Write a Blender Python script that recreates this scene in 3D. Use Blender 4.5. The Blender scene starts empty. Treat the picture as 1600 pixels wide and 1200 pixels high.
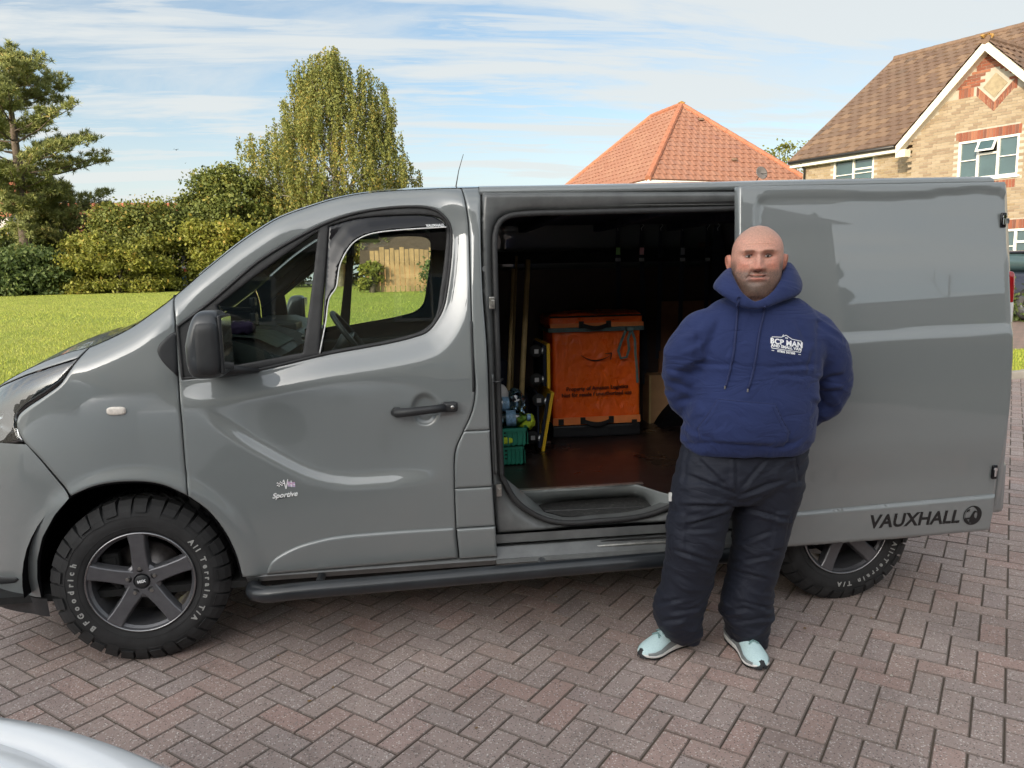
import bpy, bmesh, math, random
import numpy as np
from mathutils import Vector, Matrix
from mathutils.geometry import delaunay_2d_cdt
rng = np.random.default_rng(7); random.seed(7)
SC = bpy.context.scene; COL = SC.collection

# ------------------------------------------------------------------ camera
CX, CD, CH = 1.13864828, 3.13614450, 1.58688826
YAW, PIT, ROL, FPX = 0.140489132, 0.142827336, 0.0196496253, 1181.07238
def _axes():
    cy, sy, cp, sp = math.cos(YAW), math.sin(YAW), math.cos(PIT), math.sin(PIT)
    f = np.array([sy*cp, cy*cp, -sp]); r = np.array([cy, -sy, 0.]); d = np.cross(f, r)
    cr, sr = math.cos(ROL), math.sin(ROL)
    return cr*r+sr*d, -sr*r+cr*d, f
AR, AD, AF = _axes()
cam_d = bpy.data.cameras.new('camera'); cam = bpy.data.objects.new('camera', cam_d); COL.objects.link(cam)
cam_d.sensor_width = 36.0; cam_d.lens = FPX/1600*36.0; cam_d.clip_end = 2000; cam_d.clip_start = .02
m = Matrix.Identity(4)
for i in range(3):
    m[i][0] = AR[i]; m[i][1] = -AD[i]; m[i][2] = -AF[i]
m[0][3], m[1][3], m[2][3] = CX, -CD, CH
cam.matrix_world = m
SC.camera = cam
def ray(u, v): return ((u-800)/FPX)*AR+((v-600)/FPX)*AD+AF
def unp(u, v, Y):
    d = ray(u, v); t = (Y+CD)/d[1]; return (CX+d[0]*t, CH+d[2]*t)
def pt(u, v, Y):
    x, z = unp(u, v, Y); return np.array([x, Y, z])
def ung(u, v, Z=0.):
    d = ray(u, v); t = (Z-CH)/d[2]; return np.array([CX+d[0]*t, -CD+d[1]*t, Z])
def proj(P):
    P = np.atleast_2d(P)-np.array([CX, -CD, CH]); w = P@AF
    return 800+FPX*(P@AR)/w, 600+FPX*(P@AD)/w, w

# ------------------------------------------------------------------ light and sky
SUN_EL, SUN_DIR = math.radians(15.5), np.array([.62, .78])      # direction the light travels over the ground
az = math.atan2(-SUN_DIR[0], -SUN_DIR[1])                     # where the sun stands, clockwise from +Y
W = bpy.data.worlds.new('World'); SC.world = W; W.use_nodes = True
nt = W.node_tree; nt.nodes.clear()
def N(t, k, **kw):
    n = t.nodes.new(k)
    for a, b in kw.items(): setattr(n, a, b)
    return n
out = N(nt, 'ShaderNodeOutputWorld'); bg = N(nt, 'ShaderNodeBackground')
sky = N(nt, 'ShaderNodeTexSky', sky_type='NISHITA', sun_disc=False, sun_elevation=SUN_EL, sun_rotation=az,
        air_density=1.0, dust_density=1.0, ozone_density=1.5)
geo = N(nt, 'ShaderNodeTexCoord'); sep = N(nt, 'ShaderNodeSeparateXYZ')
nt.links.new(geo.outputs['Generated'], sep.inputs[0])
def mth(t, op, a, b=None, c=None):
    n = N(t, 'ShaderNodeMath', operation=op)
    for i, v in enumerate((a, b, c)):
        if v is None: continue
        if isinstance(v, (int, float)): n.inputs[i].default_value = v
        else: t.links.new(v, n.inputs[i])
    return n.outputs[0]
zz = mth(nt, 'ADD', mth(nt, 'MAXIMUM', sep.outputs[2], 0.0), .10)
uu = mth(nt, 'DIVIDE', sep.outputs[0], zz); vv = mth(nt, 'DIVIDE', sep.outputs[1], zz)
cmb = N(nt, 'ShaderNodeCombineXYZ'); nt.links.new(uu, cmb.inputs[0]); nt.links.new(vv, cmb.inputs[1])
def cloud(scale, rot, sx, sy, lo, hi, det=8, seed=0.):
    mp = N(nt, 'ShaderNodeMapping'); mp.inputs['Rotation'].default_value = (0, 0, rot)
    mp.inputs['Scale'].default_value = (sx, sy, 1); mp.inputs['Location'].default_value = (seed, seed*.7, 0)
    nt.links.new(cmb.outputs[0], mp.inputs[0])
    n = N(nt, 'ShaderNodeTexNoise'); n.inputs['Scale'].default_value = scale
    n.inputs['Detail'].default_value = det; n.inputs['Roughness'].default_value = .62; n.inputs['Distortion'].default_value = .45
    nt.links.new(mp.outputs[0], n.inputs[0])
    r = N(nt, 'ShaderNodeMapRange', interpolation_type='SMOOTHSTEP')
    r.inputs[1].default_value = lo; r.inputs[2].default_value = hi; nt.links.new(n.outputs[0], r.inputs[0])
    return r.outputs[0]
c1 = cloud(1.25, math.radians(-34), .36, 1.9, .43, .59, seed=3.1)     # long wisps
c2 = cloud(3.6, math.radians(-26), .40, 1.9, .45, .63, seed=8.4)
c3 = cloud(.7, .3, 1, 1.2, .44, .64, seed=1.7)                        # broad veil
cov = mth(nt, 'MAXIMUM', mth(nt, 'MULTIPLY', c1, .92), mth(nt, 'MULTIPLY', c2, .75))
cov = mth(nt, 'MAXIMUM', cov, mth(nt, 'MULTIPLY', c3, .62))
hz = N(nt, 'ShaderNodeMapRange', interpolation_type='SMOOTHSTEP')
hz.inputs[1].default_value = .0; hz.inputs[2].default_value = .26; hz.inputs[3].default_value = .93; hz.inputs[4].default_value = 0.
nt.links.new(sep.outputs[2], hz.inputs[0])
cov = mth(nt, 'MAXIMUM', cov, hz.outputs[0])
cov = mth(nt, 'ADD', mth(nt, 'MULTIPLY', cov, .90), .05)
SKY_STR, CLOUD_GAIN = .13, 1.0
skm = N(nt, 'ShaderNodeMix', data_type='RGBA', blend_type='MULTIPLY'); skm.inputs[0].default_value = 1
nt.links.new(sky.outputs[0], skm.inputs[6]); skm.inputs[7].default_value = (.74, .74, .72, 1)
mx = N(nt, 'ShaderNodeMix', data_type='RGBA'); nt.links.new(cov, mx.inputs[0]); nt.links.new(skm.outputs[2], mx.inputs[6])
k = 1/SKY_STR
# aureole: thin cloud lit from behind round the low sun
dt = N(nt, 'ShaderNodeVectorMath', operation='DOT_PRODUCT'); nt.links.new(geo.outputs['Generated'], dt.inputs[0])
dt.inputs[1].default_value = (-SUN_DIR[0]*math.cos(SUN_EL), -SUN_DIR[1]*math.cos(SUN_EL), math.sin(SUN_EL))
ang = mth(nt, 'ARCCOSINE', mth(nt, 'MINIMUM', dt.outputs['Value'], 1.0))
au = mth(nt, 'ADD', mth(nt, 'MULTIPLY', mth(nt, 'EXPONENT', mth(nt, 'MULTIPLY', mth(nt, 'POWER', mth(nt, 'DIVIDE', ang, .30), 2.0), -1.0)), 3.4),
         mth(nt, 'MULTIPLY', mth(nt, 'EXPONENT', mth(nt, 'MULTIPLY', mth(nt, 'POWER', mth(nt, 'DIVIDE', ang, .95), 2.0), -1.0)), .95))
mx.inputs[7].default_value = (.405*k, .42*k, .415*k, 1)
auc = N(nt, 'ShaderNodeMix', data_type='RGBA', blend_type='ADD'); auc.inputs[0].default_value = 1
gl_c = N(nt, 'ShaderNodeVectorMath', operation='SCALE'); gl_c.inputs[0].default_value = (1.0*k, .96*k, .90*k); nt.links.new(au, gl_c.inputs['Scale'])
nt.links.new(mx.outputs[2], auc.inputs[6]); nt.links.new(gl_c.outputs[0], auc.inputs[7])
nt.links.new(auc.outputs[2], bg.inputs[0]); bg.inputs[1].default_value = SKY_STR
nt.links.new(bg.outputs[0], out.inputs[0])
sd = bpy.data.lights.new('sun', 'SUN'); sd.energy = 2.35; sd.angle = math.radians(1.2); sd.color = (1.0, .83, .58)
sun = bpy.data.objects.new('sun', sd); COL.objects.link(sun)
tdir = Vector((SUN_DIR[0]*math.cos(SUN_EL), SUN_DIR[1]*math.cos(SUN_EL), -math.sin(SUN_EL)))
sun.rotation_euler = tdir.to_track_quat('-Z', 'Y').to_euler(); sun.location = (-20, -30, 30)
SC.view_settings.view_transform = 'Standard'; SC.view_settings.look = 'None'
SC.view_settings.exposure = 1.0; SC.view_settings.gamma = 1.0; SC.view_settings.use_curve_mapping = False
SC.render.engine = 'CYCLES'
try:
    SC.cycles.max_bounces = 8; SC.cycles.transparent_max_bounces = 16; SC.cycles.use_denoising = True
    SC.cycles.caustics_reflective = False; SC.cycles.caustics_refractive = False
except Exception: pass

# ------------------------------------------------------------------ materials
class Mat:
    def __init__(s, name, col=(.5, .5, .5), rough=.5, metal=0., coat=0., spec=.5, coatr=.03):
        s.m = bpy.data.materials.new(name); s.m.use_nodes = True; s.t = s.m.node_tree
        s.b = s.t.nodes['Principled BSDF']; s.b.inputs['Base Color'].default_value = (*col, 1)
        s.b.inputs['Roughness'].default_value = rough; s.b.inputs['Metallic'].default_value = metal
        s.b.inputs['Coat Weight'].default_value = coat; s.b.inputs['Coat Roughness'].default_value = coatr
        s.b.inputs['Specular IOR Level'].default_value = spec
        s.col = col; s.tc = None; s.m.diffuse_color = (*col, 1)
    def coord(s, kind='Object'):
        if s.tc is None: s.tc = N(s.t, 'ShaderNodeTexCoord')
        return s.tc.outputs[kind]
    def noise(s, scale, det=4, rough=.6, stretch=None, kind='Object', dist=0):
        n = N(s.t, 'ShaderNodeTexNoise'); n.inputs['Scale'].default_value = scale; n.inputs['Detail'].default_value = det
        n.inputs['Roughness'].default_value = rough; n.inputs['Distortion'].default_value = dist
        if stretch:
            mp = N(s.t, 'ShaderNodeMapping'); mp.inputs['Scale'].default_value = stretch
            s.t.links.new(s.coord(kind), mp.inputs[0]); s.t.links.new(mp.outputs[0], n.inputs[0])
        else: s.t.links.new(s.coord(kind), n.inputs[0])
        return n.outputs[0]
    def ramp(s, f, *stops):
        r = N(s.t, 'ShaderNodeValToRGB'); e = r.color_ramp.elements
        while len(e) > len(stops): e.remove(e[-1])
        while len(e) < len(stops): e.new(1)
        for q, (p, c) in zip(e, stops): q.position = p; q.color = (*c, 1) if len(c) == 3 else c
        s.t.links.new(f, r.inputs[0]); return r.outputs[0]
    def rng(s, f, a, b, c, d, smooth=False):
        r = N(s.t, 'ShaderNodeMapRange')
        if smooth: r.interpolation_type = 'SMOOTHSTEP'
        for i, v in zip((1, 2, 3, 4), (a, b, c, d)): r.inputs[i].default_value = v
        s.t.links.new(f, r.inputs[0]); return r.outputs[0]
    def mix(s, f, a, b, mode='MIX'):
        n = N(s.t, 'ShaderNodeMix', data_type='RGBA', blend_type=mode)
        for i, v in ((0, f), (6, a), (7, b)):
            if isinstance(v, tuple): n.inputs[i].default_value = (*v, 1) if len(v) == 3 else v
            elif isinstance(v, (int, float)): n.inputs[i].default_value = v
            else: s.t.links.new(v, n.inputs[i])
        return n.outputs[2]
    def base(s, o): s.t.links.new(o, s.b.inputs['Base Color'])
    def rgh(s, o): s.t.links.new(o, s.b.inputs['Roughness'])
    def bump(s, f, dist, strength=1., prev=None):
        b = N(s.t, 'ShaderNodeBump'); b.inputs['Distance'].default_value = dist; b.inputs['Strength'].default_value = strength
        s.t.links.new(f, b.inputs['Height'])
        if prev is not None: s.t.links.new(prev, b.inputs['Normal'])
        s.t.links.new(b.outputs[0], s.b.inputs['Normal']); return b.outputs[0]
    def attr(s, name, typ='GEOMETRY'):
        a = N(s.t, 'ShaderNodeAttribute', attribute_name=name, attribute_type=typ); return a.outputs['Fac']
    def vary(s, scale=6, amt=.15, det=5):
        n = s.noise(scale, det); c = s.col
        s.base(s.ramp(n, (.3, tuple(x*(1-amt) for x in c)), (.7, tuple(min(1, x*(1+amt)) for x in c)))); return s

def simple(name, col, rough=.5, metal=0., coat=0., vary=.12, scale=8, bump=0., bscale=60, spec=.5):
    M = Mat(name, col, rough, metal, coat, spec)
    if vary: M.vary(scale, vary)
    r = M.noise(scale*2.3, 4); M.rgh(M.rng(r, .25, .75, max(.02, rough*.82), min(1, rough*1.15)))
    if bump: M.bump(M.noise(bscale, 4), bump, .6)
    return M.m

MT = {}
P = Mat('grey_paint', (.170, .187, .190), .42, 0., 1.0, .5, .025)      # solid battleship grey under clear coat, thin dust low down
dn = P.noise(3.0, 6, .65); dn2 = P.noise(40, 3)
sepo = N(P.t, 'ShaderNodeSeparateXYZ'); P.t.links.new(N(P.t, 'ShaderNodeNewGeometry').outputs['Position'], sepo.inputs[0])
low = P.rng(sepo.outputs[2], .35, .85, 1, 0, True)
dust = mth(P.t, 'MULTIPLY', mth(P.t, 'MULTIPLY', low, P.rng(dn, .35, .75, .1, .8)), .35)
P.base(P.mix(dust, (.170, .187, .190), (.25, .245, .235))); P.b.inputs['Coat IOR'].default_value = 1.85
P.t.links.new(mth(P.t, 'ADD', mth(P.t, 'MULTIPLY', dust, .3), .012), P.b.inputs['Coat Roughness'])
op = P.noise(260, 2); P.bump(op, .00015, .25)
MT['paint'] = P.m
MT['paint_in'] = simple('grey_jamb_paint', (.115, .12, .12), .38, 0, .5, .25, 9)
MT['black_trim'] = simple('black_plastic', (.022, .023, .025), .48, 0, 0, .2, 20, .0003, 400)
MT['black_gloss'] = simple('gloss_black_acrylic', (.004, .004, .006), .05, 0, 0, 0, spec=.45)
MT['rubber'] = simple('rubber_seal', (.03, .03, .031), .6, 0, 0, .2, 20)
MT['dark'] = simple('underbody_black', (.008, .008, .008), .85)
MT['liner'] = simple('arch_liner', (.005, .005, .006), .9, bump=.002, bscale=30, spec=.08)
MT['chrome'] = simple('chrome', (.75, .76, .78), .08, 1., 0, 0)
MT['steel'] = simple('scuffed_steel', (.42, .41, .39), .38, 1., 0, .25, 30)
MT['alu'] = simple('worn_aluminium', (.5, .49, .46), .42, .9, 0, .3, 24)
MT['white_edge'] = simple('white_line', (.8, .8, .78), .4, vary=0)
MT['white_print'] = simple('white_print', (.82, .83, .84), .7, vary=.06, scale=200)
MT['black_print'] = simple('black_vinyl', (.012, .012, .013), .3, vary=0)
MT['bar'] = simple('powder_coated_bar', (.018, .021, .025), .33, 0, .4, .3, 8, .0006, 250)
def glass_mat(name, tint, gloss=.0):
    M = bpy.data.materials.new(name); M.use_nodes = True; t = M.node_tree; t.nodes.clear()
    o = N(t, 'ShaderNodeOutputMaterial'); tr = N(t, 'ShaderNodeBsdfTransparent'); tr.inputs[0].default_value = (*tint, 1)
    g = N(t, 'ShaderNodeBsdfGlossy'); g.inputs['Roughness'].default_value = .005; g.inputs[0].default_value = (1, 1, 1, 1)
    fr = N(t, 'ShaderNodeFresnel'); fr.inputs[0].default_value = 1.5
    mxs = N(t, 'ShaderNodeMixShader'); ad = mth(t, 'ADD', mth(t, 'MULTIPLY', fr.outputs[0], 1.4), gloss)
    t.links.new(ad, mxs.inputs[0]); t.links.new(tr.outputs[0], mxs.inputs[1]); t.links.new(g.outputs[0], mxs.inputs[2])
    t.links.new(mxs.outputs[0], o.inputs[0]); M.diffuse_color = (*tint, .4); return M
MT['glass'] = glass_mat('tinted_window_glass', (.80, .88, .84), .0)
MT['clear'] = glass_mat('clear_plastic', (.88, .92, .92), .10)
MT['house_glass'] = simple('dark_house_glass', (.055, .10, .11), .04, 0, 0, .3, .8, spec=1.)
T = Mat('tyre_rubber', (.021, .021, .022), .78); T.vary(12, .35); T.bump(T.noise(90, 5), .0012, .5); MT['tyre'] = T.m
R_ = Mat('gunmetal_alloy', (.125, .125, .135), .34, .45, .25); R_.vary(30, .12); MT['rim'] = R_.m
MT['rim_edge'] = simple('machined_lip', (.36, .36, .37), .22, 1)
MT['disc'] = simple('brake_disc', (.22, .2, .19), .35, 1, 0, .3, 20)

# ------------------------------------------------------------------ object helpers
def setp(o, label=None, cat=None, group=None, kind=None):
    if label: o['label'] = label
    if cat: o['category'] = cat
    if group: o['group'] = group
    if kind: o['kind'] = kind
    return o
def empty(name, loc, label, cat, group=None, rz=0):
    o = bpy.data.objects.new(name, None); COL.objects.link(o); o.location = tuple(float(v) for v in loc)
    o.rotation_euler = (0, 0, rz); o.empty_display_size = .2
    return setp(o, label, cat, group)
def mesh(verts, faces, smooth=True, mats=None, mi=None):
    me = bpy.data.meshes.new('m'); me.from_pydata([tuple(map(float, v)) for v in verts], [], [tuple(map(int, f)) for f in faces])
    if smooth: me.polygons.foreach_set('use_smooth', [True]*len(me.polygons))
    if mi is not None: me.polygons.foreach_set('material_index', list(mi))
    me.update(); return me
def fastmesh(V, F, k=4, smooth=False):
    V = np.asarray(V, np.float32).reshape(-1, 3); F = np.asarray(F, np.int32).reshape(-1, k)
    me = bpy.data.meshes.new('m'); me.vertices.add(len(V)); me.vertices.foreach_set('co', V.ravel())
    me.loops.add(F.size); me.loops.foreach_set('vertex_index', F.ravel())
    me.polygons.add(len(F)); me.polygons.foreach_set('loop_start', np.arange(0, F.size, k, dtype=np.int32))
    me.polygons.foreach_set('loop_total', np.full(len(F), k, np.int32))
    me.polygons.foreach_set('use_smooth', np.full(len(F), smooth)); me.update(calc_edges=True); return me
def put(name, me, mat, parent=None, local=False, **kw):
    """link a mesh object; vertices are in world metres unless local"""
    o = bpy.data.objects.new(name, me); COL.objects.link(o); me.name = name
    for mm in (mat if isinstance(mat, (list, tuple)) else [mat]): me.materials.append(MT[mm] if isinstance(mm, str) else mm)
    if parent is not None:
        o.parent = parent
        if not local:
            L = Vector((0, 0, 0)); q = parent
            while q is not None: L += q.location; q = q.parent
            o.location = -L
    return setp(o, **kw)
def rebase(o, loc):
    """move a mesh object's origin to loc, keeping the picture (unparented, world vertices)"""
    o.data.transform(Matrix.Translation(-Vector(loc))); o.location = loc; return o

class MB:
    def __init__(s): s.v = []; s.f = []; s.mi = []
    def add(s, V, F, mi=0):
        n = len(s.v); s.v += [tuple(p) for p in V]; s.f += [tuple(i+n for i in f) for f in F]; s.mi += [mi]*len(F); return s
    def box(s, a, b, mi=0, bev=0., M=None):
        x0, y0, z0 = a; x1, y1, z1 = b
        if x0 > x1: x0, x1 = x1, x0
        if y0 > y1: y0, y1 = y1, y0
        if z0 > z1: z0, z1 = z1, z0
        if bev <= 0:
            V = [(x, y, z) for z in (z0, z1) for y in (y0, y1) for x in (x0, x1)]
            F = [(0, 2, 3, 1), (4, 5, 7, 6), (0, 1, 5, 4), (2, 6, 7, 3), (0, 4, 6, 2), (1, 3, 7, 5)]
        else:
            e = min(bev, (x1-x0)*.45, (y1-y0)*.45, (z1-z0)*.45)
            bm = bmesh.new(); bmesh.ops.create_cube(bm, size=1)
            for v in bm.verts: v.co = ((x0+x1)/2+v.co.x*(x1-x0), (y0+y1)/2+v.co.y*(y1-y0), (z0+z1)/2+v.co.z*(z1-z0))
            bmesh.ops.bevel(bm, geom=bm.edges[:], offset=e, segments=2, profile=.6, affect='EDGES')
            bm.verts.index_update(); V = [tuple(v.co) for v in bm.verts]; F = [tuple(v.index for v in f.verts) for f in bm.faces]; bm.free()
        if M is not None: V = [tuple(M@Vector(p)) for p in V]
        return s.add(V, F, mi)
    def tube(s, pts, r, n=10, mi=0, cap=True, flat=1.):
        pts = [Vector(p) for p in pts]; rs = r if hasattr(r, '__len__') else [r]*len(pts)
        V = []; F = []; prev = None
        for i, p in enumerate(pts):
            t = (pts[min(i+1, len(pts)-1)]-pts[max(i-1, 0)]).normalized()
            if prev is None:
                a = Vector((0, 0, 1)) if abs(t.z) < .9 else Vector((1, 0, 0)); u = t.cross(a).normalized()
            else: u = (prev-t*prev.dot(t)).normalized()
            prev = u; w = t.cross(u)
            for k in range(n):
                q = 2*math.pi*k/n; V.append(p+u*(math.cos(q)*rs[i])+w*(math.sin(q)*rs[i]*flat))
        for i in range(len(pts)-1):
            for k in range(n): F.append((i*n+k, i*n+(k+1) % n, (i+1)*n+(k+1) % n, (i+1)*n+k))
        if cap: F += [tuple(reversed(range(n))), tuple(range((len(pts)-1)*n, len(pts)*n))]
        return s.add(V, F, mi)
    def lathe(s, prof, c, axis=(0, 1, 0), n=32, mi=0, a0=0, a1=2*math.pi):
        """prof: (radius, along axis)"""
        ax = Vector(axis).normalized(); a = Vector((0, 0, 1)) if abs(ax.z) < .9 else Vector((1, 0, 0))
        u = ax.cross(a).normalized(); w = ax.cross(u); c = Vector(c); V = []; F = []; m_ = len(prof); full = abs(a1-a0-2*math.pi) < 1e-6
        nn = n if full else n+1
        for k in range(nn):
            q = a0+(a1-a0)*k/n
            for r, h in prof: V.append(c+ax*h+u*(r*math.cos(q))+w*(r*math.sin(q)))
        for k in range(n):
            k2 = (k+1) % nn
            for j in range(m_-1): F.append((k*m_+j, k2*m_+j, k2*m_+j+1, k*m_+j+1))
        return s.add(V, F, mi)
    def loft(s, rings, closed=True, cap=True, mi=0):
        n = len(rings[0]); V = [p for r in rings for p in r]; F = []
        for i in range(len(rings)-1):
            for k in range(n if closed else n-1): F.append((i*n+k, i*n+(k+1) % n, (i+1)*n+(k+1) % n, (i+1)*n+k))
        if cap and closed: F += [tuple(reversed(range(n))), tuple(range((len(rings)-1)*n, len(rings)*n))]
        return s.add(V, F, mi)
    def prism(s, poly, d, mi=0):
        """poly: list of 3d points (planar), extruded by vector d"""
        n = len(poly); d = Vector(d); V = [Vector(p) for p in poly]+[Vector(p)+d for p in poly]
        F = [tuple(range(n)), tuple(reversed(range(n, 2*n)))]+[(i, i+n, (i+1) % n+n, (i+1) % n) for i in range(n)]
        return s.add(V, F, mi)
    def me(s, smooth=False, auto=None):
        me = mesh(s.v, s.f, smooth or auto is not None, mi=s.mi)
        if auto is not None:
            try: me.set_sharp_from_angle(angle=math.radians(auto))
            except Exception: pass
        return me
    def put(s, name, mat, parent=None, smooth=False, auto=None, **kw): return put(name, fixn(s.me(smooth, auto)), mat, parent, **kw)
def fixn(me):
    bm = bmesh.new(); bm.from_mesh(me); bmesh.ops.recalc_face_normals(bm, faces=bm.faces[:]); bm.to_mesh(me); bm.free(); return me
def apply_mods(me, *mods):
    o = bpy.data.objects.new('tmp', me); COL.objects.link(o)
    for t, kw in mods:
        md = o.modifiers.new('x', t)
        for a, b in kw.items(): setattr(md, a, b)
    dg = bpy.context.evaluated_depsgraph_get(); dg.update()
    r = bpy.data.meshes.new_from_object(o.evaluated_get(dg)); bpy.data.objects.remove(o); return r
def verts(me):
    a = np.empty(len(me.vertices)*3, np.float32); me.vertices.foreach_get('co', a); return a.reshape(-1, 3).astype(float)
def norms(me):
    a = np.empty(len(me.vertices)*3, np.float32); me.vertices.foreach_get('normal', a); return a.reshape(-1, 3).astype(float)
def setv(me, V): me.vertices.foreach_set('co', np.asarray(V, np.float32).ravel()); me.update()
def text_me(txt, size=1., ext=.0, off=0., align='CENTER', space=1.):
    c = bpy.data.curves.new('t', 'FONT'); c.body = txt; c.size = size; c.extrude = ext; c.offset = off
    c.align_x = align; c.align_y = 'CENTER'; c.resolution_u = 3; c.space_character = space
    o = bpy.data.objects.new('t', c); COL.objects.link(o); dg = bpy.context.evaluated_depsgraph_get(); dg.update()
    me = bpy.data.meshes.new_from_object(o.evaluated_get(dg)); bpy.data.objects.remove(o); return me
def mapped(me, fn):
    V = verts(me); setv(me, fn(V)); return me
def join(ms):
    bm = bmesh.new()
    for q in ms: bm.from_mesh(q)
    r = bpy.data.meshes.new('j'); bm.to_mesh(r); bm.free(); return r
# value noise in numpy
_perm = rng.random((64, 64, 64)).astype(np.float32)
def vnoise(p):
    p = np.asarray(p, float); i = np.floor(p).astype(int); f = p-i; f = f*f*(3-2*f); r = 0
    for dx in (0, 1):
        for dy in (0, 1):
            for dz in (0, 1):
                w = (f[:, 0] if dx else 1-f[:, 0])*(f[:, 1] if dy else 1-f[:, 1])*(f[:, 2] if dz else 1-f[:, 2])
                r = r+w*_perm[(i[:, 0]+dx) & 63, (i[:, 1]+dy) & 63, (i[:, 2]+dz) & 63]
    return r*2-1
def fbm(p, o=4):
    r = 0; a = 1; s = 1
    for k in range(o): r = r+a*vnoise(np.asarray(p)*s+k*7.3); a *= .5; s *= 2.03
    return r
def ss(x, a, b):
    t = np.clip((np.asarray(x, float)-a)/(b-a), 0, 1); return t*t*(3-2*t)
def inpoly(P, poly):
    x, y = P[:, 0], P[:, 1]; r = np.zeros(len(P), bool); n = len(poly)
    for i in range(n):
        x1, y1 = poly[i]; x2, y2 = poly[(i+1) % n]
        c = (y1 > y) != (y2 > y)
        with np.errstate(all='ignore'): r ^= c & (x < (x2-x1)*(y-y1)/(y2-y1+1e-30)+x1)
    return r
def polydist(P, poly, closed=True):
    d = np.full(len(P), 1e9); n = len(poly)
    for i in range(n if closed else n-1):
        a = np.array(poly[i]); b = np.array(poly[(i+1) % n]); ab = b-a
        t = np.clip(((P-a)@ab)/(ab@ab+1e-12), 0, 1); d = np.minimum(d, np.hypot(*(P-(a+t[:, None]*ab)).T))
    return d
def catmull(pts, step=.01, closed=False, sharp=()):
    """smooth curve through pts; indices in sharp stay corners"""
    pts = [np.array(p, float) for p in pts]; n = len(pts); outp = []
    rngN = n if closed else n-1
    for i in range(rngN):
        p1, p2 = pts[i], pts[(i+1) % n]
        p0 = pts[(i-1) % n] if (closed or i > 0) else 2*p1-p2
        p3 = pts[(i+2) % n] if (closed or i+2 < n) else 2*p2-p1
        if i in sharp: p0 = 2*p1-p2
        if (i+1) % n in sharp: p3 = 2*p2-p1
        L = np.linalg.norm(p2-p1); k = max(1, int(L/step))
        la = max(1e-6, np.linalg.norm(p1-p0)); lb = max(1e-6, np.linalg.norm(p3-p2))
        m1 = (p2-p0)/(la+L)*L if i not in sharp else (p2-p1); m2 = (p3-p1)/(L+lb)*L if (i+1) % n not in sharp else (p2-p1)
        for j in range(k):
            t = j/k; outp.append((2*t**3-3*t**2+1)*p1+(t**3-2*t**2+t)*m1+(-2*t**3+3*t**2)*p2+(t**3-t**2)*m2)
    if not closed: outp.append(pts[-1])
    return outp
# ================================================================== the van
VW = 1.98                                   # body width: near side y=0, far side y=VW
def hull(u, v, Sf, off=0.):
    y = .05
    for _ in range(12):
        x, z = unp(u, v, y); y = float(Sf(np.array([x]), np.array([z]))[0])+off
    return np.array([x, z])
def plan(x, z):
    xn = -.93+.13*ss(z, .8, 1.2)
    u = np.clip((.15-x)/(.15-xn), 0, .992); return (VW/2)*(1-(1-u**3)**(1/2.2))
def S0(x, z):
    d = z-1.20; tum = .5*(d+np.sqrt(d*d+.0016))*.15
    return plan(x, z)+tum+.016*((np.clip(.85-z, 0, 9))/.4)**2
SILPX = [(0,601),(40,578),(79,560.5),(111,549),(140,542),(200,514),(240,487),(272,463),(316,425),(367.5,383.5),(402,359.5),(436,339.5),
         (484,321.5),(529,308),(574,300),(625,296),(677,294),(745.6,292.5),(900,290),(1160,284.5),(1400,279.5),(1572,277)]
_sil = []
for u, v in SILPX:
    y = .1
    for _ in range(12):
        x, z = unp(u, v, y); y = float(S0(np.array([x]), np.array([z]))[0])+.055
    _sil.append((x, z))
_sil = [(-.84, .93), (-.78, 1.02), (-.70, 1.085), (-.61, 1.14)]+_sil
_sd = catmull(_sil, .02); SILX = np.array([p[0] for p in _sd]); SILZ = np.array([p[1] for p in _sd])
o_ = np.argsort(SILX); SILX, SILZ = SILX[o_], SILZ[o_]
def zsil(x): return np.interp(x, SILX, SILZ)
_sl = np.gradient(SILZ, np.maximum(SILX, -9)+np.arange(len(SILX))*1e-6)
def roll(x, z):
    c = 1/np.sqrt(1+np.clip(np.interp(x, SILX, _sl), -3, 3)**2)
    d = np.clip(1-(zsil(x)-z)*c/.10, 0, 1.2); return .06*d**2.2
OPENPX = [(275,511),(333,466),(402,407.5),(471,366),(522,342),(574,328),(642,321.6),(680,326.7),(701,345.6),(706,373),(697.5,459),(687,493),(660,522),(505,555),(378,584),(283,592.5)]
OPEN = catmull([hull(u, v, S0) for u, v in OPENPX], .015, True, sharp=(0, 15))
_openc = [OPEN[i] for i in range(0, len(OPEN), 2)]
xx = lambda pts: [hull(u, v, S0) for u, v in pts]
UP = xx([(318,625),(345,651),(400,688),(450,715),(500,735),(550,741),(612,735),(695,725),(735,720)])
LO = xx([(290,640),(330,668),(400,708),(475,750),(525,764),(575,765),(650,760),(712,755),(735,752)])
UX, UZ = np.array([p[0] for p in UP]), np.array([p[1] for p in UP]); LX, LZ = np.array([p[0] for p in LO]), np.array([p[1] for p in LO])
ARC = (.03, .365); ARR = .425
_hc = hull(664, 640, S0)
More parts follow.
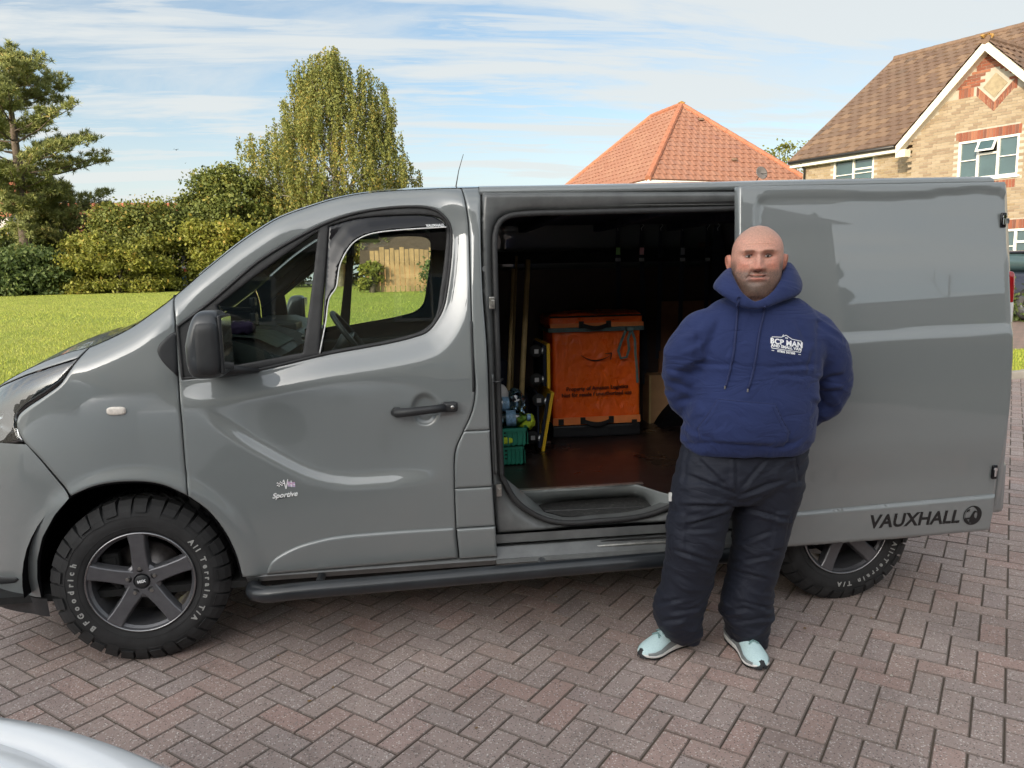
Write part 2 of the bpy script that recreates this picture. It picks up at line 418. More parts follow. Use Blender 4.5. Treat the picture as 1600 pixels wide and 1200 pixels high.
def S(x, z):
    x = np.asarray(x, float); z = np.asarray(z, float)
    y = S0(x, z)+roll(x, z)
    dO = polydist(np.stack([x, z], 1), _openc); ins = inpoly(np.stack([x, z], 1), _openc); dO[ins] = 0
    cab = ss(x, .12, .34)*(1-ss(x, 1.42, 1.47))
    y = y+cab*.030*(1-ss(dO, .004, .115))
    zu = np.interp(x, UX, UZ); zl = np.interp(x, LX, LZ)
    amp = .024*ss(x, .30, .52)*(1-ss(x, 1.05, 1.33))
    y = y+amp*ss(z, zl, zu)*(1-.9*ss(z-zu, .02, .46))
    rho = np.hypot(x-ARC[0], z-ARC[1]); y = y-.014*(1-ss(rho-ARR, .015, .075))
    y = y+.020*(1-ss(np.hypot((x-_hc[0])/.062, (z-_hc[1])/.075), .55, 1.))
    return y
def hp(pts, Sf=S, off=0.): return [hull(u, v, Sf, off) for u, v in pts]

def offset(poly, d):
    P = np.array(poly); n = len(P); nx = np.roll(P, -1, 0)-np.roll(P, 1, 0)
    L = np.hypot(nx[:, 0], nx[:, 1])+1e-12; A = .5*np.sum(P[:, 0]*np.roll(P[:, 1], -1)-np.roll(P[:, 0], -1)*P[:, 1])
    nrm = np.stack([-nx[:, 1]/L, nx[:, 0]/L], 1)*(1 if A > 0 else -1)     # points inward
    return P+nrm*d
def dense(poly, step=.012, closed=True):
    P = [np.array(p) for p in poly]; o = []
    for i in range(len(P) if closed else len(P)-1):
        a, b = P[i], P[(i+1) % len(P)]; k = max(1, int(np.linalg.norm(b-a)/step))
        o += [a+(b-a)*j/k for j in range(k)]
    return np.array(o)
def panel_geo(outline, Sf, holes=(), h=.022, inset=.0025, bev=.005, thick=.018, drop=.0035, off=0., mirror=False, extra=None):
    out_ = offset(dense(outline), inset); in_ = offset(out_, bev)
    in_ = in_[polydist(in_, out_) > bev*.8]; in_ = in_[inpoly(in_, out_)]
    hs = [dense(hh) for hh in holes]; hin = [offset(hh, -bev) for hh in hs]
    x0, z0 = out_.min(0); x1, z1 = out_.max(0)
    gx, gz = np.meshgrid(np.arange(x0+h/2, x1, h), np.arange(z0+h/2, z1, h)); gx = gx+(np.arange(gx.shape[0]) % 2)[:, None]*h/2
    G = np.stack([gx.ravel(), gz.ravel()], 1); G = G[inpoly(G, out_)]; G = G[polydist(G, out_) > bev+h*.35]
    if extra is not None: G = np.concatenate([G[np.abs(G-extra.mean(0)).max(1) > np.ptp(extra, 0).max()/2+.008], extra])
    for hh in hs:
        G = G[~inpoly(G, hh)]; G = G[polydist(G, hh) > bev+h*.35]
    def extra_ring(base, dist, inside):
        if h > .03: return np.zeros((0, 2))
        q = offset(base, dist if inside else -dist); q = q[::1]; q = q[inpoly(q, out_)]; q = q[polydist(q, out_) > bev+.005]
        for hh in hs:
            q = q[~inpoly(q, hh)]
            if len(q): q = q[polydist(q, hh) > bev+.005]
        return q
    rgs = [extra_ring(out_, bev+.010, True)]+[extra_ring(hh, bev+.010, False) for hh in hs]+[extra_ring(hh, bev+.022, False) for hh in hs]
    rg_all = np.concatenate(rgs) if rgs else np.zeros((0, 2))
    if len(rg_all):
        dd = np.min([polydist(G, r_) for r_ in rgs if len(r_) > 2], axis=0); G = G[dd > h*.4]; G = np.concatenate([G, rg_all])
    pts = [out_]+hs; E = []; b = 0
    for q in pts: E += [(b+i, b+(i+1) % len(q)) for i in range(len(q))]; b += len(q)
    nb = b; allp = np.concatenate(pts+[in_]+hin+[G])
    v2, e2, f2, ov, oe, of = delaunay_2d_cdt([Vector(p) for p in allp], E, [], 0, 1e-6)
    V2 = np.array([tuple(p) for p in v2]); F = np.array([f for f in f2 if len(f) == 3])
    c = V2[F].mean(1); keep = inpoly(c, out_)
    for hh in hs: keep &= ~inpoly(c, hh)
    F = F[keep]
    isb = np.zeros(len(V2), bool)
    for i, o in enumerate(ov):
        if any(q < nb for q in o): isb[i] = True
    y = Sf(V2[:, 0], V2[:, 1])+off; y[isb] += drop
    V = np.stack([V2[:, 0], y, V2[:, 1]], 1).tolist(); F = [tuple(f) for f in F]
    A = np.cross(V2[[f[1] for f in F]]-V2[[f[0] for f in F]], V2[[f[2] for f in F]]-V2[[f[0] for f in F]])
    F = [f if a > 0 else (f[0], f[2], f[1]) for f, a in zip(F, A)]
    if thick:                                 # skirt along every boundary edge
        from collections import Counter
        cnt = Counter(); 
        for f in F:
            for i in range(3): cnt[(f[i], f[(i+1) % 3])] += 1
        bd = [e for e in cnt if (e[1], e[0]) not in cnt]; mp = {}
        for a, b2 in bd:
            for q in (a, b2):
                if q not in mp: mp[q] = len(V); V.append([V[q][0], V[q][1]+thick, V[q][2]])
        F += [(b2, a, mp[a], mp[b2]) for a, b2 in bd]
    V = np.array(V)
    if mirror: V[:, 1] = VW-V[:, 1]; F = [tuple(reversed(f)) for f in F]
    return V, F
def panel(name, outline, mat, parent, Sf=S, **kw):
    lab = kw.pop('label', None); V, F = panel_geo(outline, Sf, **kw)
    return put(name, mesh(V, F), mat, parent, label=lab)

van = empty('panel_van', (1.6, .98, 0), 'grey panel van with its side door slid open behind the standing man', 'van')
# ---- outlines (photo pixels dropped onto the hull)
fl = [(140,542),(122,561),(95,598),(71,617),(39.6,638),(27.7,650),(24.6,665),(30,679),(37,691.6),(63,718.6),(110,776)]
arc_f = [(110,776),(150,760),(200,753.5),(250,757.5),(293,775.5)]
FEN = hp(fl); FEND = catmull(FEN, .012, False, sharp=(8,))
ARCF = catmull(hp(arc_f), .012)
GAP1 = catmull(hp([(293,775.5),(289,730),(282.5,650),(278.5,598),(275,545),(273,500),(272,463)]), .012)
silseg = lambda xa, xb: [(x, zsil(x)) for x in np.arange(xa, xb, .02 if xb > xa else -.02)]
fx0 = FEN[0][0]; gx1 = GAP1[-1][0]
fend = list(FEND)+ARCF[1:]+GAP1[1:-1]+[(x, float(zsil(x))) for x in np.linspace(gx1, fx0, 30)][:-1]
TRI = catmull(hp([(275,517),(262,525),(246,545),(252,562),(277,588)]), .01, False, sharp=(0, 4))
panel('front_wing', fend, 'paint', van, h=.014); V, F = panel_geo(fend, S, mirror=True); put('front_wing', mesh(V, F), 'paint', van)
tri = offset(TRI, 0.0); panel('wing_corner_trim', [tuple(p) for p in tri], 'black_trim', van, off=-.004, thick=.01, inset=0)
# ---- front door
GAP2 = catmull(hp([(721.5,295),(728.5,321.6),(732.6,356),(735.3,442),(738.5,545),(742.5,610),(738,642),(725,672.5),(712,704),(710,740),(712.5,820),(717.5,873)]), .012)
ARCR = catmull(hp([(293,775.5),(325,799),(350,830),(368,866),(378.5,903)]), .012)
gx2 = GAP2[0][0]
bot = catmull(hp([(378.5,903),(415,899),(560,886),(717.5,873)]), .015)
door = [(x, float(zsil(x))) for x in np.linspace(gx1, gx2, 90)][:-1]+GAP2[:-1]+list(reversed(bot))[:-1]+list(reversed(ARCR))[:-1]+GAP1[:-1]
_ex = np.stack(np.meshgrid(np.linspace(-.085, .085, 30), np.linspace(-.085, .085, 30)), -1).reshape(-1, 2)+_hc
panel('front_door', door, 'paint', van, holes=[OPEN], h=.016, extra=_ex)
fd = [o for o in van.children if o.name.startswith('front_door')][0]
V, F = panel_geo(door, S, mirror=True, holes=[OPEN], h=.03); put('front_door', mesh(V, F), 'paint', van)
# sill cladding crescent
cl = catmull(hp([(416,896.5),(425,877),(450,860),(482,847.5),(525,838),(600,831),(709.5,824)]), .012)+hp([(715,871)])
panel('door_cladding', cl, 'paint', van, off=-.012, thick=.016, bev=.008, drop=.006, inset=0)
# window frame with two panes
FR = [OPEN]
Q1 = catmull(hp([(338,478),(400,430),(450,394),(497,361),(488,440),(473,551.5),(361,572.5),(348,540)]), .012, True, sharp=(0, 3, 5, 6))
Q2 = catmull(hp([(514,353),(560,341),(625,336),(676,337),(694,346),(697.5,372),(688,455),(678,500),(648,521.5),(498,552)]), .012, True, sharp=(0, 9))
def frame_geo(mirror): return panel_geo(OPEN, S, holes=[Q1, Q2], h=.012, inset=-.001, bev=.006, thick=.025, off=.003, mirror=mirror)
for mi_ in (False, True):
    V, F = frame_geo(mi_); wf = put('window_frame', mesh(V, F), 'rubber', van)
    for q, nm in ((Q1, 'quarter_pane'), (Q2, 'window_pane')):
        V, F = panel_geo(q, S, inset=-.004, bev=.004, thick=0, off=.014, drop=0, h=.03, mirror=mi_); put(nm, mesh(V, F), 'glass', wf)
# outer rubber lip round the opening and a divider bar
def ribbon(path, r, Sf=S, off=0., n=8, flat=1.): return MB().tube([(p[0], float(Sf(np.array([p[0]]), np.array([p[1]]))[0])+off, p[1]) for p in path], r, n, flat=flat)
lip = list(OPEN)+[OPEN[0], OPEN[1]]; ribbon(lip, .006, off=.0).put('window_surround', 'rubber', van, smooth=True)
# wind deflector: smoked acrylic strip standing off the frame, with a pale edge line
dfo = hp([(504,552),(507,470),(514,354),(560,342),(625,337),(673,338),(691,347),(697,355)])
dfi = hp([(697,355.5),(625,360),(580,366),(556,377),(543,392),(532,415),(526,449),(515.5,466),(510,503),(500.5,551)])
dpoly = catmull(dfo, .012, sharp=(2,))+catmull(dfi, .012)
def Sdef(x, z):
    return S(x, z)-.006-.020*(1-ss(polydist(np.stack([x, z], 1), _dl, False), 0, .075))
_dl = [tuple(p) for p in dfi]
dfl = panel('wind_deflector', dpoly, 'black_gloss', van, Sf=Sdef, inset=0, bev=.004, thick=.003, h=.007)
ribbon(catmull(dfi, .01), .0028, Sf=Sdef, off=-.002, n=6).put('deflector_edge', 'white_edge', dfl, smooth=True)
def onS(me, u, v, Sf=S, off=-.002, rot=0., scale=1., shear=0.):
    """lay flat lettering (xy plane) on the hull at a pixel"""
    c = hull(u, v, Sf); ca, sa = math.cos(rot), math.sin(rot)
    def fn(V):
        a = (V[:, 0]+shear*V[:, 1])*scale; b = V[:, 1]*scale; x = c[0]+a*ca-b*sa; z = c[1]+a*sa+b*ca
        return np.stack([x, Sf(x, z)+off-V[:, 2]*scale, z], 1)
    return mapped(me, fn)
put('deflector_lettering', onS(text_me('VAUXHALL', .015, .0003, .0005), 680, 352.3, Sf=Sdef, rot=.03), 'white_print', dfl)

# ---- B post
GAP3 = catmull(hp([(751.5,294),(751.5,330),(754.5,450),(761,540),(766,672),(770,757),(774,817),(777.5,868)]), .012)
zc = lambda i: hp([(i[0], i[1])])[0]
post_out = [(x, float(zsil(x))) for x in np.linspace(gx2, GAP3[0][0], 8)][:-1]
gz = lambda G, z: float(np.interp(-z, [-p[1] for p in G], [p[0] for p in G]))
cuts = [zc((745, 673))[1], zc((745, 762))[1], zc((745, 824))[1]]
def strip(zt, zb, top=None, inset=.0022, **kw):
    L = [p for p in GAP2 if zb < p[1] < zt]; Rr = [p for p in GAP3 if zb < p[1] < zt]
    o = (top if top else [(gz(GAP2, zt), zt), (gz(GAP3, zt), zt)])+Rr+[(gz(GAP3, zb), zb), (gz(GAP2, zb), zb)]+list(reversed(L))
    return panel('side_post_panel', o, 'paint', van, inset=inset, **kw)
strip(9, cuts[0], post_out+[tuple(GAP3[0])])
strip(cuts[0], cuts[1]); strip(cuts[1], cuts[2]); strip(cuts[2], GAP2[-1][1], off=-.010)
bs = hp([(734.5,502),(738,502),(741.5,612),(738,612)]); panel('post_trim_strip', bs, 'black_trim', van, off=-.004, inset=0, thick=.01, bev=.002)
# dark strips added behind the shut lines, so the gaps read as shade
for path in (GAP1, GAP2): ribbon(path, .009, off=.020, n=6).put('door_gap_shade', 'dark', van, smooth=True)
sb = MB()
for path in (list(FEND),): sb.add(*(lambda m: (m.v, m.f))(ribbon(path, .005, off=.014, n=6)))
sb.put('wing_gap_shade', 'dark', van, smooth=True)

# ---- rear body side (mostly behind the slid-open door), far side, roof, screen, bonnet, nose, tail
XR = 3.935
rear_x = GAP3[0][0]
zt_ = lambda x: float(zsil(min(x, 4.0)))
AX2 = hull(1318, 838, S0, .06); RAX = float(AX2[0]); RAZ = .352
rarch = [(RAX+.43*math.cos(a), .365+.43*math.sin(a)) for a in np.linspace(-.02, math.pi+.02, 30)]
apR = 2.66
quarter = [(apR, zt_(apR)-.05), (XR-.01, zt_(XR)-.05), (XR, 1.2), (XR, .44)]+[(RAX+.43*math.cos(a), .365+.43*math.sin(a)) for a in np.linspace(.17, math.pi-.17, 30)]+[(apR, .40)]
def Sq(x, z): return S0(x, z)+.03*ss(x, 3.93, 4.05)
panel('rear_quarter', quarter, 'paint', van, Sf=Sq, h=.05)
farside = [(gx2, zt_(gx2))]+[(x, zt_(x)) for x in np.linspace(gx2+.1, XR-.02, 30)]+[(XR, 1.2), (XR, .44)]+[(RAX+.43*math.cos(a), .365+.43*math.sin(a)) for a in np.linspace(.17, math.pi-.17, 30)]+[(gx2, .40)]
V, F = panel_geo(farside, lambda x, z: Sq(x, z)+roll(x, z), h=.06, mirror=True); put('far_side_panel', mesh(V, F), 'paint', van)
def cap(x0, x1, n, crown, m_=28, pw=2.4, dz=0., y_in=0.):
    xs = np.linspace(x0, x1, n); zs = zsil(xs); ys = S(xs, zs)+y_in; sl = np.interp(xs, SILX, _sl); rings = []
    for i in range(n):
        nx, nz = -sl[i], 1.; L = math.hypot(nx, nz); nx /= L; nz /= L; cr = crown(xs[i]) if callable(crown) else crown; row = []
        for j in range(m_+1):
            t = j/m_; o = cr*(1-abs(1-2*t)**pw); row.append((xs[i]+nx*o, ys[i]+(VW-2*ys[i])*t, zs[i]+nz*o+dz))
        rings.append(row)
    return MB().loft(rings, closed=False, cap=False)
cap(GAP2[0][0]-.02, XR, 60, .045, pw=3.5).put('roof', 'paint', van, smooth=True)
scr0, scr1 = gx1+.10, 1.02
cap(scr1, GAP2[0][0]-.015, 12, .05, pw=3).put('roof_front', 'paint', van, smooth=True)
# windscreen: glass with a painted surround
xs = np.linspace(scr0, scr1, 20)
gl = cap(scr0, scr1, 20, .055, pw=2.4, y_in=.05, dz=-.004); gl.put('windscreen', 'glass', van, smooth=True)
for x0_, x1_ in ((scr0, scr1),):
    xs = np.linspace(x0_, x1_, 40); zs = zsil(xs); ys = S(xs, zs)
    for sgn in (0, 1):
        rr = []; bp = MB()
        for x, z, y in zip(xs, zs, ys):
            row = [(x, y, z), (x-.004, y+.012, z+.004), (x-.008, y+.035, z+.002), (x-.002, y+.055, z-.012)]
            rr.append([(a, VW-b, c) for a, b, c in row] if sgn else row)
        bp.loft(rr, closed=False, cap=False); bp.put('screen_pillar', 'paint', van, smooth=True)
cap(gx1-.02, scr0, 6, .05).put('scuttle', 'black_trim', van, smooth=True)
cap(-.83, gx1-.02, 34, lambda x: .02+.045*ss(x, -.8, -.2)).put('bonnet', 'paint', van, smooth=True)
# headlamps
hl = [FEN[0]-[.012, -.0], FEN[1]]; 
HT = hp([(121,560.5),(79,573.5),(40,586.5),(0,604)]); HB = hp([(0,699),(36,691.6)])
hpoly = [tuple(p) for p in HT]+[(-.62, float(zsil(-.62))-.03), (-.74, float(zsil(-.74))-.03), (-.75, .95), (-.62, .92)]+[tuple(p) for p in HB]+[tuple(p) for p in hp([(29,679),(24,665),(27,650),(39,638),(71,617),(95,598)])]
hpoly = dense([np.array(p) for p in hpoly], .02)
bes = [tuple(p) for p in HT]+[(-.62, float(zsil(-.62))-.028), (-.76, float(zsil(-.76))-.028)]+[(x, float(zsil(x))) for x in np.linspace(-.76, fx0, 30)]
for mi_ in (False, True):
    V, F = panel_geo(bes, S, h=.02, inset=.0015, bev=.003, thick=.01, mirror=mi_); put('bonnet_edge', mesh(V, F), 'paint', van)
def lamp(mirror):
    V, F = panel_geo(hpoly, S, h=.02, inset=.002, thick=.0, off=.004, mirror=mirror); h_ = put('headlamp', mesh(V, F), 'clear', van)
    V, F = panel_geo(hpoly, S, h=.03, inset=.022, thick=.0, off=.060, mirror=mirror); put('lamp_bowl', mesh(V, F), 'lamp_dark', h_)
    q = MB()
    for (x, z, r) in ((-.50, 1.03, .055), (-.40, 1.03, .03)):
        y = float(S(np.array([x]), np.array([z]))[0])+.045
        if mirror: y = VW-y
        q.lathe([(r, -.02), (r*.8, .01), (r*.45, .035), (.0, .045)], (x, y, z), (.3, -1 if mirror else 1, 0), 20)
    q.put('reflector', 'chrome', h_, smooth=True)
    V, F = panel_geo([tuple(p) for p in hp([(2,676),(24,668),(33,690),(2,697)])], S, h=.02, thick=0, off=.02, mirror=mirror); put('indicator_lens', mesh(V, F), 'chrome', h_)
MT['lamp_dark'] = simple('lamp_housing', (.03, .032, .036), .25, .3)
lamp(False); lamp(True)
# bumper: wrapped from wheel arch round the nose to the far arch
bx = hp([(40,693),(63,718.6),(109,777),(85,805),(66,840),(58,875),(58,905),(63,934)]); BZ = np.array([p[1] for p in bx]); BX = np.array([p[0] for p in bx])
def bump_grid(zlo, zhi, nz, push=0., x_s=None, mat='paint', name='bumper'):
    rows = []
    for z in np.linspace(zlo, zhi, nz):
        xs_ = float(np.interp(-z, -BZ, BX)) if x_s is None else x_s
        xn = -.93+.13*float(ss(z, .8, 1.2))-push+.03*float(1-ss(z, .3, .42)); row = []
        ts = np.concatenate([np.linspace(0, 1, 36)])
        u0 = (.15-xs_)/(.15-xn); us = u0+(0.9999-u0)*np.sin(ts*math.pi/2)
        near = [(.15-u*(.15-xn), (VW/2)*(1-(1-u**3)**(1/2.2))+.016*(max(0, .85-z)/.4)**2*(1-t)-.014*(1-min(1, t*6))*0, z) for u, t in zip(us, ts)]
        # keep the arch-edge flare of the wing
        near = [(a, b-.014*float(1-ss(np.hypot(a-ARC[0], z-ARC[1])-ARR, .015, .075)), c) for a, b, c in near]
        row = near+[(a, VW-b, c) for a, b, c in reversed(near[:-1])]; rows.append(row)
    return MB().loft(rows, closed=False, cap=False)
zb_ = float(BZ[-1]); bmp = bump_grid(zb_, float(BZ[0])-.003, 40).put('front_bumper', 'paint', van, smooth=True)
bump_grid(zb_-.085, zb_-.004, 5, push=.015, x_s=-.36).put('bumper_lip', 'black_trim', van, smooth=True)
fb = hp([(0,900.5),(24,901),(29.5,905),(24,910),(0,912)]); fb = [(-.62, fb[0][1])]+[tuple(p) for p in fb]+[(-.62, fb[-1][1])]
panel('bumper_strip', fb, 'black_trim', van, off=-.006, inset=0, thick=.01, bev=.003)
# grille and nose panel above bumper
g = MB()
for k_ in range(4):
    z = .90+.035*k_; pts = [(x, y, z) for x, y in ((-.72, .45), (-.80, .62), (-.83, .98), (-.80, 1.36), (-.72, 1.53))]; g.tube(pts, .012, 6)
g.put('grille', 'black_trim', van, smooth=True)
MB().box((-.70, .40, .72), (-.62, 1.58, 1.08)).put('grille_backing', 'dark', van)
# side repeater
rp = [(hull(182, 642, S)+np.array([.036*np.sign(math.cos(a))*abs(math.cos(a))**.5, .0165*np.sign(math.sin(a))*abs(math.sin(a))**.6])) for a in np.linspace(0, 2*math.pi, 28)[:-1]]
MT['repeater'] = simple('repeater_lens', (.72, .66, .60), .12, 0, .6, .2, 60)
panel('side_repeater', rp, 'repeater', van, off=-.009, inset=0, thick=.012, bev=.006)
# door handle with its cup
hc = hull(667, 638, S0); 
hx, hz = hc
hb = MB(); yh = float(S0(np.array([hx]), np.array([hz]))[0])
hb.tube([(hx-.135, yh+.004, hz-.012), (hx-.125, yh-.028, hz-.010), (hx-.06, yh-.036, hz-.006), (hx+.02, yh-.034, hz), (hx+.075, yh-.026, hz+.004)], [.016, .019, .018, .017, .018], 12)
hb.box((hx+.062, yh-.036, hz-.016), (hx+.128, yh+.004, hz+.026), bev=.012)
hb.box((hx-.142, yh-.012, hz-.026), (hx-.108, yh+.004, hz+.010), bev=.008)
ho = hb.put('door_handle', 'black_trim', fd, smooth=True)
MB().lathe([(0, -.003), (.0075, -.003), (.0085, .001)], (hx+.105, yh-.036, hz+.006), (0, 1, 0), 16).put('lock_barrel', 'steel', fd, smooth=True)
# ---- mirror
mc = pt(326, 536, -.20)
def sup(c, r, e=(.5, .5), n=26, m_=20, taper=None):
    V = []; F = []; f = lambda v, p: np.sign(v)*abs(v)**p
    for i in range(m_+1):
        ph = -math.pi/2+math.pi*i/m_
        for j in range(n):
            th = 2*math.pi*j/n
            p = [r[0]*f(math.cos(ph), e[1])*f(math.cos(th), e[0]), r[1]*f(math.cos(ph), e[1])*f(math.sin(th), e[0]), r[2]*f(math.sin(ph), e[1])]
            if taper: p = taper(p)
            V.append((c[0]+p[0], c[1]+p[1], c[2]+p[2]))
    for i in range(m_):
        for j in range(n): F.append((i*n+j, i*n+(j+1) % n, (i+1)*n+(j+1) % n, (i+1)*n+j))
    return V, F
for sgn in (0, 1):
    fy = (lambda y: VW-y) if sgn else (lambda y: y)
    mh = MB()
    tp = lambda p: (p[0]*(1-.25*max(0, p[2]/.13))+(.018 if p[2] > 0 else 0)*p[2]/.13, p[1], p[2])
    V, F = sup((mc[0]-.002, mc[1], mc[2]-.004), (.070, .10, .126), (.55, .5), taper=tp); V = [(a, fy(b), c) for a, b, c in V]; mh.add(V, F)
    mo = mh.put('door_mirror', 'mirror_shell', van, smooth=True) if 'mirror_shell' in MT else None
    if mo is None:
        Mm = Mat('mirror_shell', (.03, .033, .037), .32, 0, .3); sc_ = Mm.noise(34, 5, .7); sc2 = Mm.noise(7, 3)
        Mm.base(Mm.mix(mth(Mm.t, 'MULTIPLY', Mm.rng(sc_, .62, .66, 0, 1), Mm.rng(sc2, .5, .6, 0, 1)), (.03, .033, .037), (.25, .24, .22)))
        MT['mirror_shell'] = Mm.m; mo = mh.put('door_mirror', 'mirror_shell', van, smooth=True)
    V, F = sup((mc[0]+.012, mc[1]-.008, mc[2]-.012), (.050, .098, .106), (.5, .4)); V = [(a, fy(b), c) for a, b, c in V]; MB().add(V, F).put('mirror_cover', 'black_trim', mo, smooth=True)
    q = MB(); q.box((mc[0]+.054, fy(mc[1]-.085), mc[2]-.11), (mc[0]+.067, fy(mc[1]+.085), mc[2]+.105), bev=.01); q.put('mirror_rim', 'black_trim', mo, smooth=True)
    q = MB(); q.box((mc[0]+.0665, fy(mc[1]-.075), mc[2]-.10), (mc[0]+.0685, fy(mc[1]+.075), mc[2]+.095)); q.put('mirror_glass', 'chrome', mo)
    a_ = pt(318, 575, -.10); q = MB(); q.tube([(mc[0]-.02, fy(-.16), mc[2]-.10), (mc[0]-.03, fy(-.06), mc[2]-.115), (mc[0]-.03, fy(.05), mc[2]-.12)], [.045, .04, .05], 12, flat=.8)
    q.tube([(mc[0]-.02, fy(-.03), mc[2]-.12), (mc[0]+.13, fy(.03), mc[2]-.135)], [.03, .008], 10); q.put('mirror_arm', 'black_trim', mo, smooth=True)
# ---- badges on the front door
def flags():
    q = MB(); 
    def quad(cx_, cy_, w, h, sk, mi): q.add([(cx_-w/2, cy_-h/2, 0), (cx_+w/2, cy_-h/2+sk, 0), (cx_+w/2, cy_+h/2+sk, 0), (cx_-w/2, cy_+h/2, 0)], [(0, 1, 2, 3)], mi)
    for i in range(5):
        for j in range(4):
            quad(-.033+i*.0058, .006+j*.0050+i*.0018, .0058, .0050, .0018, 0 if (i+j) % 2 else 2)
    quad(.022, .0165, .030, .021, -.0045, 3)
    quad(.022, .0165, .0305, .0035, -.0045, 0); q.mi[-1] = 0
    V_ = q.v; n0 = len(V_)
    for k_ in range(n0-4, n0): V_[k_] = (V_[k_][0], V_[k_][1], .0006)
    q.add([(.020, .0035, .0006), (.0236, .003, .0006), (.0236, .030, .0006), (.020, .0305, .0006)], [(0, 1, 2, 3)], 0)
    q.add([(.0075, .010, .0009), (.0368, .022, .0009), (.0368, .025, .0009), (.0075, .013, .0009)], [(0, 1, 2, 3)], 1)
    q.add([(.0075, .024, .0009), (.0368, .006, .0009), (.0368, .009, .0009), (.0075, .027, .0009)], [(0, 1, 2, 3)], 1)
    q.add([(-.010, .034, .0003), (-.006, .036, .0003), (.002, -.004, .0003), (-.002, -.005, .0003)], [(0, 1, 2, 3)], 0)
    q.add([(.010, .036, .0003), (.007, .037, .0003), (-.002, -.004, .0003), (.002, -.005, .0003)], [(0, 1, 2, 3)], 0)
    return q
MT['flag_red'] = simple('faded_flag_pink', (.62, .33, .50), .5, vary=.2, scale=300)
MT['flag_blue'] = simple('faded_flag_lilac', (.50, .42, .60), .5, vary=0)
me = onS(flags().me(), 447, 762, off=-.0025, rot=-.02, scale=1.0); put('flag_badge', me, ['white_print', 'flag_red', 'black_print', 'flag_blue'], fd)
me = onS(text_me('Sportive', .034, .0012, .0008), 446, 773, off=-.003, rot=.06, shear=.35, scale=.88); put('badge_lettering', me, ['white_print'], fd)
q = MB(); q.add([(-.052, -.014, 0), (.052, .002, 0), (.052, .0045, 0), (-.02, -.006, 0)], [(0, 1, 2, 3)]); put('badge_underline', onS(q.me(), 446, 775, off=-.003, scale=.9), 'black_print', fd)
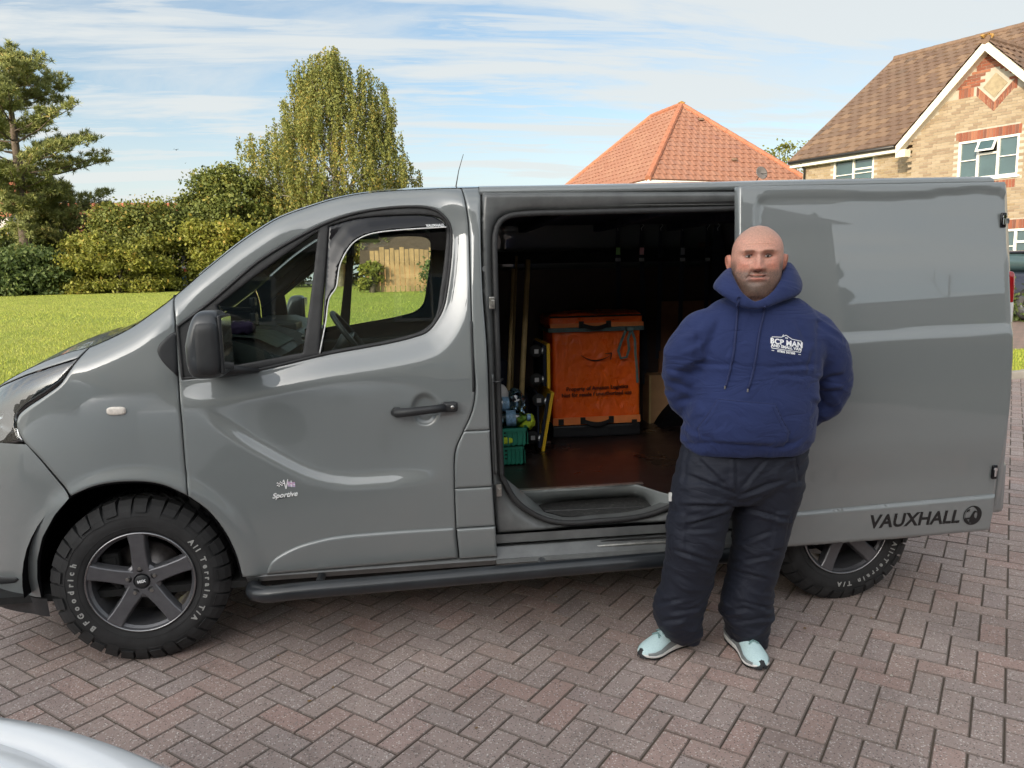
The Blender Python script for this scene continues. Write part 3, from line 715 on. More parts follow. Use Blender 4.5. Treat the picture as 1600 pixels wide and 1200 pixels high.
# ---- wheels
MT['letter'] = simple('raised_white_letters', (.34, .34, .33), .7, vary=.1, scale=200)
def wheel(name, cx, cy, cz, spin=0., steer=0., words=True, back=False):
    """disc faces -y; returns part object"""
    R, Wd = .352, .235
    P_ = lambda V: V
    prof = [(.205, .03), (.214, .006), (.222, .0), (.232, -.004), (.262, -.010), (.290, -.009), (.312, .003), (.330, .022), (.338, .035), (.339, .11), (.339, .20), (.328, .225), (.30, .24), (.215, .235), (.205, .20)]
    me = apply_mods(fixn(MB().lathe(prof, (0, 0, 0), (0, 1, 0), 96).me(True)))
    def place(me, nm, mat, par=None, **kw):
        V = verts(me); ca, sa = math.cos(spin), math.sin(spin)
        V = np.stack([V[:, 0]*ca-V[:, 2]*sa, V[:, 1], V[:, 0]*sa+V[:, 2]*ca], 1)
        if back: V[:, 1] *= -1; V[:, 0] *= -1
        c2, s2 = math.cos(steer), math.sin(steer); V = np.stack([V[:, 0]*c2-V[:, 1]*s2, V[:, 0]*s2+V[:, 1]*c2, V[:, 2]], 1)
        setv(me, V+np.array([cx, cy, cz])); return put(nm, me, mat, par)
    w = place(me, 'wheel', 'tyre', van)
    # tread: staggered shoulder lugs that wrap onto the sidewall, and centre blocks
    t = MB(); n = 34
    def blk(a, y0, y1, r0, r1, dw, sk=0.):
        V = []
        for rr_, e in ((r0, 1.0), (r1, .84)):
            for yy, s_ in ((y0, 0), (y1, sk)):
                for q in (-dw, dw): V.append(((rr_)*math.cos(a+s_+q*e), yy, (rr_)*math.sin(a+s_+q*e)))
        t.add(V, [(0, 1, 3, 2), (4, 6, 7, 5), (0, 4, 5, 1), (2, 3, 7, 6), (0, 2, 6, 4), (1, 5, 7, 3)])
    for i in range(n):
        a = 2*math.pi*i/n; lng = i % 2
        for sd_ in (0, 1):
            f_ = (lambda y: y) if sd_ == 0 else (lambda y: Wd-y)
            # shoulder lug: profile down the sidewall
            rp_ = [(.286 if lng else .304, -.012), (.310, -.006), (.332, .006), (.3525, .024), (.3545, .066)]
            rb_ = [(.285 if lng else .298, .010), (.300, .012), (.318, .025), (.335, .040), (.335, .066)]
            V = []
            for (r0, y0), (r1, y1) in zip(rp_, rb_):
                jit = .006*math.sin(i*2.4+r0*40)
                for q in (-.081, .081): V.append((r0*math.cos(a+q*.92+jit), f_(y0), r0*math.sin(a+q*.92+jit)))
                for q in (.081, -.081): V.append((r1*math.cos(a+q+jit), f_(y1), r1*math.sin(a+q+jit)))
            F = []
            for k_ in range(4):
                for j in range(4): F.append((k_*4+j, k_*4+(j+1) % 4, k_*4+4+(j+1) % 4, k_*4+4+j))
            F += [(3, 2, 1, 0), (16, 17, 18, 19)]; t.add(V, F)
        blk(a+.05, .072, .105, .333, .3535, .050, .06); blk(a+.01, .110, .143, .333, .3535, .052, -.05); blk(a-.03, .148, .168, .333, .3535, .045, .03)
    place(fixn(t.me()), 'tread', 'tyre', w)
    # raised ring lines on the sidewall
    q = MB(); q.lathe([(.240, -.0045), (.2415, -.0085), (.243, -.0065)], (0, 0, 0), n=64); q.lathe([(.2865, -.008), (.288, -.0115), (.2895, -.008)], (0, 0, 0), n=64); place(q.me(True), 'sidewall_ring', 'tyre', w)
    # rim
    r = MB(); r.lathe([(.2165, .004), (.2165, -.004), (.2135, -.0065), (.209, -.004), (.205, .006), (.196, .016), (.194, .05), (.190, .20)], (0, 0, 0), n=72)
    for i in range(5):
        a = math.pi/2+2*math.pi*i/5
        u = np.array([math.cos(a), 0, math.sin(a)]); v = np.array([-math.sin(a), 0, math.cos(a)])
        secs = []
        for rr_, hw, yt, dp in ((.035, .034, .012, .03), (.07, .0305, .009, .034), (.12, .0280, .004, .036), (.17, .0290, -.001, .036), (.202, .0325, -.004, .032), (.2125, .0335, -.003, .016)):
            b = .004; sec = [(-hw-.008, yt+dp), (-hw-.004, yt+.012), (-hw, yt+.003), (-hw+b, yt), (hw-b, yt), (hw, yt+.003), (hw+.004, yt+.012), (hw+.008, yt+dp)]
            secs.append([tuple(u*rr_+v*s_+np.array([0, y_, 0])) for s_, y_ in sec])
        r.loft(secs, closed=True, cap=True)
    r.lathe([(.0, .030), (.030, .030), (.034, .012), (.062, .013), (.074, .020), (.076, .05)], (0, 0, 0), n=48)
    # webs between spokes near the hub
    ri = place(fixn(r.me(auto=None)), 'rim', 'rim', w)
    e = MB(); e.lathe([(.2155, -.0045), (.2140, -.0068), (.2115, -.0066), (.2105, -.0052)], (0, 0, 0), n=72)
    place(e.me(True), 'rim_lip', 'rim_edge', w)
    e = MB(); e.lathe([(0, .006), (.024, .006), (.0275, .009), (.028, .02)], (0, 0, 0), n=32); place(fixn(e.me(True)), 'centre_cap', 'black_trim', w)
    e = MB()
    for i in range(5):
        a = math.pi/2+.05+2*math.pi*i/5; c = (.056*math.cos(a), 0, .056*math.sin(a))
        e.lathe([(.0, .0112), (.0165, .0108), (.0175, .013)], c, n=16)
    place(e.me(True), 'lug_recess_shade', 'dark', w)  # black discs stand in for the shade in the nut recesses
    for i in range(5):
        a = math.pi/2+.05+2*math.pi*i/5; c = (.056*math.cos(a), .006, .056*math.sin(a))
        e = MB(); e.lathe([(0, -.0), (.0075, 0), (.0088, .003), (.0088, .02)], c, n=6); place(fixn(e.me()), 'wheel_nut', 'steel', w)
    e = MB(); e.lathe([(.0, .075), (.07, .075), (.072, .085), (.148, .087), (.148, .11), (.0, .11)], (0, 0, 0), n=48); place(fixn(e.me(True)), 'brake_disc', 'disc', w)
    e = MB(); e.box((-.16, .05, .02), (-.09, .12, .12), bev=.012); e.box((-.15, .045, .04), (-.10, .06, .10), bev=.006); e.tube([(-.12, .07, .0), (-.10, .08, -.06), (-.04, .1, -.10)], .018, 8); place(fixn(e.me()), 'brake_caliper', 'dark', w)
    if words:
        def arc(txt, rad, amid, step, size):
            n_ = len(txt)
            adv = {'i': .55, 'l': .55, ' ': .6, 'I': .55, '/': .6, 'r': .75, 't': .7, '-': .6, 'm': 1.3}
            tot = sum(adv.get(c, 1.) for c in txt); pos = -tot/2
            for c in txt:
                wd = adv.get(c, 1.); a = amid-(pos+wd/2)*step; pos += wd
                if c == ' ': continue
                m_ = text_me(c, size, .0012, .0011); V = verts(m_); rd = rad+V[:, 1]; aa = a-V[:, 0]/rad*1.0
                setv(m_, np.stack([rd*np.cos(aa), -.0115-V[:, 2]+.0*rd, rd*np.sin(aa)], 1)); ls.append(m_)
        for tx, am, stp in words:
            ls = []; arc(tx, .264, math.radians(am)-spin, stp*.93, .031); place(join(ls), 'sidewall_lettering', 'letter', w)
        m_ = text_me('MSX', .017, .0004, .0006); V = verts(m_); ca, sa = math.cos(-spin+.15), math.sin(-spin+.15)
        setv(m_, np.stack([V[:, 0]*ca-V[:, 1]*sa, .0055-V[:, 2], V[:, 0]*sa+V[:, 1]*ca], 1)); place(m_, 'cap_lettering', 'white_print', w)
    return w
def apply_mods0(me): return me
_apply = apply_mods
def apply_mods(me, *mods): return me if not mods else _apply(me, *mods)
fc = hull(215, 907, S0, -.005); FZ = .352
wheel('wheel', float(fc[0]), .055, FZ, spin=.02, steer=math.radians(3), words=[('BFGoodrich', 190, .145), ('All Terrain T/A', -2, .133)])
wheel('wheel', RAX, .075, RAZ, spin=math.radians(10), words=[('All-Terrain T/A', -57, .133), ('BFGoodrich', 130, .145)])
for x_ in (float(fc[0]), RAX): wheel('wheel', x_, VW-.07, .352, back=True, words=None)
# arch liners
for cx_, cz_ in ((ARC[0], ARC[1]), (RAX, .365)):
    for y0, y1 in ((.03, .42), (VW-.42, VW-.03)):
        q = MB(); V = []; n_ = 30
        for yy in (y0, y1):
            for a in np.linspace(-.08, math.pi+.08, n_): V.append((cx_+.46*math.cos(a), yy, cz_+.46*math.sin(a)))
        q.add(V, [(i, i+1, n_+i+1, n_+i) for i in range(n_-1)])
        yy = y1 if y0 < .5 else y0
        q.add([(cx_+.46*math.cos(a), yy, cz_+.46*math.sin(a)) for a in np.linspace(-.08, math.pi+.08, n_)], [tuple(range(n_))])
        q.put('arch_liner', 'liner', van)
# black arch lip seen inside the front arch edge
ribbon(catmull(hp([(63,934),(58,905),(58,875),(66,840),(85,805),(110,776),(150,760),(200,753.5),(250,757.5),(293,775.5),(325,799),(350,830),(368,866),(378.5,903)]), .015), .008, off=.014, n=6).put('arch_edge', 'liner', van, smooth=True)
# ---- floor pan, sills, underside
MB().box((-.75, .1, .28), (3.6, VW-.1, .31)).box((.5, .25, .20), (3.5, VW-.25, .28)).put('underbody', 'dark', van)
xa = float(hp([(380, 903)])[0][0])
zs_ = float(hp([(717, 873)])[0][1])
q = MB(); q.loft([[(x, .035, z0+.002), (x, .022, z0-.016), (x, .045, z0-.045), (x, .12, z0-.06), (x, .30, z0-.06), (x, .30, z0+.03), (x, .06, z0+.03)] for x, z0 in ((xa+.01, zs_), (3.0, zs_-.005))])
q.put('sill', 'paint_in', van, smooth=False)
q = MB(); q.box((RAX+.45, .05, .35), (XR, .12, .45), bev=.01); q.box((xa, VW-.12, .33), (RAX-.45, VW-.03, .42)); q.put('lower_sill', 'paint_in', van)
# side bar
tb = [pt(398, 917, .06), pt(399, 926, -.04), pt(415, 929, -.075), pt(460, 924, -.085)]+[pt(560, 915.5, -.085), pt(1045, 873.5, -.085)]
tb = [np.array(p) for p in tb]; e_ = tb[-1]+(tb[-1]-tb[-2])*1.0; e_[0] = RAX-.52; e_[2] = tb[-1][2]; tb.append(e_); tb.append(e_+np.array([.03, .09, 0])); 
MB().tube(catmull(tb, .03), .0345, 18).put('side_bar', 'bar', van, smooth=True)
q = MB()
for x in (.75, 1.7, 2.5): q.tube([(x, -.07, e_[2]), (x, .06, e_[2]-.01), (x, .25, .30)], .018, 8)
q.put('bar_bracket', 'bar', van)
# ---- sliding door, run back along the side
DO = -.10
def SD0(x, z): 
    x = np.asarray(x, float); z = np.asarray(z, float); d = z-1.30
    return DO+.5*(d+np.sqrt(d*d+.0009))*.135+.016*(np.clip(.80-z, 0, 9)/.4)**2+0*x
hd_ = lambda L: [hull(u, v, SD0) for u, v in L]
WZ = hd_([(1320, 531), (1578, 514.5)]); wz = lambda x: WZ[0][1]+(x-WZ[0][0])*(WZ[1][1]-WZ[0][1])/(WZ[1][0]-WZ[0][0])
LZ2 = hd_([(1255, 729), (1570, 707)]); lz2 = lambda x: LZ2[0][1]+(x-LZ2[0][0])*(LZ2[1][1]-LZ2[0][1])/(LZ2[1][0]-LZ2[0][0])
RP = catmull(hd_([(1183,540),(1181,400),(1182,325),(1187,311),(1202,306.5),(1400,305),(1576,303.5),(1578,420),(1580,515)]), .012)
rec = [tuple(p) for p in RP]; _rc = rec[::2]
def SD(x, z):
    y = SD0(x, z); w = wz(x)
    P2 = np.stack([np.asarray(x), np.asarray(z)], 1)
    dd = polydist(P2, _rc, False); ins = inpoly(P2, rec)
    y = y+.009*np.where(ins, ss(dd, 0, .012), 0)*ss(z-w, -.005, .02)
    y = y-.011*(1-ss(z-w, -.008, .016))*ss(z, .9, 1.2)*1.0                # waist ledge, lower skin stands proud
    l2 = lz2(x); y = y-.011*(1-ss(z, .9, 1.2))                         
    y = y+.020*(1-ss(z-l2, -.13, .10))                                   # lower body tucks in
    return y
dpo = hd_([(1155.5,291),(1300,289),(1571,284)])+catmull(hd_([(1574,300),(1578.5,440),(1581,519),(1577,621),(1568,700),(1556,772)]), .02)+hd_([(1548,829),(1400,842),(1220,856),(1157,861)])+hd_([(1156,700),(1156,450)])
sdoor = panel('sliding_door', dpo, 'paint', van, Sf=SD, inset=0, h=.016, thick=.045, bev=.006, drop=.004)
cl2 = hd_([(1160,809.5),(1234,802),(1556,772.5),(1553,800),(1546.5,829),(1400,842.5),(1220,856),(1160,860.5)])
panel('door_cladding', cl2, 'paint', van, Sf=SD, off=-.016, thick=.02, bev=.012, drop=.012, inset=0)
def SDc(x, z): return SD(x, z)-.016
put('cladding_lettering', onS(text_me('VAUXHALL', .088, .0003, .0024, space=1.02), 1430, 812, Sf=SDc, off=-.0015, rot=-.005, shear=.12), 'black_print', sdoor)
# round emblem: ring, wing, head and banner
def emblem():
    R = .047; q = MB(); n_ = 48
    def ann(r0, r1, a0, a1, cx_=0, cy_=0, z=.0003):
        k_ = max(8, int(n_*(a1-a0)/6.28)); V = []; 
        for i in range(k_+1):
            a = a0+(a1-a0)*i/k_
            rr0 = r0(i/k_) if callable(r0) else r0; V += [(cx_+rr0*math.cos(a), cy_+rr0*math.sin(a), z), (cx_+r1*math.cos(a), cy_+r1*math.sin(a), z)]
        q.add(V, [(2*i, 2*i+1, 2*i+3, 2*i+2) for i in range(k_)])
    ann(R*.91, R, 0, 2*math.pi)
    ann(R*.78, R*.82, math.radians(120), math.radians(215))
    ann(lambda t: R*(.93-.42*math.sin(math.pi*min(1, t*1.05))**.8), R*.93, math.radians(-110), math.radians(105))
    def poly(p, z=.0004):
        P = [(a*R, b*R, z) for a, b in p]; q.add(P, [tuple(range(len(P)))])
    poly([(-.30, -.75), (.45, -.80), (.55, -.45), (.22, -.20), (.18, .08), (.28, .30), (.50, .28), (.36, .44), (.16, .50), (.02, .36), (-.16, .0), (-.30, -.25)])
    poly([(-.82, -.22), (-.25, -.20), (-.25, -.38), (-.85, -.40)]); poly([(-.70, .40), (-.62, .62), (-.25, .66), (-.40, .58), (-.30, .40), (-.52, .50), (-.48, .34)]); 
    poly([(-.95, -.28), (-.62, -.30), (-.30, -.72), (-.10, -.95), (-.45, -.88)])
    me = q.me(); return me
put('round_emblem', onS(emblem(), 1519, 805, Sf=SDc, off=-.0022), 'black_print', sdoor)
for (u, v) in ((1566, 344), (1552, 737)):
    c = hull(u, v, SD); y = float(SD(np.array([c[0]]), np.array([c[1]]))[0]); q = MB()
    q.box((c[0]-.013, y-.012, c[1]-.033), (c[0]+.013, y, c[1]+.033), bev=.011); hs_ = q.put('door_lock', 'black_gloss', sdoor, smooth=True)
    q = MB(); q.lathe([(0, -.004), (.008, -.004), (.009, 0)], (c[0], y-.012, c[1]+.014), n=14); q.box((c[0]-.006, y-.016, c[1]-.02), (c[0]+.004, y-.012, c[1]+.008), bev=.002)
    put('lock_detail', q.me(), 'chrome', van)
# inner skin of the door
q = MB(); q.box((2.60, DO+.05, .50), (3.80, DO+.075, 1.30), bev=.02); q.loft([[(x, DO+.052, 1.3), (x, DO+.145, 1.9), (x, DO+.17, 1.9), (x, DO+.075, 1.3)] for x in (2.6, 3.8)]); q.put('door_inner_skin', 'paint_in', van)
# ---- roof side rail over the door opening and down to the tail
def railY(x): return float(S0(np.array([x]), np.array([1.95]))[0])+.02
rr = []
for x in list(np.linspace(GAP3[0][0]-.01, XR-.04, 24)):
    zt = zt_(x); y0 = railY(x); rr.append([(x, y0+.075, zt+.004), (x, y0+.03, zt+.002), (x, y0+.004, zt-.012), (x, y0, zt-.03), (x, y0+.012, zt-.038), (x, y0+.06, zt-.040)])
MB().loft(rr, closed=False, cap=False).put('roof_rail', 'paint', van, smooth=True)
# opening surround: jamb, track slot, seal
xj0 = lambda z: gz(GAP3, z)
APx = [(783,742),(779,640),(776,520),(774,400),(775,365),(783,345),(805,335),(900,331),(1160,325)]
YJ = .085
ap = [np.array(unp(u, v, YJ)) for u, v in APx]
ap = catmull(ap, .02, False); zr = ap[-1][1]
ap += [np.array([apR+.02, zr]), np.array([apR+.06, zr-.10]), np.array([apR+.06, .66])]
low_ = catmull([np.array(unp(u, v, YJ)) for u, v in [(1066,772),(1046,789),(1000,805),(935,812),(880,815),(840,805),(805,780),(783,742)]], .02)
ap_full = ap+[np.array(p) for p in low_][:-1]
def Sj(x, z):
    x = np.asarray(x, float); z = np.asarray(z, float)
    d = polydist(np.stack([x, z], 1), ap_full); return .052+.035*(1-ss(d, .0, .05))+.10*np.clip(z-1.3, 0, 9)*.15/.15*.9-.0*x
jz = float(unp(900, 868, .03)[1])
jout = [(gz(GAP3, z)+.003, z) for z in np.linspace(1.955, .37, 40)]
jout = [(jout[0][0], 1.935)]+[p for p in jout if p[1] < 1.93 and p[1] > .455]+[(jout[-1][0], .455), (apR+.10, .455), (apR+.10, 1.935)]
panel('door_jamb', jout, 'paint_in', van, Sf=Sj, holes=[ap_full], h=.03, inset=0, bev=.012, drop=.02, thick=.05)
# seal
def tub(path, Y, r, nm, mt, n=10, closed=False, par=van):
    p = [(a[0], Y if not callable(Y) else Y(a[1]), a[1]) for a in path]
    if closed: p += p[:2]
    return MB().tube(p, r, n).put(nm, mt, par, smooth=True)
sj = lambda z: .068+.135*max(0, z-1.3)*.67
tub(ap_full, lambda z: sj(z), .0125, 'door_seal', 'rubber', closed=True)
# pressings on the jamb: rolled ribs beside the seal
tub([p+np.array([-.026, 0.012]) for p in ap[:22]], lambda z: sj(z)-.004, .007, 'jamb_rib', 'paint_in')
tub([(gz(GAP3, z)+.012, z) for z in np.linspace(.5, 1.86, 20)], lambda z: sj(z)+.006, .009, 'jamb_rib', 'dark')
# top track
q = MB(); zt = zt_(2.); q.box((GAP3[0][0]+.01, .115, zt-.085), (apR+.1, .20, zt-.042)); q.put('track_recess', 'dark', van)
q = MB(); q.loft([[(x, .135, zt-.078), (x, .120, zt-.082), (x, .120, zt-.092), (x, .15, zt-.096)] for x in (GAP3[0][0]+.01, apR+.1)], closed=False); q.loft([[(x, .125, zt-.052), (x, .118, zt-.056), (x, .122, zt-.062)] for x in (GAP3[0][0]+.01, apR+.1)], closed=False)
q.put('top_track', 'paint_in', van)
# striker plates and check link
for (u, v, w_, h_) in ((768, 473, .012, .05), (779, 765, .012, .055)):
    c = pt(u, v, .05); q = MB(); q.box((c[0]-w_, .035, c[2]-h_/2), (c[0]+w_, .055, c[2]+h_/2), bev=.003); q.box((c[0]-.004, .02, c[2]-.012), (c[0]+.010, .04, c[2]+.012), bev=.002); q.put('door_striker', 'steel', van)
c = pt(775, 596, .04); MB().tube([(c[0]-.012, .03, c[2]), (c[0]+.012, .02, c[2]), (c[0]+.03, .05, c[2]+.008)], .005, 8).put('door_buffer', 'black_trim', van, smooth=True)
# ---- step well and lower sill with roller track
q = MB(); xs_ = [1.50, apR+.12]
prof = [(.050, .455), (.050, .415), (.11, .410), (.11, .375), (.02, .352), (.014, .335), (.03, .318), (.10, .31)]
q.loft([[(x, y, z-.004*(x-1.5)) for y, z in prof] for x in xs_], closed=False, cap=False); q.put('sill_ledge', 'paint_in', van)
trk = catmull([np.array([p[0], p[1], p[2]]) for p in (pt(790, 868, .12), pt(830, 862, .11), pt(880, 857, .07), pt(960, 851, .045), pt(1060, 845, .04))], .03); q = MB(); q.tube(trk, .011, 8, flat=.6); q.put('lower_track', 'alu', van, smooth=True)
q = MB(); q.tube([p+np.array([0, .012, .016]) for p in trk], .007, 8, flat=.6); q.put('track_edge', 'dark', van, smooth=True)
# step well: a shallow pan below floor level
FLZ = .58
st = lambda u, v, Z: ung(u, v, Z)
outer = catmull([np.array([unp(u, v, YJ)[0], YJ, unp(u, v, YJ)[1]]) for u, v in [(1066,772),(1046,789),(1000,805),(935,812),(880,815),(840,805),(805,780),(787,745)]], .02)
ztr = .475; top = [st(1058, 774, FLZ), st(1040, 771, FLZ), st(1020, 765, FLZ), st(990, 757, FLZ), st(935, 760, FLZ), st(870, 764, FLZ), st(812, 767, FLZ), st(795, 769, FLZ)]
top = catmull(top, .02)
def resamp(P, n):
    P = np.array(P); L = np.r_[0, np.cumsum(np.linalg.norm(np.diff(P, axis=0), axis=1))]; t = np.linspace(0, L[-1], n); return np.stack([np.interp(t, L, P[:, k_]) for k_ in range(3)], 1)
trO = resamp([st(1022, 797, ztr), st(1000, 803, ztr), st(940, 806, ztr), st(880, 808, ztr), st(850, 800, ztr), st(842, 790, ztr)], 40)
trI = resamp([st(1022, 797, ztr), st(1008, 780, ztr), st(990, 776, ztr), st(900, 781, ztr), st(852, 787, ztr), st(842, 790, ztr)], 40)
O_ = resamp(outer, 40); T_ = resamp(top, 40)
q = MB(); 
q.loft([[tuple(p) for p in T_], [tuple(p-np.array([0, .004, .010])) for p in T_], [tuple(.45*a+.55*b-np.array([0, 0, .015])) for a, b in zip(T_, trI)], [tuple(p) for p in trI]], closed=False, cap=False)
q.loft([[tuple(p) for p in trO], [tuple(.5*a+.5*b) for a, b in zip(trO, O_)], [tuple(p) for p in O_]], closed=False, cap=False)
MT['step_lit_paint'] = simple('step_well_lit_paint', (.26, .28, .28), .35, 0, .6, .15, 5); q.put('step_well', 'step_lit_paint', van, smooth=True)  # body paint lightened to offset the shade inside the well
Mg = Mat('step_tread', (.045, .045, .046), .7); g1 = Mg.noise(70, 4, .7); Mg.base(Mg.ramp(g1, (.40, (.03, .03, .03)), (.62, (.06, .06, .058)), (.72, (.22, .21, .19)))); Mg.bump(Mg.noise(180, 2), .002, .8); MT['step'] = Mg.m
q = MB(); q.loft([[tuple(p+np.array([0, 0, .004])) for p in trI], [tuple(p+np.array([0, 0, .004])) for p in trO]], closed=False, cap=False); q.put('step_tread', 'step', van)
stp = resamp([st(852, 799, ztr+.006), st(1000, 792, ztr+.006)], 2); MB().tube([tuple(p) for p in stp], .006, 6).put('tread_rib', 'rubber', van)
# ---- load floor, threshold and lining
Mf = Mat('phenolic_floor', (.022, .014, .013), .30, 0, .15); 
f1 = Mf.noise(3, 5); Mf.base(Mf.ramp(f1, (.35, (.014, .009, .008)), (.7, (.034, .018, .016)))); sp = Mf.noise(120, 3, .8); Mf.rgh(Mf.rng(f1, .3, .7, .22, .42)); Mf.bump(sp, .002, .7); MT['floor_board'] = Mf.m
fl_ = [(1.53, .20)]+[(float(p[0]), float(p[1])) for p in reversed(T_)]+[(2.70, .16), (3.9, .16), (3.9, VW-.14), (1.53, VW-.14)]
fl_ = sorted([p for p in fl_[:1]], key=lambda p: p[0])+fl_[1:]
q = MB(); q.prism([(x, y, FLZ-.012) for x, y in fl_], (0, 0, .012)); q.put('load_floor', 'floor_board', van)
q = MB(); a_, b_ = st(808, 766.5, FLZ), st(1004, 755.5, FLZ); q.box((0, -.014, 0), (float(np.linalg.norm(b_-a_)), .014, .004), M=Matrix.Translation(Vector(a_)+Vector((0, 0, .001)))@Matrix.Rotation(math.atan2(b_[1]-a_[1], b_[0]-a_[0]), 4, 'Z')); q.put('threshold_strip', 'alu', van)
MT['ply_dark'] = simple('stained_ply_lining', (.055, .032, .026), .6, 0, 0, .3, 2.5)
MT['navy_dark'] = simple('blanket_navy', (.02, .024, .042), .9, bump=.004, bscale=12)
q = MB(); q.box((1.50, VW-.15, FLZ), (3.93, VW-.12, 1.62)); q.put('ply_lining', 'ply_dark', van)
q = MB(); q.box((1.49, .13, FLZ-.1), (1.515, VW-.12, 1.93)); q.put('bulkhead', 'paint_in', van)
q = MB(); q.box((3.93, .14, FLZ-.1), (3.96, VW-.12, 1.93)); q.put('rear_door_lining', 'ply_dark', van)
q = MB(); q.box((1.50, .20, 1.905), (3.95, VW-.16, 1.925)); 
for x in (1.9, 2.4, 2.9, 3.4): q.box((x, .2, 1.86), (x+.06, VW-.16, 1.905), bev=.01)
q.put('roof_lining', 'navy_dark', van)
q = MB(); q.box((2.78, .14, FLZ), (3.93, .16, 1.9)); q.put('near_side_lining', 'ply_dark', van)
q = MB(); q.box((1.50, VW-.17, 1.66), (3.93, VW-.13, 1.74), bev=.006); q.put('lashing_rail', 'dark', van)
# ---- tail: rear doors, corner lamp, bumper, aerial
q = MB(); rows = []
for z in np.linspace(.44, 1.965, 24):
    yo = float(Sq(np.array([XR]), np.array([z]))[0])+.0; xo = XR+.03-.05*max(0, z-1.2)*.5
    rows.append([(XR-.02, yo-.002, z), (XR+.012, yo+.006, z), (xo, yo+.035, z), (xo+.012, .98, z), (xo, VW-yo-.035, z), (XR+.012, VW-yo-.006, z), (XR-.02, VW-yo+.002, z)])
q.loft(rows, closed=False, cap=False); q.put('rear_doors', 'paint', van, smooth=True)
for fy in ((lambda y: y), (lambda y: VW-y)):
    tl = pt(1585, 440, .03)
    q = MB(); z0, z1 = 1.24, 1.56
    V, F = sup((XR-.006, fy(.055), (z0+z1)/2), (.026, .030, (z1-z0)/2), (.6, .3)); q.add(V, F); tlo = q.put('tail_lamp', 'lamp_red', van, smooth=True) if 'lamp_red' in MT else None
    if tlo is None:
        MT['lamp_red'] = simple('red_lens', (.35, .008, .012), .08, 0, 1, .1); MT['lamp_white'] = simple('white_lens', (.75, .74, .74), .1, 0, 1, .1); tlo = q.put('tail_lamp', 'lamp_red', van, smooth=True)
    V, F = sup((XR-.0055, fy(.0545), 1.355), (.027, .031, .075), (.6, .3)); MB().add(V, F).put('reversing_lens', 'lamp_white', tlo, smooth=True)
q = MB(); q.box((XR-.10, .02, .40), (XR+.045, VW-.02, .66), bev=.03); q.box((XR-.05, .03, .66), (XR+.035, VW-.03, .70), bev=.015); q.put('rear_bumper', 'paint', van, smooth=True)
q = MB(); 
for z in (1.70, 1.78): q.box((XR-.01, .095, z), (XR+.022, .125, z+.025), bev=.004)
q.put('rear_hinge', 'paint_in', van)
q = MB(); c = pt(1579, 293, .12); q.box((XR-.03, .12, c[2]-.02), (XR+.008, .20, c[2]+.012), bev=.008); q.put('roof_corner_marker', 'lamp_white', van)
ab = pt(708, 292, .35); at_ = pt(724, 241, .35); q = MB(); q.tube([tuple(ab-np.array([0, 0, .06])), tuple(.5*ab+.5*at_+np.array([.002, 0, 0])), tuple(at_)], [.004, .0022, .0015], 6); q.lathe([(.02, 0), (.012, .02), (.004, .035)], tuple(ab-np.array([0, 0, .05])), (0, 0, 1), 12); q.put('aerial', 'black_trim', van)
# ---- cab interior
MT['dash'] = simple('dash_plastic', (.035, .042, .042), .45, 0, 0, .2, 12, .0006, 500)
MT['dash_top'] = simple('dash_top_plastic', (.05, .075, .068), .5, 0, 0, .2, 9)
MT['trim_light'] = simple('grey_green_trim', (.30, .36, .33), .6, 0, 0, .1, 4)
MT['seat'] = simple('seat_cloth', (.03, .03, .034), .9, 0, 0, .3, 30, .002, 300)
prof = [(.22, 1.00), (.20, 1.30), (.30, 1.345), (.46, 1.345), (.56, 1.315), (.63, 1.27), (.60, 1.14), (.50, 1.02), (.48, .80), (.22, .80)]
rows = [[(x+dx, y, z+dz) for x, z in prof] for y, dx, dz in ((.16, -.03, -.01), (.30, 0, 0), (.72, .0, 0), (.78, .05, .015), (1.15, .05, .02), (1.22, .03, .03), (1.62, .03, .03), (VW-.16, -.03, 0))]
db = MB().loft(rows).put('dashboard', 'dash', van, smooth=False)
q = MB(); q.loft([[(x, y, z) for x, z in ((.20, 1.352), (.34, 1.362), (.52, 1.342), (.60, 1.300))] for y in (.2, .45, .70)], closed=False); q.put('dash_pad', 'dash_top', van, smooth=True)
q = MB(); q.box((.575, .25, 1.05), (.645, .66, 1.19), bev=.02); q.put('glove_box', 'dash_top', van)
q = MB(); q.box((.64, .80, 1.20), (.66, 1.04, 1.34), bev=.006); 
q.put('radio_screen', 'black_gloss', van)
for y0 in (.74, 1.07):
    q = MB()
    for k_ in range(5): q.box((.63, y0, 1.215+.022*k_), (.668, y0+.05, 1.223+.022*k_))
    q.put('air_vent', 'chrome', van)
q = MB(); q.tube([(.662+.03, .79, 1.20), (.672, .79, 1.35)], .004, 6); q.tube([(.662+.03, 1.05, 1.20), (.672, 1.05, 1.35)], .004, 6); q.put('vent_trim', 'chrome', van)
for (x, y, z) in ((.66, .86, 1.12), (.66, .93, 1.12), (.66, 1.0, 1.12)):
    MB().lathe([(0, .02), (.018, .02), (.02, 0)], (x, y, z), (1, 0, 0), 14).put('heater_knob', 'steel', van, smooth=True)
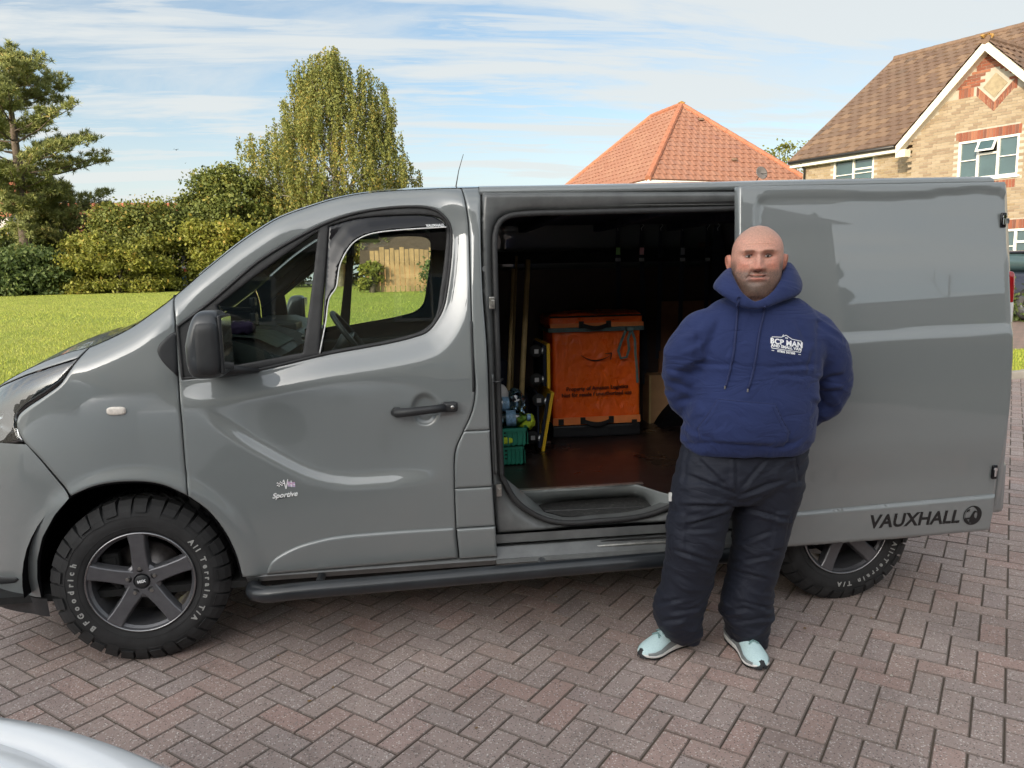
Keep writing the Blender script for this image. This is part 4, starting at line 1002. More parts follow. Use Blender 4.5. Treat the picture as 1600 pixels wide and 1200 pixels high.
# steering wheel at the far side
sw = Vector((.84, 1.42, 1.235)); axs = Vector((.80, 0, .60)).normalized(); e1 = Vector((0, 1, 0)); e2 = axs.cross(e1)
q = MB(); q.tube([sw+e1*(.19*math.cos(a))+e2*(.19*math.sin(a)) for a in np.linspace(0, 2*math.pi, 41)], .015, 10, cap=False)
for a in (.15, 3.0, 4.71): q.tube([sw-axs*.02, sw+e1*(.185*math.cos(a))+e2*(.185*math.sin(a))], .014, 6, flat=.5)
q.lathe([(0, .02), (.05, .015), (.065, -.02), (.03, -.10)], tuple(sw-axs*.02), tuple(axs), 20); q.tube([sw-axs*.05, sw-axs*.30-Vector((0, 0, .05))], .04, 8)
q.put('steering_wheel', 'dash', van, smooth=True)
q = MB(); q.box((.50, .80, 1.33), (.60, 1.04, 1.37), bev=.01); q.put('dash_tray', 'dash', van)
# seats low behind the glass line
def seat(y0, y1):
    q = MB(); q.box((.92, y0, .72), (1.42, y1, .94), bev=.05); s_ = q.put('seat', 'seat', van, smooth=True)
    q = MB(); q.box((1.34, y0+.01, .90), (1.47, y1-.01, 1.36), bev=.05); q.put('backrest', 'seat', s_, smooth=True)
    return s_
seat(.25, 1.05); seat(1.15, 1.68)
for y in (.45, .85, 1.42): MB().box((1.38, y-.12, 1.38), (1.46, y+.12, 1.52), bev=.035).put('headrest', 'seat', van, smooth=True)
# near door inner card below the glass, far pillar trims
q = MB(); q.box((.42, .10, .60), (1.34, .14, 1.20), bev=.02); q.box((.42, VW-.14, .60), (1.34, VW-.10, 1.20), bev=.02); q.put('door_card', 'dash', van)
q = MB(); q.box((.24, .30, .40), (1.5, VW-.3, .46)); q.box((.20, .16, .46), (.24, VW-.16, 1.05)); q.put('cab_floor', 'dark', van)
zs0 = [(x, float(zsil(x))-.035) for x in np.linspace(scr0+.03, 1.1, 14)]
q = MB(); q.tube([(x, VW-float(S(np.array([x]), np.array([z]))[0])-.04, z) for x, z in zs0], .034, 8, flat=.7); q.put('pillar_trim', 'trim_light', van, smooth=True)
q = MB(); q.tube([(x, float(S(np.array([x]), np.array([z]))[0])+.05, z) for x, z in zs0], .022, 8, flat=.7); q.put('pillar_trim', 'dash', van, smooth=True)
q = MB(); q.box((1.05, .24, 1.90), (1.49, VW-.24, 1.915)); q.put('headlining', 'trim_light', van)
q = MB(); q.box((.86, .90, 1.70), (.89, 1.12, 1.77), bev=.01); q.tube([(.88, 1.0, 1.76), (.85, 1.0, 1.86)], .008, 6); q.put('rear_view_mirror', 'dark', van)
q = MB(); q.box((.90, .30, 1.80), (1.02, .72, 1.83), bev=.01); q.box((.90, 1.2, 1.80), (1.02, 1.62, 1.83), bev=.01); q.put('sun_visor', 'dash', van)
q = MB(); q.box((1.33, VW-.13, .6), (1.47, VW-.09, 1.9)); q.put('far_post_trim', 'dash', van)
# loose things on the dash: phone holder, cloth, pad
q = MB(); q.tube([(.33, .32, 1.47), (.40, .40, 1.46), (.46, .46, 1.455)], .010, 8); q.tube([(.46, .46, 1.40), (.465, .46, 1.50)], .012, 8); q.box((.45, .42, 1.38), (.475, .50, 1.44), bev=.006); q.box((.452, .43, 1.47), (.475, .49, 1.51), bev=.006); q.tube([(.46, .46, 1.40), (.45, .46, 1.35)], .014, 8)
q.put('phone_holder', 'black_trim', van, smooth=True)
pc = empty('folded_cloth', (.42, .36, 1.365), 'small purple cloth bunched on the dashboard behind the side window', 'cloth')
MT['purple'] = simple('purple_cloth', (.09, .05, .14), .9, bump=.003, bscale=60)
V, F = sup((.42, .36, 1.378), (.055, .07, .026), (.8, .8)); m_ = mesh(V, F); V = verts(m_); V += (fbm(V*40, 3)*.010)[:, None]*norms(m_); setv(m_, V); put('cloth', m_, 'purple', pc)
# ================================================================== things in the load bay
MT['tote'] = None
Mt = Mat('orange_ripstop', (.62, .085, .012), .30, 0, .25); n1 = Mt.noise(2.5, 4); Mt.base(Mt.ramp(n1, (.3, (.93, .125, .012)), (.7, (.97, .18, .02))))
Mt.rgh(Mt.rng(Mt.noise(6, 5), .3, .7, .2, .42)); w1 = Mt.noise(9, 5, .6, stretch=(1, 1, .45), dist=2.0); Mt.bump(mth(Mt.t, 'ABSOLUTE', mth(Mt.t, 'SUBTRACT', w1, .5)), .02, .8); MT['tote'] = Mt.m
MT['tote_black'] = simple('black_webbing', (.010, .010, .011), .7, bump=.001, bscale=200)
MT['tote_base'] = simple('black_tote_base', (.016, .017, .02), .5)
MT['orange_tape'] = simple('orange_reflective_tape', (.92, .28, .09), .35)
MT['strap'] = simple('grey_green_webbing', (.11, .17, .17), .7, 0, 0, .2, 40, .0008, 300)
bl = ung(862, 686, FLZ); br = ung(1003, 679, FLZ); bx0, bx1 = float(bl[0]), float(br[0]); by = .5*float(bl[1]+br[1]); bd = .34
bz1 = float(unp(925, 489, by)[1])
bag = empty('delivery_tote', ((bx0+bx1)/2, by+bd/2, FLZ), 'tall orange delivery tote with zipped lid and grey strap on the load floor', 'bag')
def wobble(me, amp, sc, seed=0):
    V = verts(me); Nn = norms(me); me2 = me; V = V+Nn*(fbm(V*sc+seed, 4)*amp)[:, None]; setv(me, V); return me
def gridbox(a, b, n=26, r=.02):
    bm = bmesh.new(); bmesh.ops.create_cube(bm, size=1)
    bmesh.ops.subdivide_edges(bm, edges=bm.edges[:], cuts=n, use_grid_fill=True); me = bpy.data.meshes.new('g'); bm.to_mesh(me); bm.free()
    V = verts(me)*2; h = (np.array(b)-np.array(a))/2; c = (np.array(b)+np.array(a))/2
    P_ = V*h; inner = np.clip(P_, -(h-r), h-r); d = P_-inner; L = np.linalg.norm(d, axis=1)+1e-9; P_ = inner+d/L[:, None]*np.minimum(L, r)[:, None]
    setv(me, P_+c); me.polygons.foreach_set('use_smooth', [True]*len(me.polygons)); return me
z_ld = float(unp(925, 512, by)[1]); zb1 = FLZ+.075
me = gridbox((bx0+.012, by, zb1), (bx1-.012, by+bd, z_ld), 44, .022)
V = verts(me); f_ = (V[:, 1] < by+.05)
cr = -abs(fbm(np.stack([V[:, 0]*16+V[:, 2]*7, V[:, 1]*6, V[:, 2]*20-V[:, 0]*6], 1), 4))*.007+fbm(V*4, 2)*.006; V[:, 1] += np.where(f_, -cr-.004, 0)*1.0; V[:, 1] = np.maximum(V[:, 1], by-.0135); V[:, 0] += np.where(~f_, cr, 0)*.5; setv(me, V); put('tote_body', me, 'tote', bag)
me = gridbox((bx0-.008, by-.012, z_ld+.001), (bx1+.002, by+bd+.01, bz1), 30, .03); V = verts(me); V[:, 2] += np.where(V[:, 2] > z_ld+.05, fbm(V*9, 3)*.010, 0); V[:, 1] += fbm(V*22, 3)*.004; setv(me, V); put('tote_lid', me, 'tote', bag)
MB().tube([(bx0-.006, by-.012, bz1-.02), (bx1, by-.014, bz1-.018)], .006, 6).put('lid_zip', 'tote_black', bag)
MB().box((bx0+.01, by-.004, FLZ+.002), (bx1-.01, by+bd, zb1+.004), bev=.012).put('tote_base', 'tote_base', bag)
MB().box((bx0+.008, by-.012, zb1+.01), (bx1-.014, by-.004, zb1+.055)).put('reflective_band', 'orange_tape', bag)
MB().box((bx0-.004, by-.022, z_ld+.006), (bx1+.0, by-.012, z_ld+.03)).put('lid_band', 'orange_tape', bag)
def handle(xc, zc, w, yf, nm='carry_handle'):
    q = MB(); q.box((xc-w/2, yf-.006, zc-.022), (xc-w/2+.03, yf, zc+.02)); q.box((xc+w/2-.03, yf-.006, zc-.022), (xc+w/2, yf, zc+.02))
    q.loft([[(xc-w/2+.02+t*(w-.04), yf-.008-.016*math.sin(math.pi*t), zc-.004-.018*math.sin(math.pi*t)+h_) for h_ in (-.013, .013)] for t in np.linspace(0, 1, 9)], closed=False, cap=False)
    q.put(nm, 'tote_black', bag)
hx_ = pt(932, 660, by)[0]; handle(float(hx_), zb1+.035, .21, by-.014); handle(float(pt(928, 507, by)[0]), z_ld+.022, .20, by-.024)
for u in (876, 990):
    c = pt(u, 659, by); MB().box((c[0]-.016, by-.020, c[2]-.018), (c[0]+.016, by-.013, c[2]+.018)).put('corner_patch', 'tote_black', bag)
# strap round the tote, tied at the right with two tails
q = MB(); zs1 = z_ld-.006; ybk = by-.020
q.loft([[(x, y, z_) for z_ in (zs1-.016, zs1+.010)] for x, y in ((bx0-.012, by+bd+.01), (bx0-.014, by-.01), (bx0+.01, ybk), ((bx0+bx1)/2, ybk-.003), (bx1-.01, ybk), (bx1+.008, by-.01), (bx1+.008, by+bd))], closed=False, cap=False)
q.put('strap', 'strap', bag)
def band(path, w, nm='strap_tail'):
    path = [np.array(p) for p in path]; q = MB(); rows = []
    for i, p in enumerate(path):
        t = path[min(i+1, len(path)-1)]-path[max(0, i-1)]; n_ = np.array([-t[2], 0, t[0]]); n_ /= np.linalg.norm(n_)+1e-9
        rows.append([tuple(p-n_*w/2), tuple(p+n_*w/2)])
    q.loft(rows, closed=False, cap=False); return q.put(nm, 'strap', bag)
yy = by-.035
band([pt(a, b, yy+dy) for a, b, dy in ((978,516,.01),(972,530,0),(966,548,-.01),(970,560,-.012),(979,558,-.01),(983,545,-.005),(981,530,0),(985,518,.01))], .016)
band([pt(a, b, yy) for a, b in ((986,514),(992,530),(993,555),(995,575),(996,598))], .016)
V, F = sup(tuple(pt(984, 514, yy)), (.025, .018, .014), (.7, .7)); MB().add(V, F).put('strap_knot', 'strap', bag, smooth=True)
# print on the tote
def onplane(me, u, v, Y, rot=0.): 
    c = pt(u, v, Y); ca, sa = math.cos(rot), math.sin(rot); return mapped(me, lambda V: np.stack([c[0]+V[:, 0]*ca-V[:, 1]*sa, np.full(len(V), Y)-V[:, 2], c[2]+V[:, 0]*sa+V[:, 1]*ca], 1))
tf = by-.016
MT['tote_print'] = simple('dark_print_on_orange', (.03, .006, .004), .5, vary=0)
put('tote_print', join([onplane(text_me('Property of Amazon Logistics', .0325, .0002, .0009), 933.5, 606, tf, .015), onplane(text_me('Not for resale / unauthorized use', .0325, .0002, .0009), 932.5, 615.5, tf, .015)]), 'tote_print', bag)
q = MB(); n_ = 22; V = []
c0 = pt(907.5, 555, tf); c1_ = pt(953, 556, tf)
for i in range(n_+1):
    t = i/n_; x = c0[0]+(c1_[0]-c0[0])*t; z = c0[2]+(c1_[2]-c0[2])*t-.034*math.sin(math.pi*t)**.9*(1-.15*t); w = .0015+.0065*math.sin(math.pi*t)**.7
    V += [(x, tf, z-w/2), (x, tf, z+w/2)]
q.add(V, [(2*i, 2*i+2, 2*i+3, 2*i+1) for i in range(n_)])
for a, b in (((946, 552.5), (955.5, 551.5)), ((955.5, 551.5), (954, 562))):
    p, r = pt(*a, tf-.0003), pt(*b, tf-.0003); d = (r-p)/np.linalg.norm(r-p); n2 = np.array([-d[2], 0, d[0]])*.003; q.add([tuple(p-n2), tuple(r-n2), tuple(r+n2), tuple(p+n2)], [(0, 1, 2, 3)])
q.put('smile_arrow', 'tote_print', bag)
# green crate with bottles on top
MT['crate'] = simple('green_crate_plastic', (.02, .24, .16), .45, 0, 0, .15, 12)
cl_ = ung(786, 729, FLZ); crr = ung(824, 724, FLZ); cx0, cx1, cy0 = 1.56, float(crr[0])-.005, float(cl_[1])
ch = float(unp(805, 669, cy0)[1])-FLZ
crate = empty('plastic_crate', ((cx0+cx1)/2, cy0+.2, FLZ), 'green ribbed plastic crate on the load floor beside the door post', 'crate')
def crate_box(z0, z1, g, nm):
    q = MB(); x0, x1, y0, y1 = cx0+g, cx1-g, cy0+g, cy0+.40-g; t = .008
    q.box((x0, y0, z0), (x1, y0+t, z1)); q.box((x0, y1-t, z0), (x1, y1, z1)); q.box((x0, y0, z0), (x0+t, y1, z1)); q.box((x1-t, y0, z0), (x1, y1, z1)); q.box((x0, y0, z0), (x1, y1, z0+t))
    q.box((x0-.008, y0-.008, z1-.018), (x1+.008, y0+.004, z1)); q.box((x1-.004, y0-.008, z1-.018), (x1+.008, y1+.008, z1))
    for x in np.linspace(x0+.02, x1-.02, 7): q.box((x-.004, y0-.007, z0+.004), (x+.004, y0+.001, z1-.012))
    for y in np.linspace(y0+.02, y1-.02, 7): q.box((x1-.001, y-.004, z0+.004), (x1+.007, y+.004, z1-.012))
    q.put(nm, 'crate', crate)
    q = MB()
    for k_ in range(3): q.box((x0+.05, y0-.0015, z0+(z1-z0)*(.32+.2*k_)), (x0+.09, y0-.0005, z0+(z1-z0)*(.40+.2*k_)))
    q.put('vent_slot', 'dark', crate)
crate_box(FLZ+.001, FLZ+ch*.52, .014, 'lower_tier'); crate_box(FLZ+ch*.52, FLZ+ch, .0, 'upper_tier')
MT['bottle'] = glass_mat('pale_blue_bottle_plastic', (.62, .78, .88), .06)
MT['bottle_label'] = simple('bottle_label', (.22, .38, .55), .4, 0, 0, .5, 60)
MT['hivis'] = simple('high_visibility_yellow', (.55, .70, .04), .8, bump=.003, bscale=80)
MT['white_cloth'] = simple('white_plastic_sheet', (.70, .68, .66), .5, bump=.004, bscale=20)
def bottle(p, d, r, L, lab, grp=None):
    e = empty('plastic_bottle', p, lab, 'bottle', grp); q = MB(); p = Vector(p); d = Vector(d).normalized()
    q.lathe([(0, 0), (r*.9, 0), (r, .01), (r*.93, L*.25), (r, L*.3), (r, L*.62), (r*.8, L*.74), (r*.35, L*.88), (r*.33, L*.95), (0, L*.95)], tuple(p), tuple(d), 20); q.put('bottle_shell', 'bottle', e, smooth=True)
    MB().lathe([(r*1.01, L*.34), (r*1.01, L*.6)], tuple(p), tuple(d), 20).put('bottle_label', 'bottle_label', e, smooth=True)
    MB().lathe([(r*.42, L*.9), (r*.42, L), (0, L)], tuple(p), tuple(d), 14).put('bottle_cap', 'bottle_label', e, smooth=True)
zt0 = FLZ+ch
bottle((1.60, cy0+.10, zt0+.035), (1, -.15, .03), .045, .20, 'clear blue-labelled bottle lying across the front of the green crate')
bottle((1.60, cy0+.14, zt0+.115), (1, .1, -.12), .040, .14, 'smaller blue bottle lying on top of the others over the crate')
sh = empty('plastic_bag', (1.64, cy0+.2, zt0+.1), 'crumpled white and clear plastic bag heaped on the green crate', 'bag')
for c, r, mt, nm in (((1.62, cy0+.22, zt0+.12), (.08, .10, .10), 'white_cloth', 'bag_sheet'), ((1.735, cy0+.24, zt0+.085), (.055, .08, .085), 'bottle', 'clear_wrap')):
    V, F = sup(c, r, (.9, .9), 36, 24); m_ = mesh(V, F); V = verts(m_); V += (fbm(V*26, 4)*.016)[:, None]*norms(m_); setv(m_, V); put(nm, m_, mt, sh)
hv = empty('high_vis_vest', (1.76, cy0+.10, zt0), 'folded bright yellow high visibility vest tucked into the green crate', 'vest')
V, F = sup((1.775, cy0+.12, zt0+.012), (.05, .05, .04), (.8, .8), 30, 20); m_ = mesh(V, F); V = verts(m_); V += (fbm(V*50, 3)*.012)[:, None]*norms(m_); setv(m_, V); put('vest_cloth', m_, 'hivis', hv)
V, F = sup((1.645, cy0-.001, FLZ+ch*.68), (.045, .006, .018), (.8, .8), 24, 12); MB().add(V, F).put('vest_edge', 'hivis', hv, smooth=True)
# poles
MT['pale_wood'] = simple('pale_wood_pole', (.55, .40, .18), .6, 0, 0, .3, 8, .001, 60)
MT['yellow'] = simple('yellow_powder_coat', (.90, .56, .03), .4)
MT['castor'] = simple('castor_grey', (.55, .56, .57), .35, .4)
def pole(a, b, Y0, Y1, r, lab):
    p0, p1 = pt(*a, Y0), pt(*b, Y1); o = MB().tube([tuple(p0), tuple(.5*(p0+p1)), tuple(p1)], r, 12).put('wooden_pole', 'pale_wood', None, smooth=True); rebase(o, tuple(p0)); setp(o, lab, 'pole')
def flo(u, Y):     # pixel row where a pole at column u, depth Y meets the floor
    for v in range(560, 900):
        if unp(u, v, Y)[1] < FLZ+.004: return (u, v)
pole(flo(811, 1.15), (825, 406), 1.15, 1.35, .016, 'thick pale wooden pole standing in the van, right of the thinner ones')
pole(flo(791, 1.2), (802, 420), 1.2, 1.4, .011, 'thin pale wooden pole leaning behind the green crate')
pole(flo(797, 1.5), (807, 400), 1.5, 1.6, .009, 'thinnest wooden pole deep in the van between two other poles')
# dolly boards on end: yellow edged frames with castors
def dolly(p0, p1, Y, lab):
    a = pt(*p0, Y); b = pt(*p1, Y); e = empty('wheeled_dolly', (float(a[0]), Y, FLZ), lab, 'dolly')
    d = Vector(b-a); L = d.length; d.normalize(); n_ = Vector((-d.z, 0, d.x)); 
    if n_.x > 0: n_ = -n_
    q = MB(); A, B = Vector(a), Vector(b); q.add([A-n_*.011, A+n_*.006, A+n_*.006+Vector((0, .4, 0)), A-n_*.011+Vector((0, .4, 0)), B-n_*.011, B+n_*.006, B+n_*.006+Vector((0, .4, 0)), B-n_*.011+Vector((0, .4, 0))], [(0, 1, 2, 3), (4, 7, 6, 5), (0, 4, 5, 1), (1, 5, 6, 2), (2, 6, 7, 3), (3, 7, 4, 0)]); q.put('dolly_frame', 'yellow', e)
    for t in (.18, .82):
        c = A.lerp(B, t)+n_*.06+Vector((0, .06, 0)); q = MB(); q.lathe([(0, -.014), (.032, -.014), (.038, -.006), (.038, .006), (.032, .014), (0, .014)], tuple(c), (.2, 1, .1), 20); w_ = q.put('castor_wheel', 'tyre', e, smooth=True)
        q = MB(); q.tube([c-n_*.05, c-n_*.02, c], [.022, .016, .010], 8); q.box(tuple(c-Vector((.012, .02, .012))), tuple(c+Vector((.012, -.015, .012)))); put('castor_fork', fixn(q.me()), 'castor', e)
    q = MB(); m0 = A.lerp(B, .04)+n_*.012+Vector((0, .02, 0)); m1 = A.lerp(B, .96)+n_*.012+Vector((0, .02, 0)); q.tube([m0, m1], .012, 4); q.box((m0.x-.01, Y+.05, m0.z), (m0.x+.001, Y+.38, m1.z) if m1.z > m0.z else (m0.x+.001, Y+.38, m0.z+.1)); q.put('dolly_deck', 'navy_dark', e)
dolly((857, 607), (856, 537), 1.12, 'upper yellow-edged dolly with castors, stood on end beside the orange tote')
dolly(flo(848, 1.05), (863, 613), 1.05, 'lower yellow-edged dolly leaning on its end on a brown board')
q = MB(); c = ung(846, 691, FLZ); q.box((c[0]-.10, c[1]-.05, FLZ+.001), (c[0]+.05, c[1]+.25, FLZ+.014), bev=.004); MT['brown_board'] = simple('brown_board', (.10, .06, .045), .6)
o = q.put('wooden_board', 'brown_board'); rebase(o, (float(c[0]), float(c[1]), FLZ)); setp(o, 'flat brown board on the load floor under the dolly', 'board')
# dark stacked gear behind the poles
q = MB()
for (x, y, z, a, b, c) in ((1.62, 1.45, .58, .14, .16, .5), (1.60, 1.5, 1.05, .12, .12, .3), (1.80, 1.5, .58, .16, .18, .28)): 
    q.box((x-a/2, y-b/2, z), (x+a, y+b, z+c), bev=.04)
o = q.put('removal_blankets', 'navy_dark', None, smooth=True); rebase(o, (1.7, 1.5, FLZ)); m_ = o.data; V = verts(m_); setv(m_, V+(fbm(V*9, 3)*.02)[:, None]*norms(m_)); setp(o, 'dark navy removal blankets stacked at the front of the load bay', 'blankets')
# box and board on the right
Mb = Mat('cardboard', (.42, .24, .12), .75); Mb.vary(5, .2); MT['card'] = Mb.m
MT['ply'] = simple('plywood_sheet', (.22, .10, .05), .6, 0, 0, .25, 4)
bxl = ung(1014, 662, FLZ); bxb = float(bxl[1]); zt1 = float(unp(1030, 586, bxb)[1])
cbx = empty('cardboard_box', (float(bxl[0])+.25, bxb+.2, FLZ), 'plain brown cardboard box on the load floor behind the man', 'box')
MB().box((float(bxl[0]), bxb, FLZ+.001), (float(bxl[0])+.55, bxb+.14, zt1), bev=.003).put('box_body', 'card', cbx)
MB().box((float(bxl[0]), bxb-.002, FLZ+.001), (float(bxl[0])+.012, bxb-.0005, zt1)).put('box_edge', 'pale_wood', cbx)
y_ = VW-.17; p0 = pt(1028, 585, y_); p1 = pt(1070, 470, y_); o = MB().box((p0[0], y_-.02, FLZ+.002), (p0[0]+.4, y_-.002, p1[2])).put('plywood_board', 'ply'); rebase(o, (float(p0[0])+.2, y_-.01, FLZ)); setp(o, 'reddish plywood board standing against the far wall of the van', 'board')
# ratchet straps hanging from the lashing rail
MT['strap_dark'] = simple('dark_ratchet_strap', (.03, .035, .05), .7, bump=.001, bscale=200)
MT['green_tag'] = simple('green_tag', (.45, .85, .30), .6); MT['pink_tag'] = simple('pink_tag', (.95, .50, .52), .6)
ys = VW-.20
for i, (u0, u1, v1, tag_, lab) in enumerate(((966, 972, 640, 'green_tag', 'black ratchet strap with a green tag, leftmost on the rail'), (1003, 1008, 600, 'pink_tag', 'black ratchet strap with a pink tag, second on the rail'),
        (1033, 1030, 560, 'strap_dark', 'plain black ratchet strap hanging right of the pink-tagged one'), (1067, 1062, 600, 'castor', 'black ratchet strap with a grey buckle tag high on the rail'),
        (1106, 1104, 560, 'strap_dark', 'black ratchet strap with a round wire buckle near the door edge'), (1122, 1120, 640, 'strap_dark', 'thick bundle of black straps hanging closest to the door edge'))):
    a = pt(u0, 352, ys); b = pt(u0, 382, ys-.01); c = pt(u1, v1, ys); w = .022 if i < 5 else .05
    e = empty('ratchet_strap', tuple(a), lab, 'strap'); q = MB()
    for k_ in range(3 if i < 5 else 5):
        dx = (k_-1)*w*.55; q.loft([[(a[0]+s_*w*.5+dx*.1, ys+.004*k_, a[2]), (a[0]+s_*w*.5+dx*.1, ys+.004*k_, a[2])][:1]+[(b[0]+s_*w*.5+dx*.4, ys+.004*k_, b[2]), (.5*(b[0]+c[0])+s_*w*.5+dx, ys-.01+.012*k_, .5*(b[2]+c[2])), (c[0]+s_*w*.5+dx*1.2, ys+.006*k_, max(FLZ+.02, c[2]+.05*k_))] for s_ in (-1, 1)], closed=False, cap=False)
    q.put('webbing', 'strap_dark', e)
    q = MB(); q.tube([(a[0], ys, a[2]+.012), (a[0]+.012, ys-.004, a[2]), (a[0]-.004, ys, a[2]-.02), (a[0], ys, a[2]-.035)], .003, 6); q.put('strap_hook', 'castor', e, smooth=True)
    if i < 5:
        t = pt(u0, 392, ys-.03); MB().box((t[0]-.014, ys-.03, t[2]-.025), (t[0]+.014, ys-.024, t[2]+.022)).put('strap_tag', tag_, e)
        t = pt(u0, 405, ys-.03); MB().box((t[0]-.018, ys-.03, t[2]-.014), (t[0]+.018, ys-.02, t[2]+.010), bev=.004).put('strap_buckle', 'castor' if i != 2 else 'dark', e)
p = pt(1102, 382, VW-.155); MB().box((p[0]-.05, VW-.158, p[2]-.014), (p[0]+.04, VW-.152, p[2]+.014)).put('worn_sticker', 'brown_board', van)
# ================================================================== the man
from mathutils.bvhtree import BVHTree
MY = -.34
man = empty('person', (2.42, MY, 0), 'bald bearded man in navy hoodie and pale blue trainers, hands behind back by the van', 'person')
def vcol_mat(name, rough, bump_s, bump_d, sss=0., sheen=0.):
    M = Mat(name, (.5, .5, .5), rough); a = N(M.t, 'ShaderNodeAttribute', attribute_name='col', attribute_type='GEOMETRY'); n = M.noise(bump_s, 5, .7)
    M.base(M.mix(1., a.outputs['Color'], M.ramp(M.noise(bump_s*.35, 5), (.3, (.80, .78, .78)), (.7, (1.14, 1.08, 1.06))), 'MULTIPLY')); M.bump(n, bump_d, .6)
    if sss: M.b.inputs['Subsurface Weight'].default_value = sss; M.b.inputs['Subsurface Radius'].default_value = (.008, .003, .0015); M.b.inputs['Subsurface Scale'].default_value = .6
    return M.m
MT['skin'] = vcol_mat('skin', .46, 420, .0005, .12)
g2 = lambda x, z, cx_, cz_, sx, sz: np.exp(-.5*(((x-cx_)/sx)**2+((z-cz_)/sz)**2))
def body_mesh():
    ZT = np.array([-.62, -.50, -.36, -.26, -.20, -.15, -.11, -.07, -.045, -.02, -.005, .010, .03, .06, .10, .14, .18, .21, .235, .248, .254])
    Wt = np.array([.130, .140, .150, .155, .140, .100, .080, .076, .075, .073, .068, .065, .0760, .0840, .0875, .0885, .086, .0745, .051, .030, .003])
    Ft = np.array([.095, .120, .105, .090, .075, .070, .060, .056, .058, .066, .080, .088, .090, .094, .090, .095, .093, .079, .054, .031, .003])
    Bt = np.array([.080, .085, .090, .095, .090, .085, .082, .082, .080, .078, .078, .080, .082, .090, .100, .106, .103, .088, .062, .036, .003])
    zr_ = np.concatenate([np.linspace(-.62, -.14, 20)[:-1], np.linspace(-.14, 0, 40)[:-1], np.linspace(0, .19, 130)[:-1], .19+.064*np.sin(np.linspace(0, math.pi/2, 34))])
    def sm(T): 
        # smooth interpolation of the table
        zi = np.linspace(-.62, .254, 1200); v = np.interp(zi, ZT, T); k_ = np.hanning(61); k_ /= k_.sum(); vp = np.pad(v, 30, mode='edge'); v2 = np.convolve(vp, k_, 'valid'); edge = ss(zi, .225, .25); v = v2*(1-edge)+v*edge; return np.interp(zr_, zi, v)
    w, f, b = sm(Wt), sm(Ft), sm(Bt); n = 220
    # even spacing with more columns over the face
    th = np.linspace(-math.pi, math.pi, n, endpoint=False); th = th-.42*np.sin(th)
    Z, T_ = np.meshgrid(zr_, th, indexing='ij'); w_, f_, b_ = w[:, None], f[:, None], b[:, None]; ex = 2/2.35
    X = w_*np.sign(np.sin(T_))*np.abs(np.sin(T_))**ex; c = np.cos(T_); Yf = np.where(c > 0, f_, b_)*np.sign(c)*np.abs(c)**ex
    fr = (c > 0)*np.clip(c*1.6, 0, 1); ax = np.abs(X); z = Z-.016*ss(Z, .0, .06); d = 0
    ramp = ss(z, .145, .090)*ss(z, .068, .084)
    d = d+fr*(.0075*np.exp(-.5*(X/.0085)**2)*ss(z, .155, .135)*ss(z, .07, .085)+.0235*np.exp(-.5*(X/.0108)**2)*ramp**1.2)      # nose
    d = d+fr*.0125*g2(ax, z, .0145, .0845, .0066, .0068)-fr*.007*g2(ax, z, .0075, .0745, .0035, .0028)
    d = d-fr*.0150*g2(ax, z, .031, .1275, .0150, .0100)+fr*.0085*g2(ax, z, .030, .1465, .020, .0062)+fr*.003*g2(X, z, 0, .147, .010, .008)
    d = d-fr*.003*g2(ax, z, .034, .108, .013, .0035)+fr*.0035*g2(ax, z, .050, .098, .017, .014)                                     # under-eye, cheeks
    d = d+fr*.0055*g2(X, z, 0, .0610, .019, .0035)+fr*.0075*g2(X, z, 0, .0475, .017, .0042)-fr*.0075*np.exp(-.5*((z-.0545-.0022*np.abs(X/.02)**2)/.0017)**2)*(1-ss(ax, .023, .031))
    d = d-fr*.004*g2(X, z, 0, .036, .02, .0045)+fr*.006*g2(X, z, 0, .018, .018, .012)-fr*.002*g2(X, z, 0, .068, .0035, .006)
    nl = np.abs(ax-(.018+(.082-z)*.45)); d = d-fr*.0045*np.exp(-.5*(nl/.0034)**2)*ss(z, .040, .055)*ss(z, .092, .078)                # smile folds
    d = d-fr*.0008*np.sin((z-.165)*700)*ss(z, .160, .168)*ss(z, .205, .185)*(1-ss(ax, .03, .055))                                   # brow lines
    d = d-.006*np.exp(-.5*((z+.012)/.006)**2)*fr                                                                                # crease under the chin
    Yf = Yf+d*ss(z, -.03, -.0)+0
    col = np.zeros(Z.shape+(3,)); skin = np.array([.57, .315, .24]); col[:] = skin
    def tint(m, c_): m = np.clip(m, 0, 1)[..., None]; col[:] = col*(1-m)+np.array(c_)*m
    tint(.55*ss(z, .175, .215)+.45*ss(-Yf, -.03, .04)*ss(z, .10, .13), (.40, .26, .20))                                            # shaven scalp
    tint(.60*fr*(g2(ax, z, .048, .095, .018, .018)+g2(X, z, 0, .088, .012, .012)), (.56, .20, .135)); tint(.35*fr*g2(X, z, 0, .17, .05, .018), (.56, .27, .18))
    bm_ = ss(z, .090, .066)*ss(z, -.055, -.02)*np.clip(ss(ax, .010, .030)+ss(z, .046, .034)+g2(X, z, 0, .070, .022, .0055), 0, 1); bm_ = np.maximum(bm_, ss(ax, .066, .076)*ss(z, .125, .085)*ss(z, -.05, -.01)*(Yf > -.02)); bm_ = bm_*((c > -.25))
    sp_ = .5+.5*vnoise(np.stack([X.ravel()*520, Yf.ravel()*520, Z.ravel()*520], 1)).reshape(Z.shape); tint(bm_*(.55+.42*sp_), (.105, .082, .066)); tint(bm_*.55*np.exp(-.5*((np.hypot(X*.75, z-.052)-.033)/.009)**2)*ss(z, .045, .03), (.075, .058, .048))
    tint(.9*fr*g2(X, z, 0, .0475, .018, .0042)+.6*fr*g2(X, z, 0, .0600, .018, .0026), (.50, .19, .15))
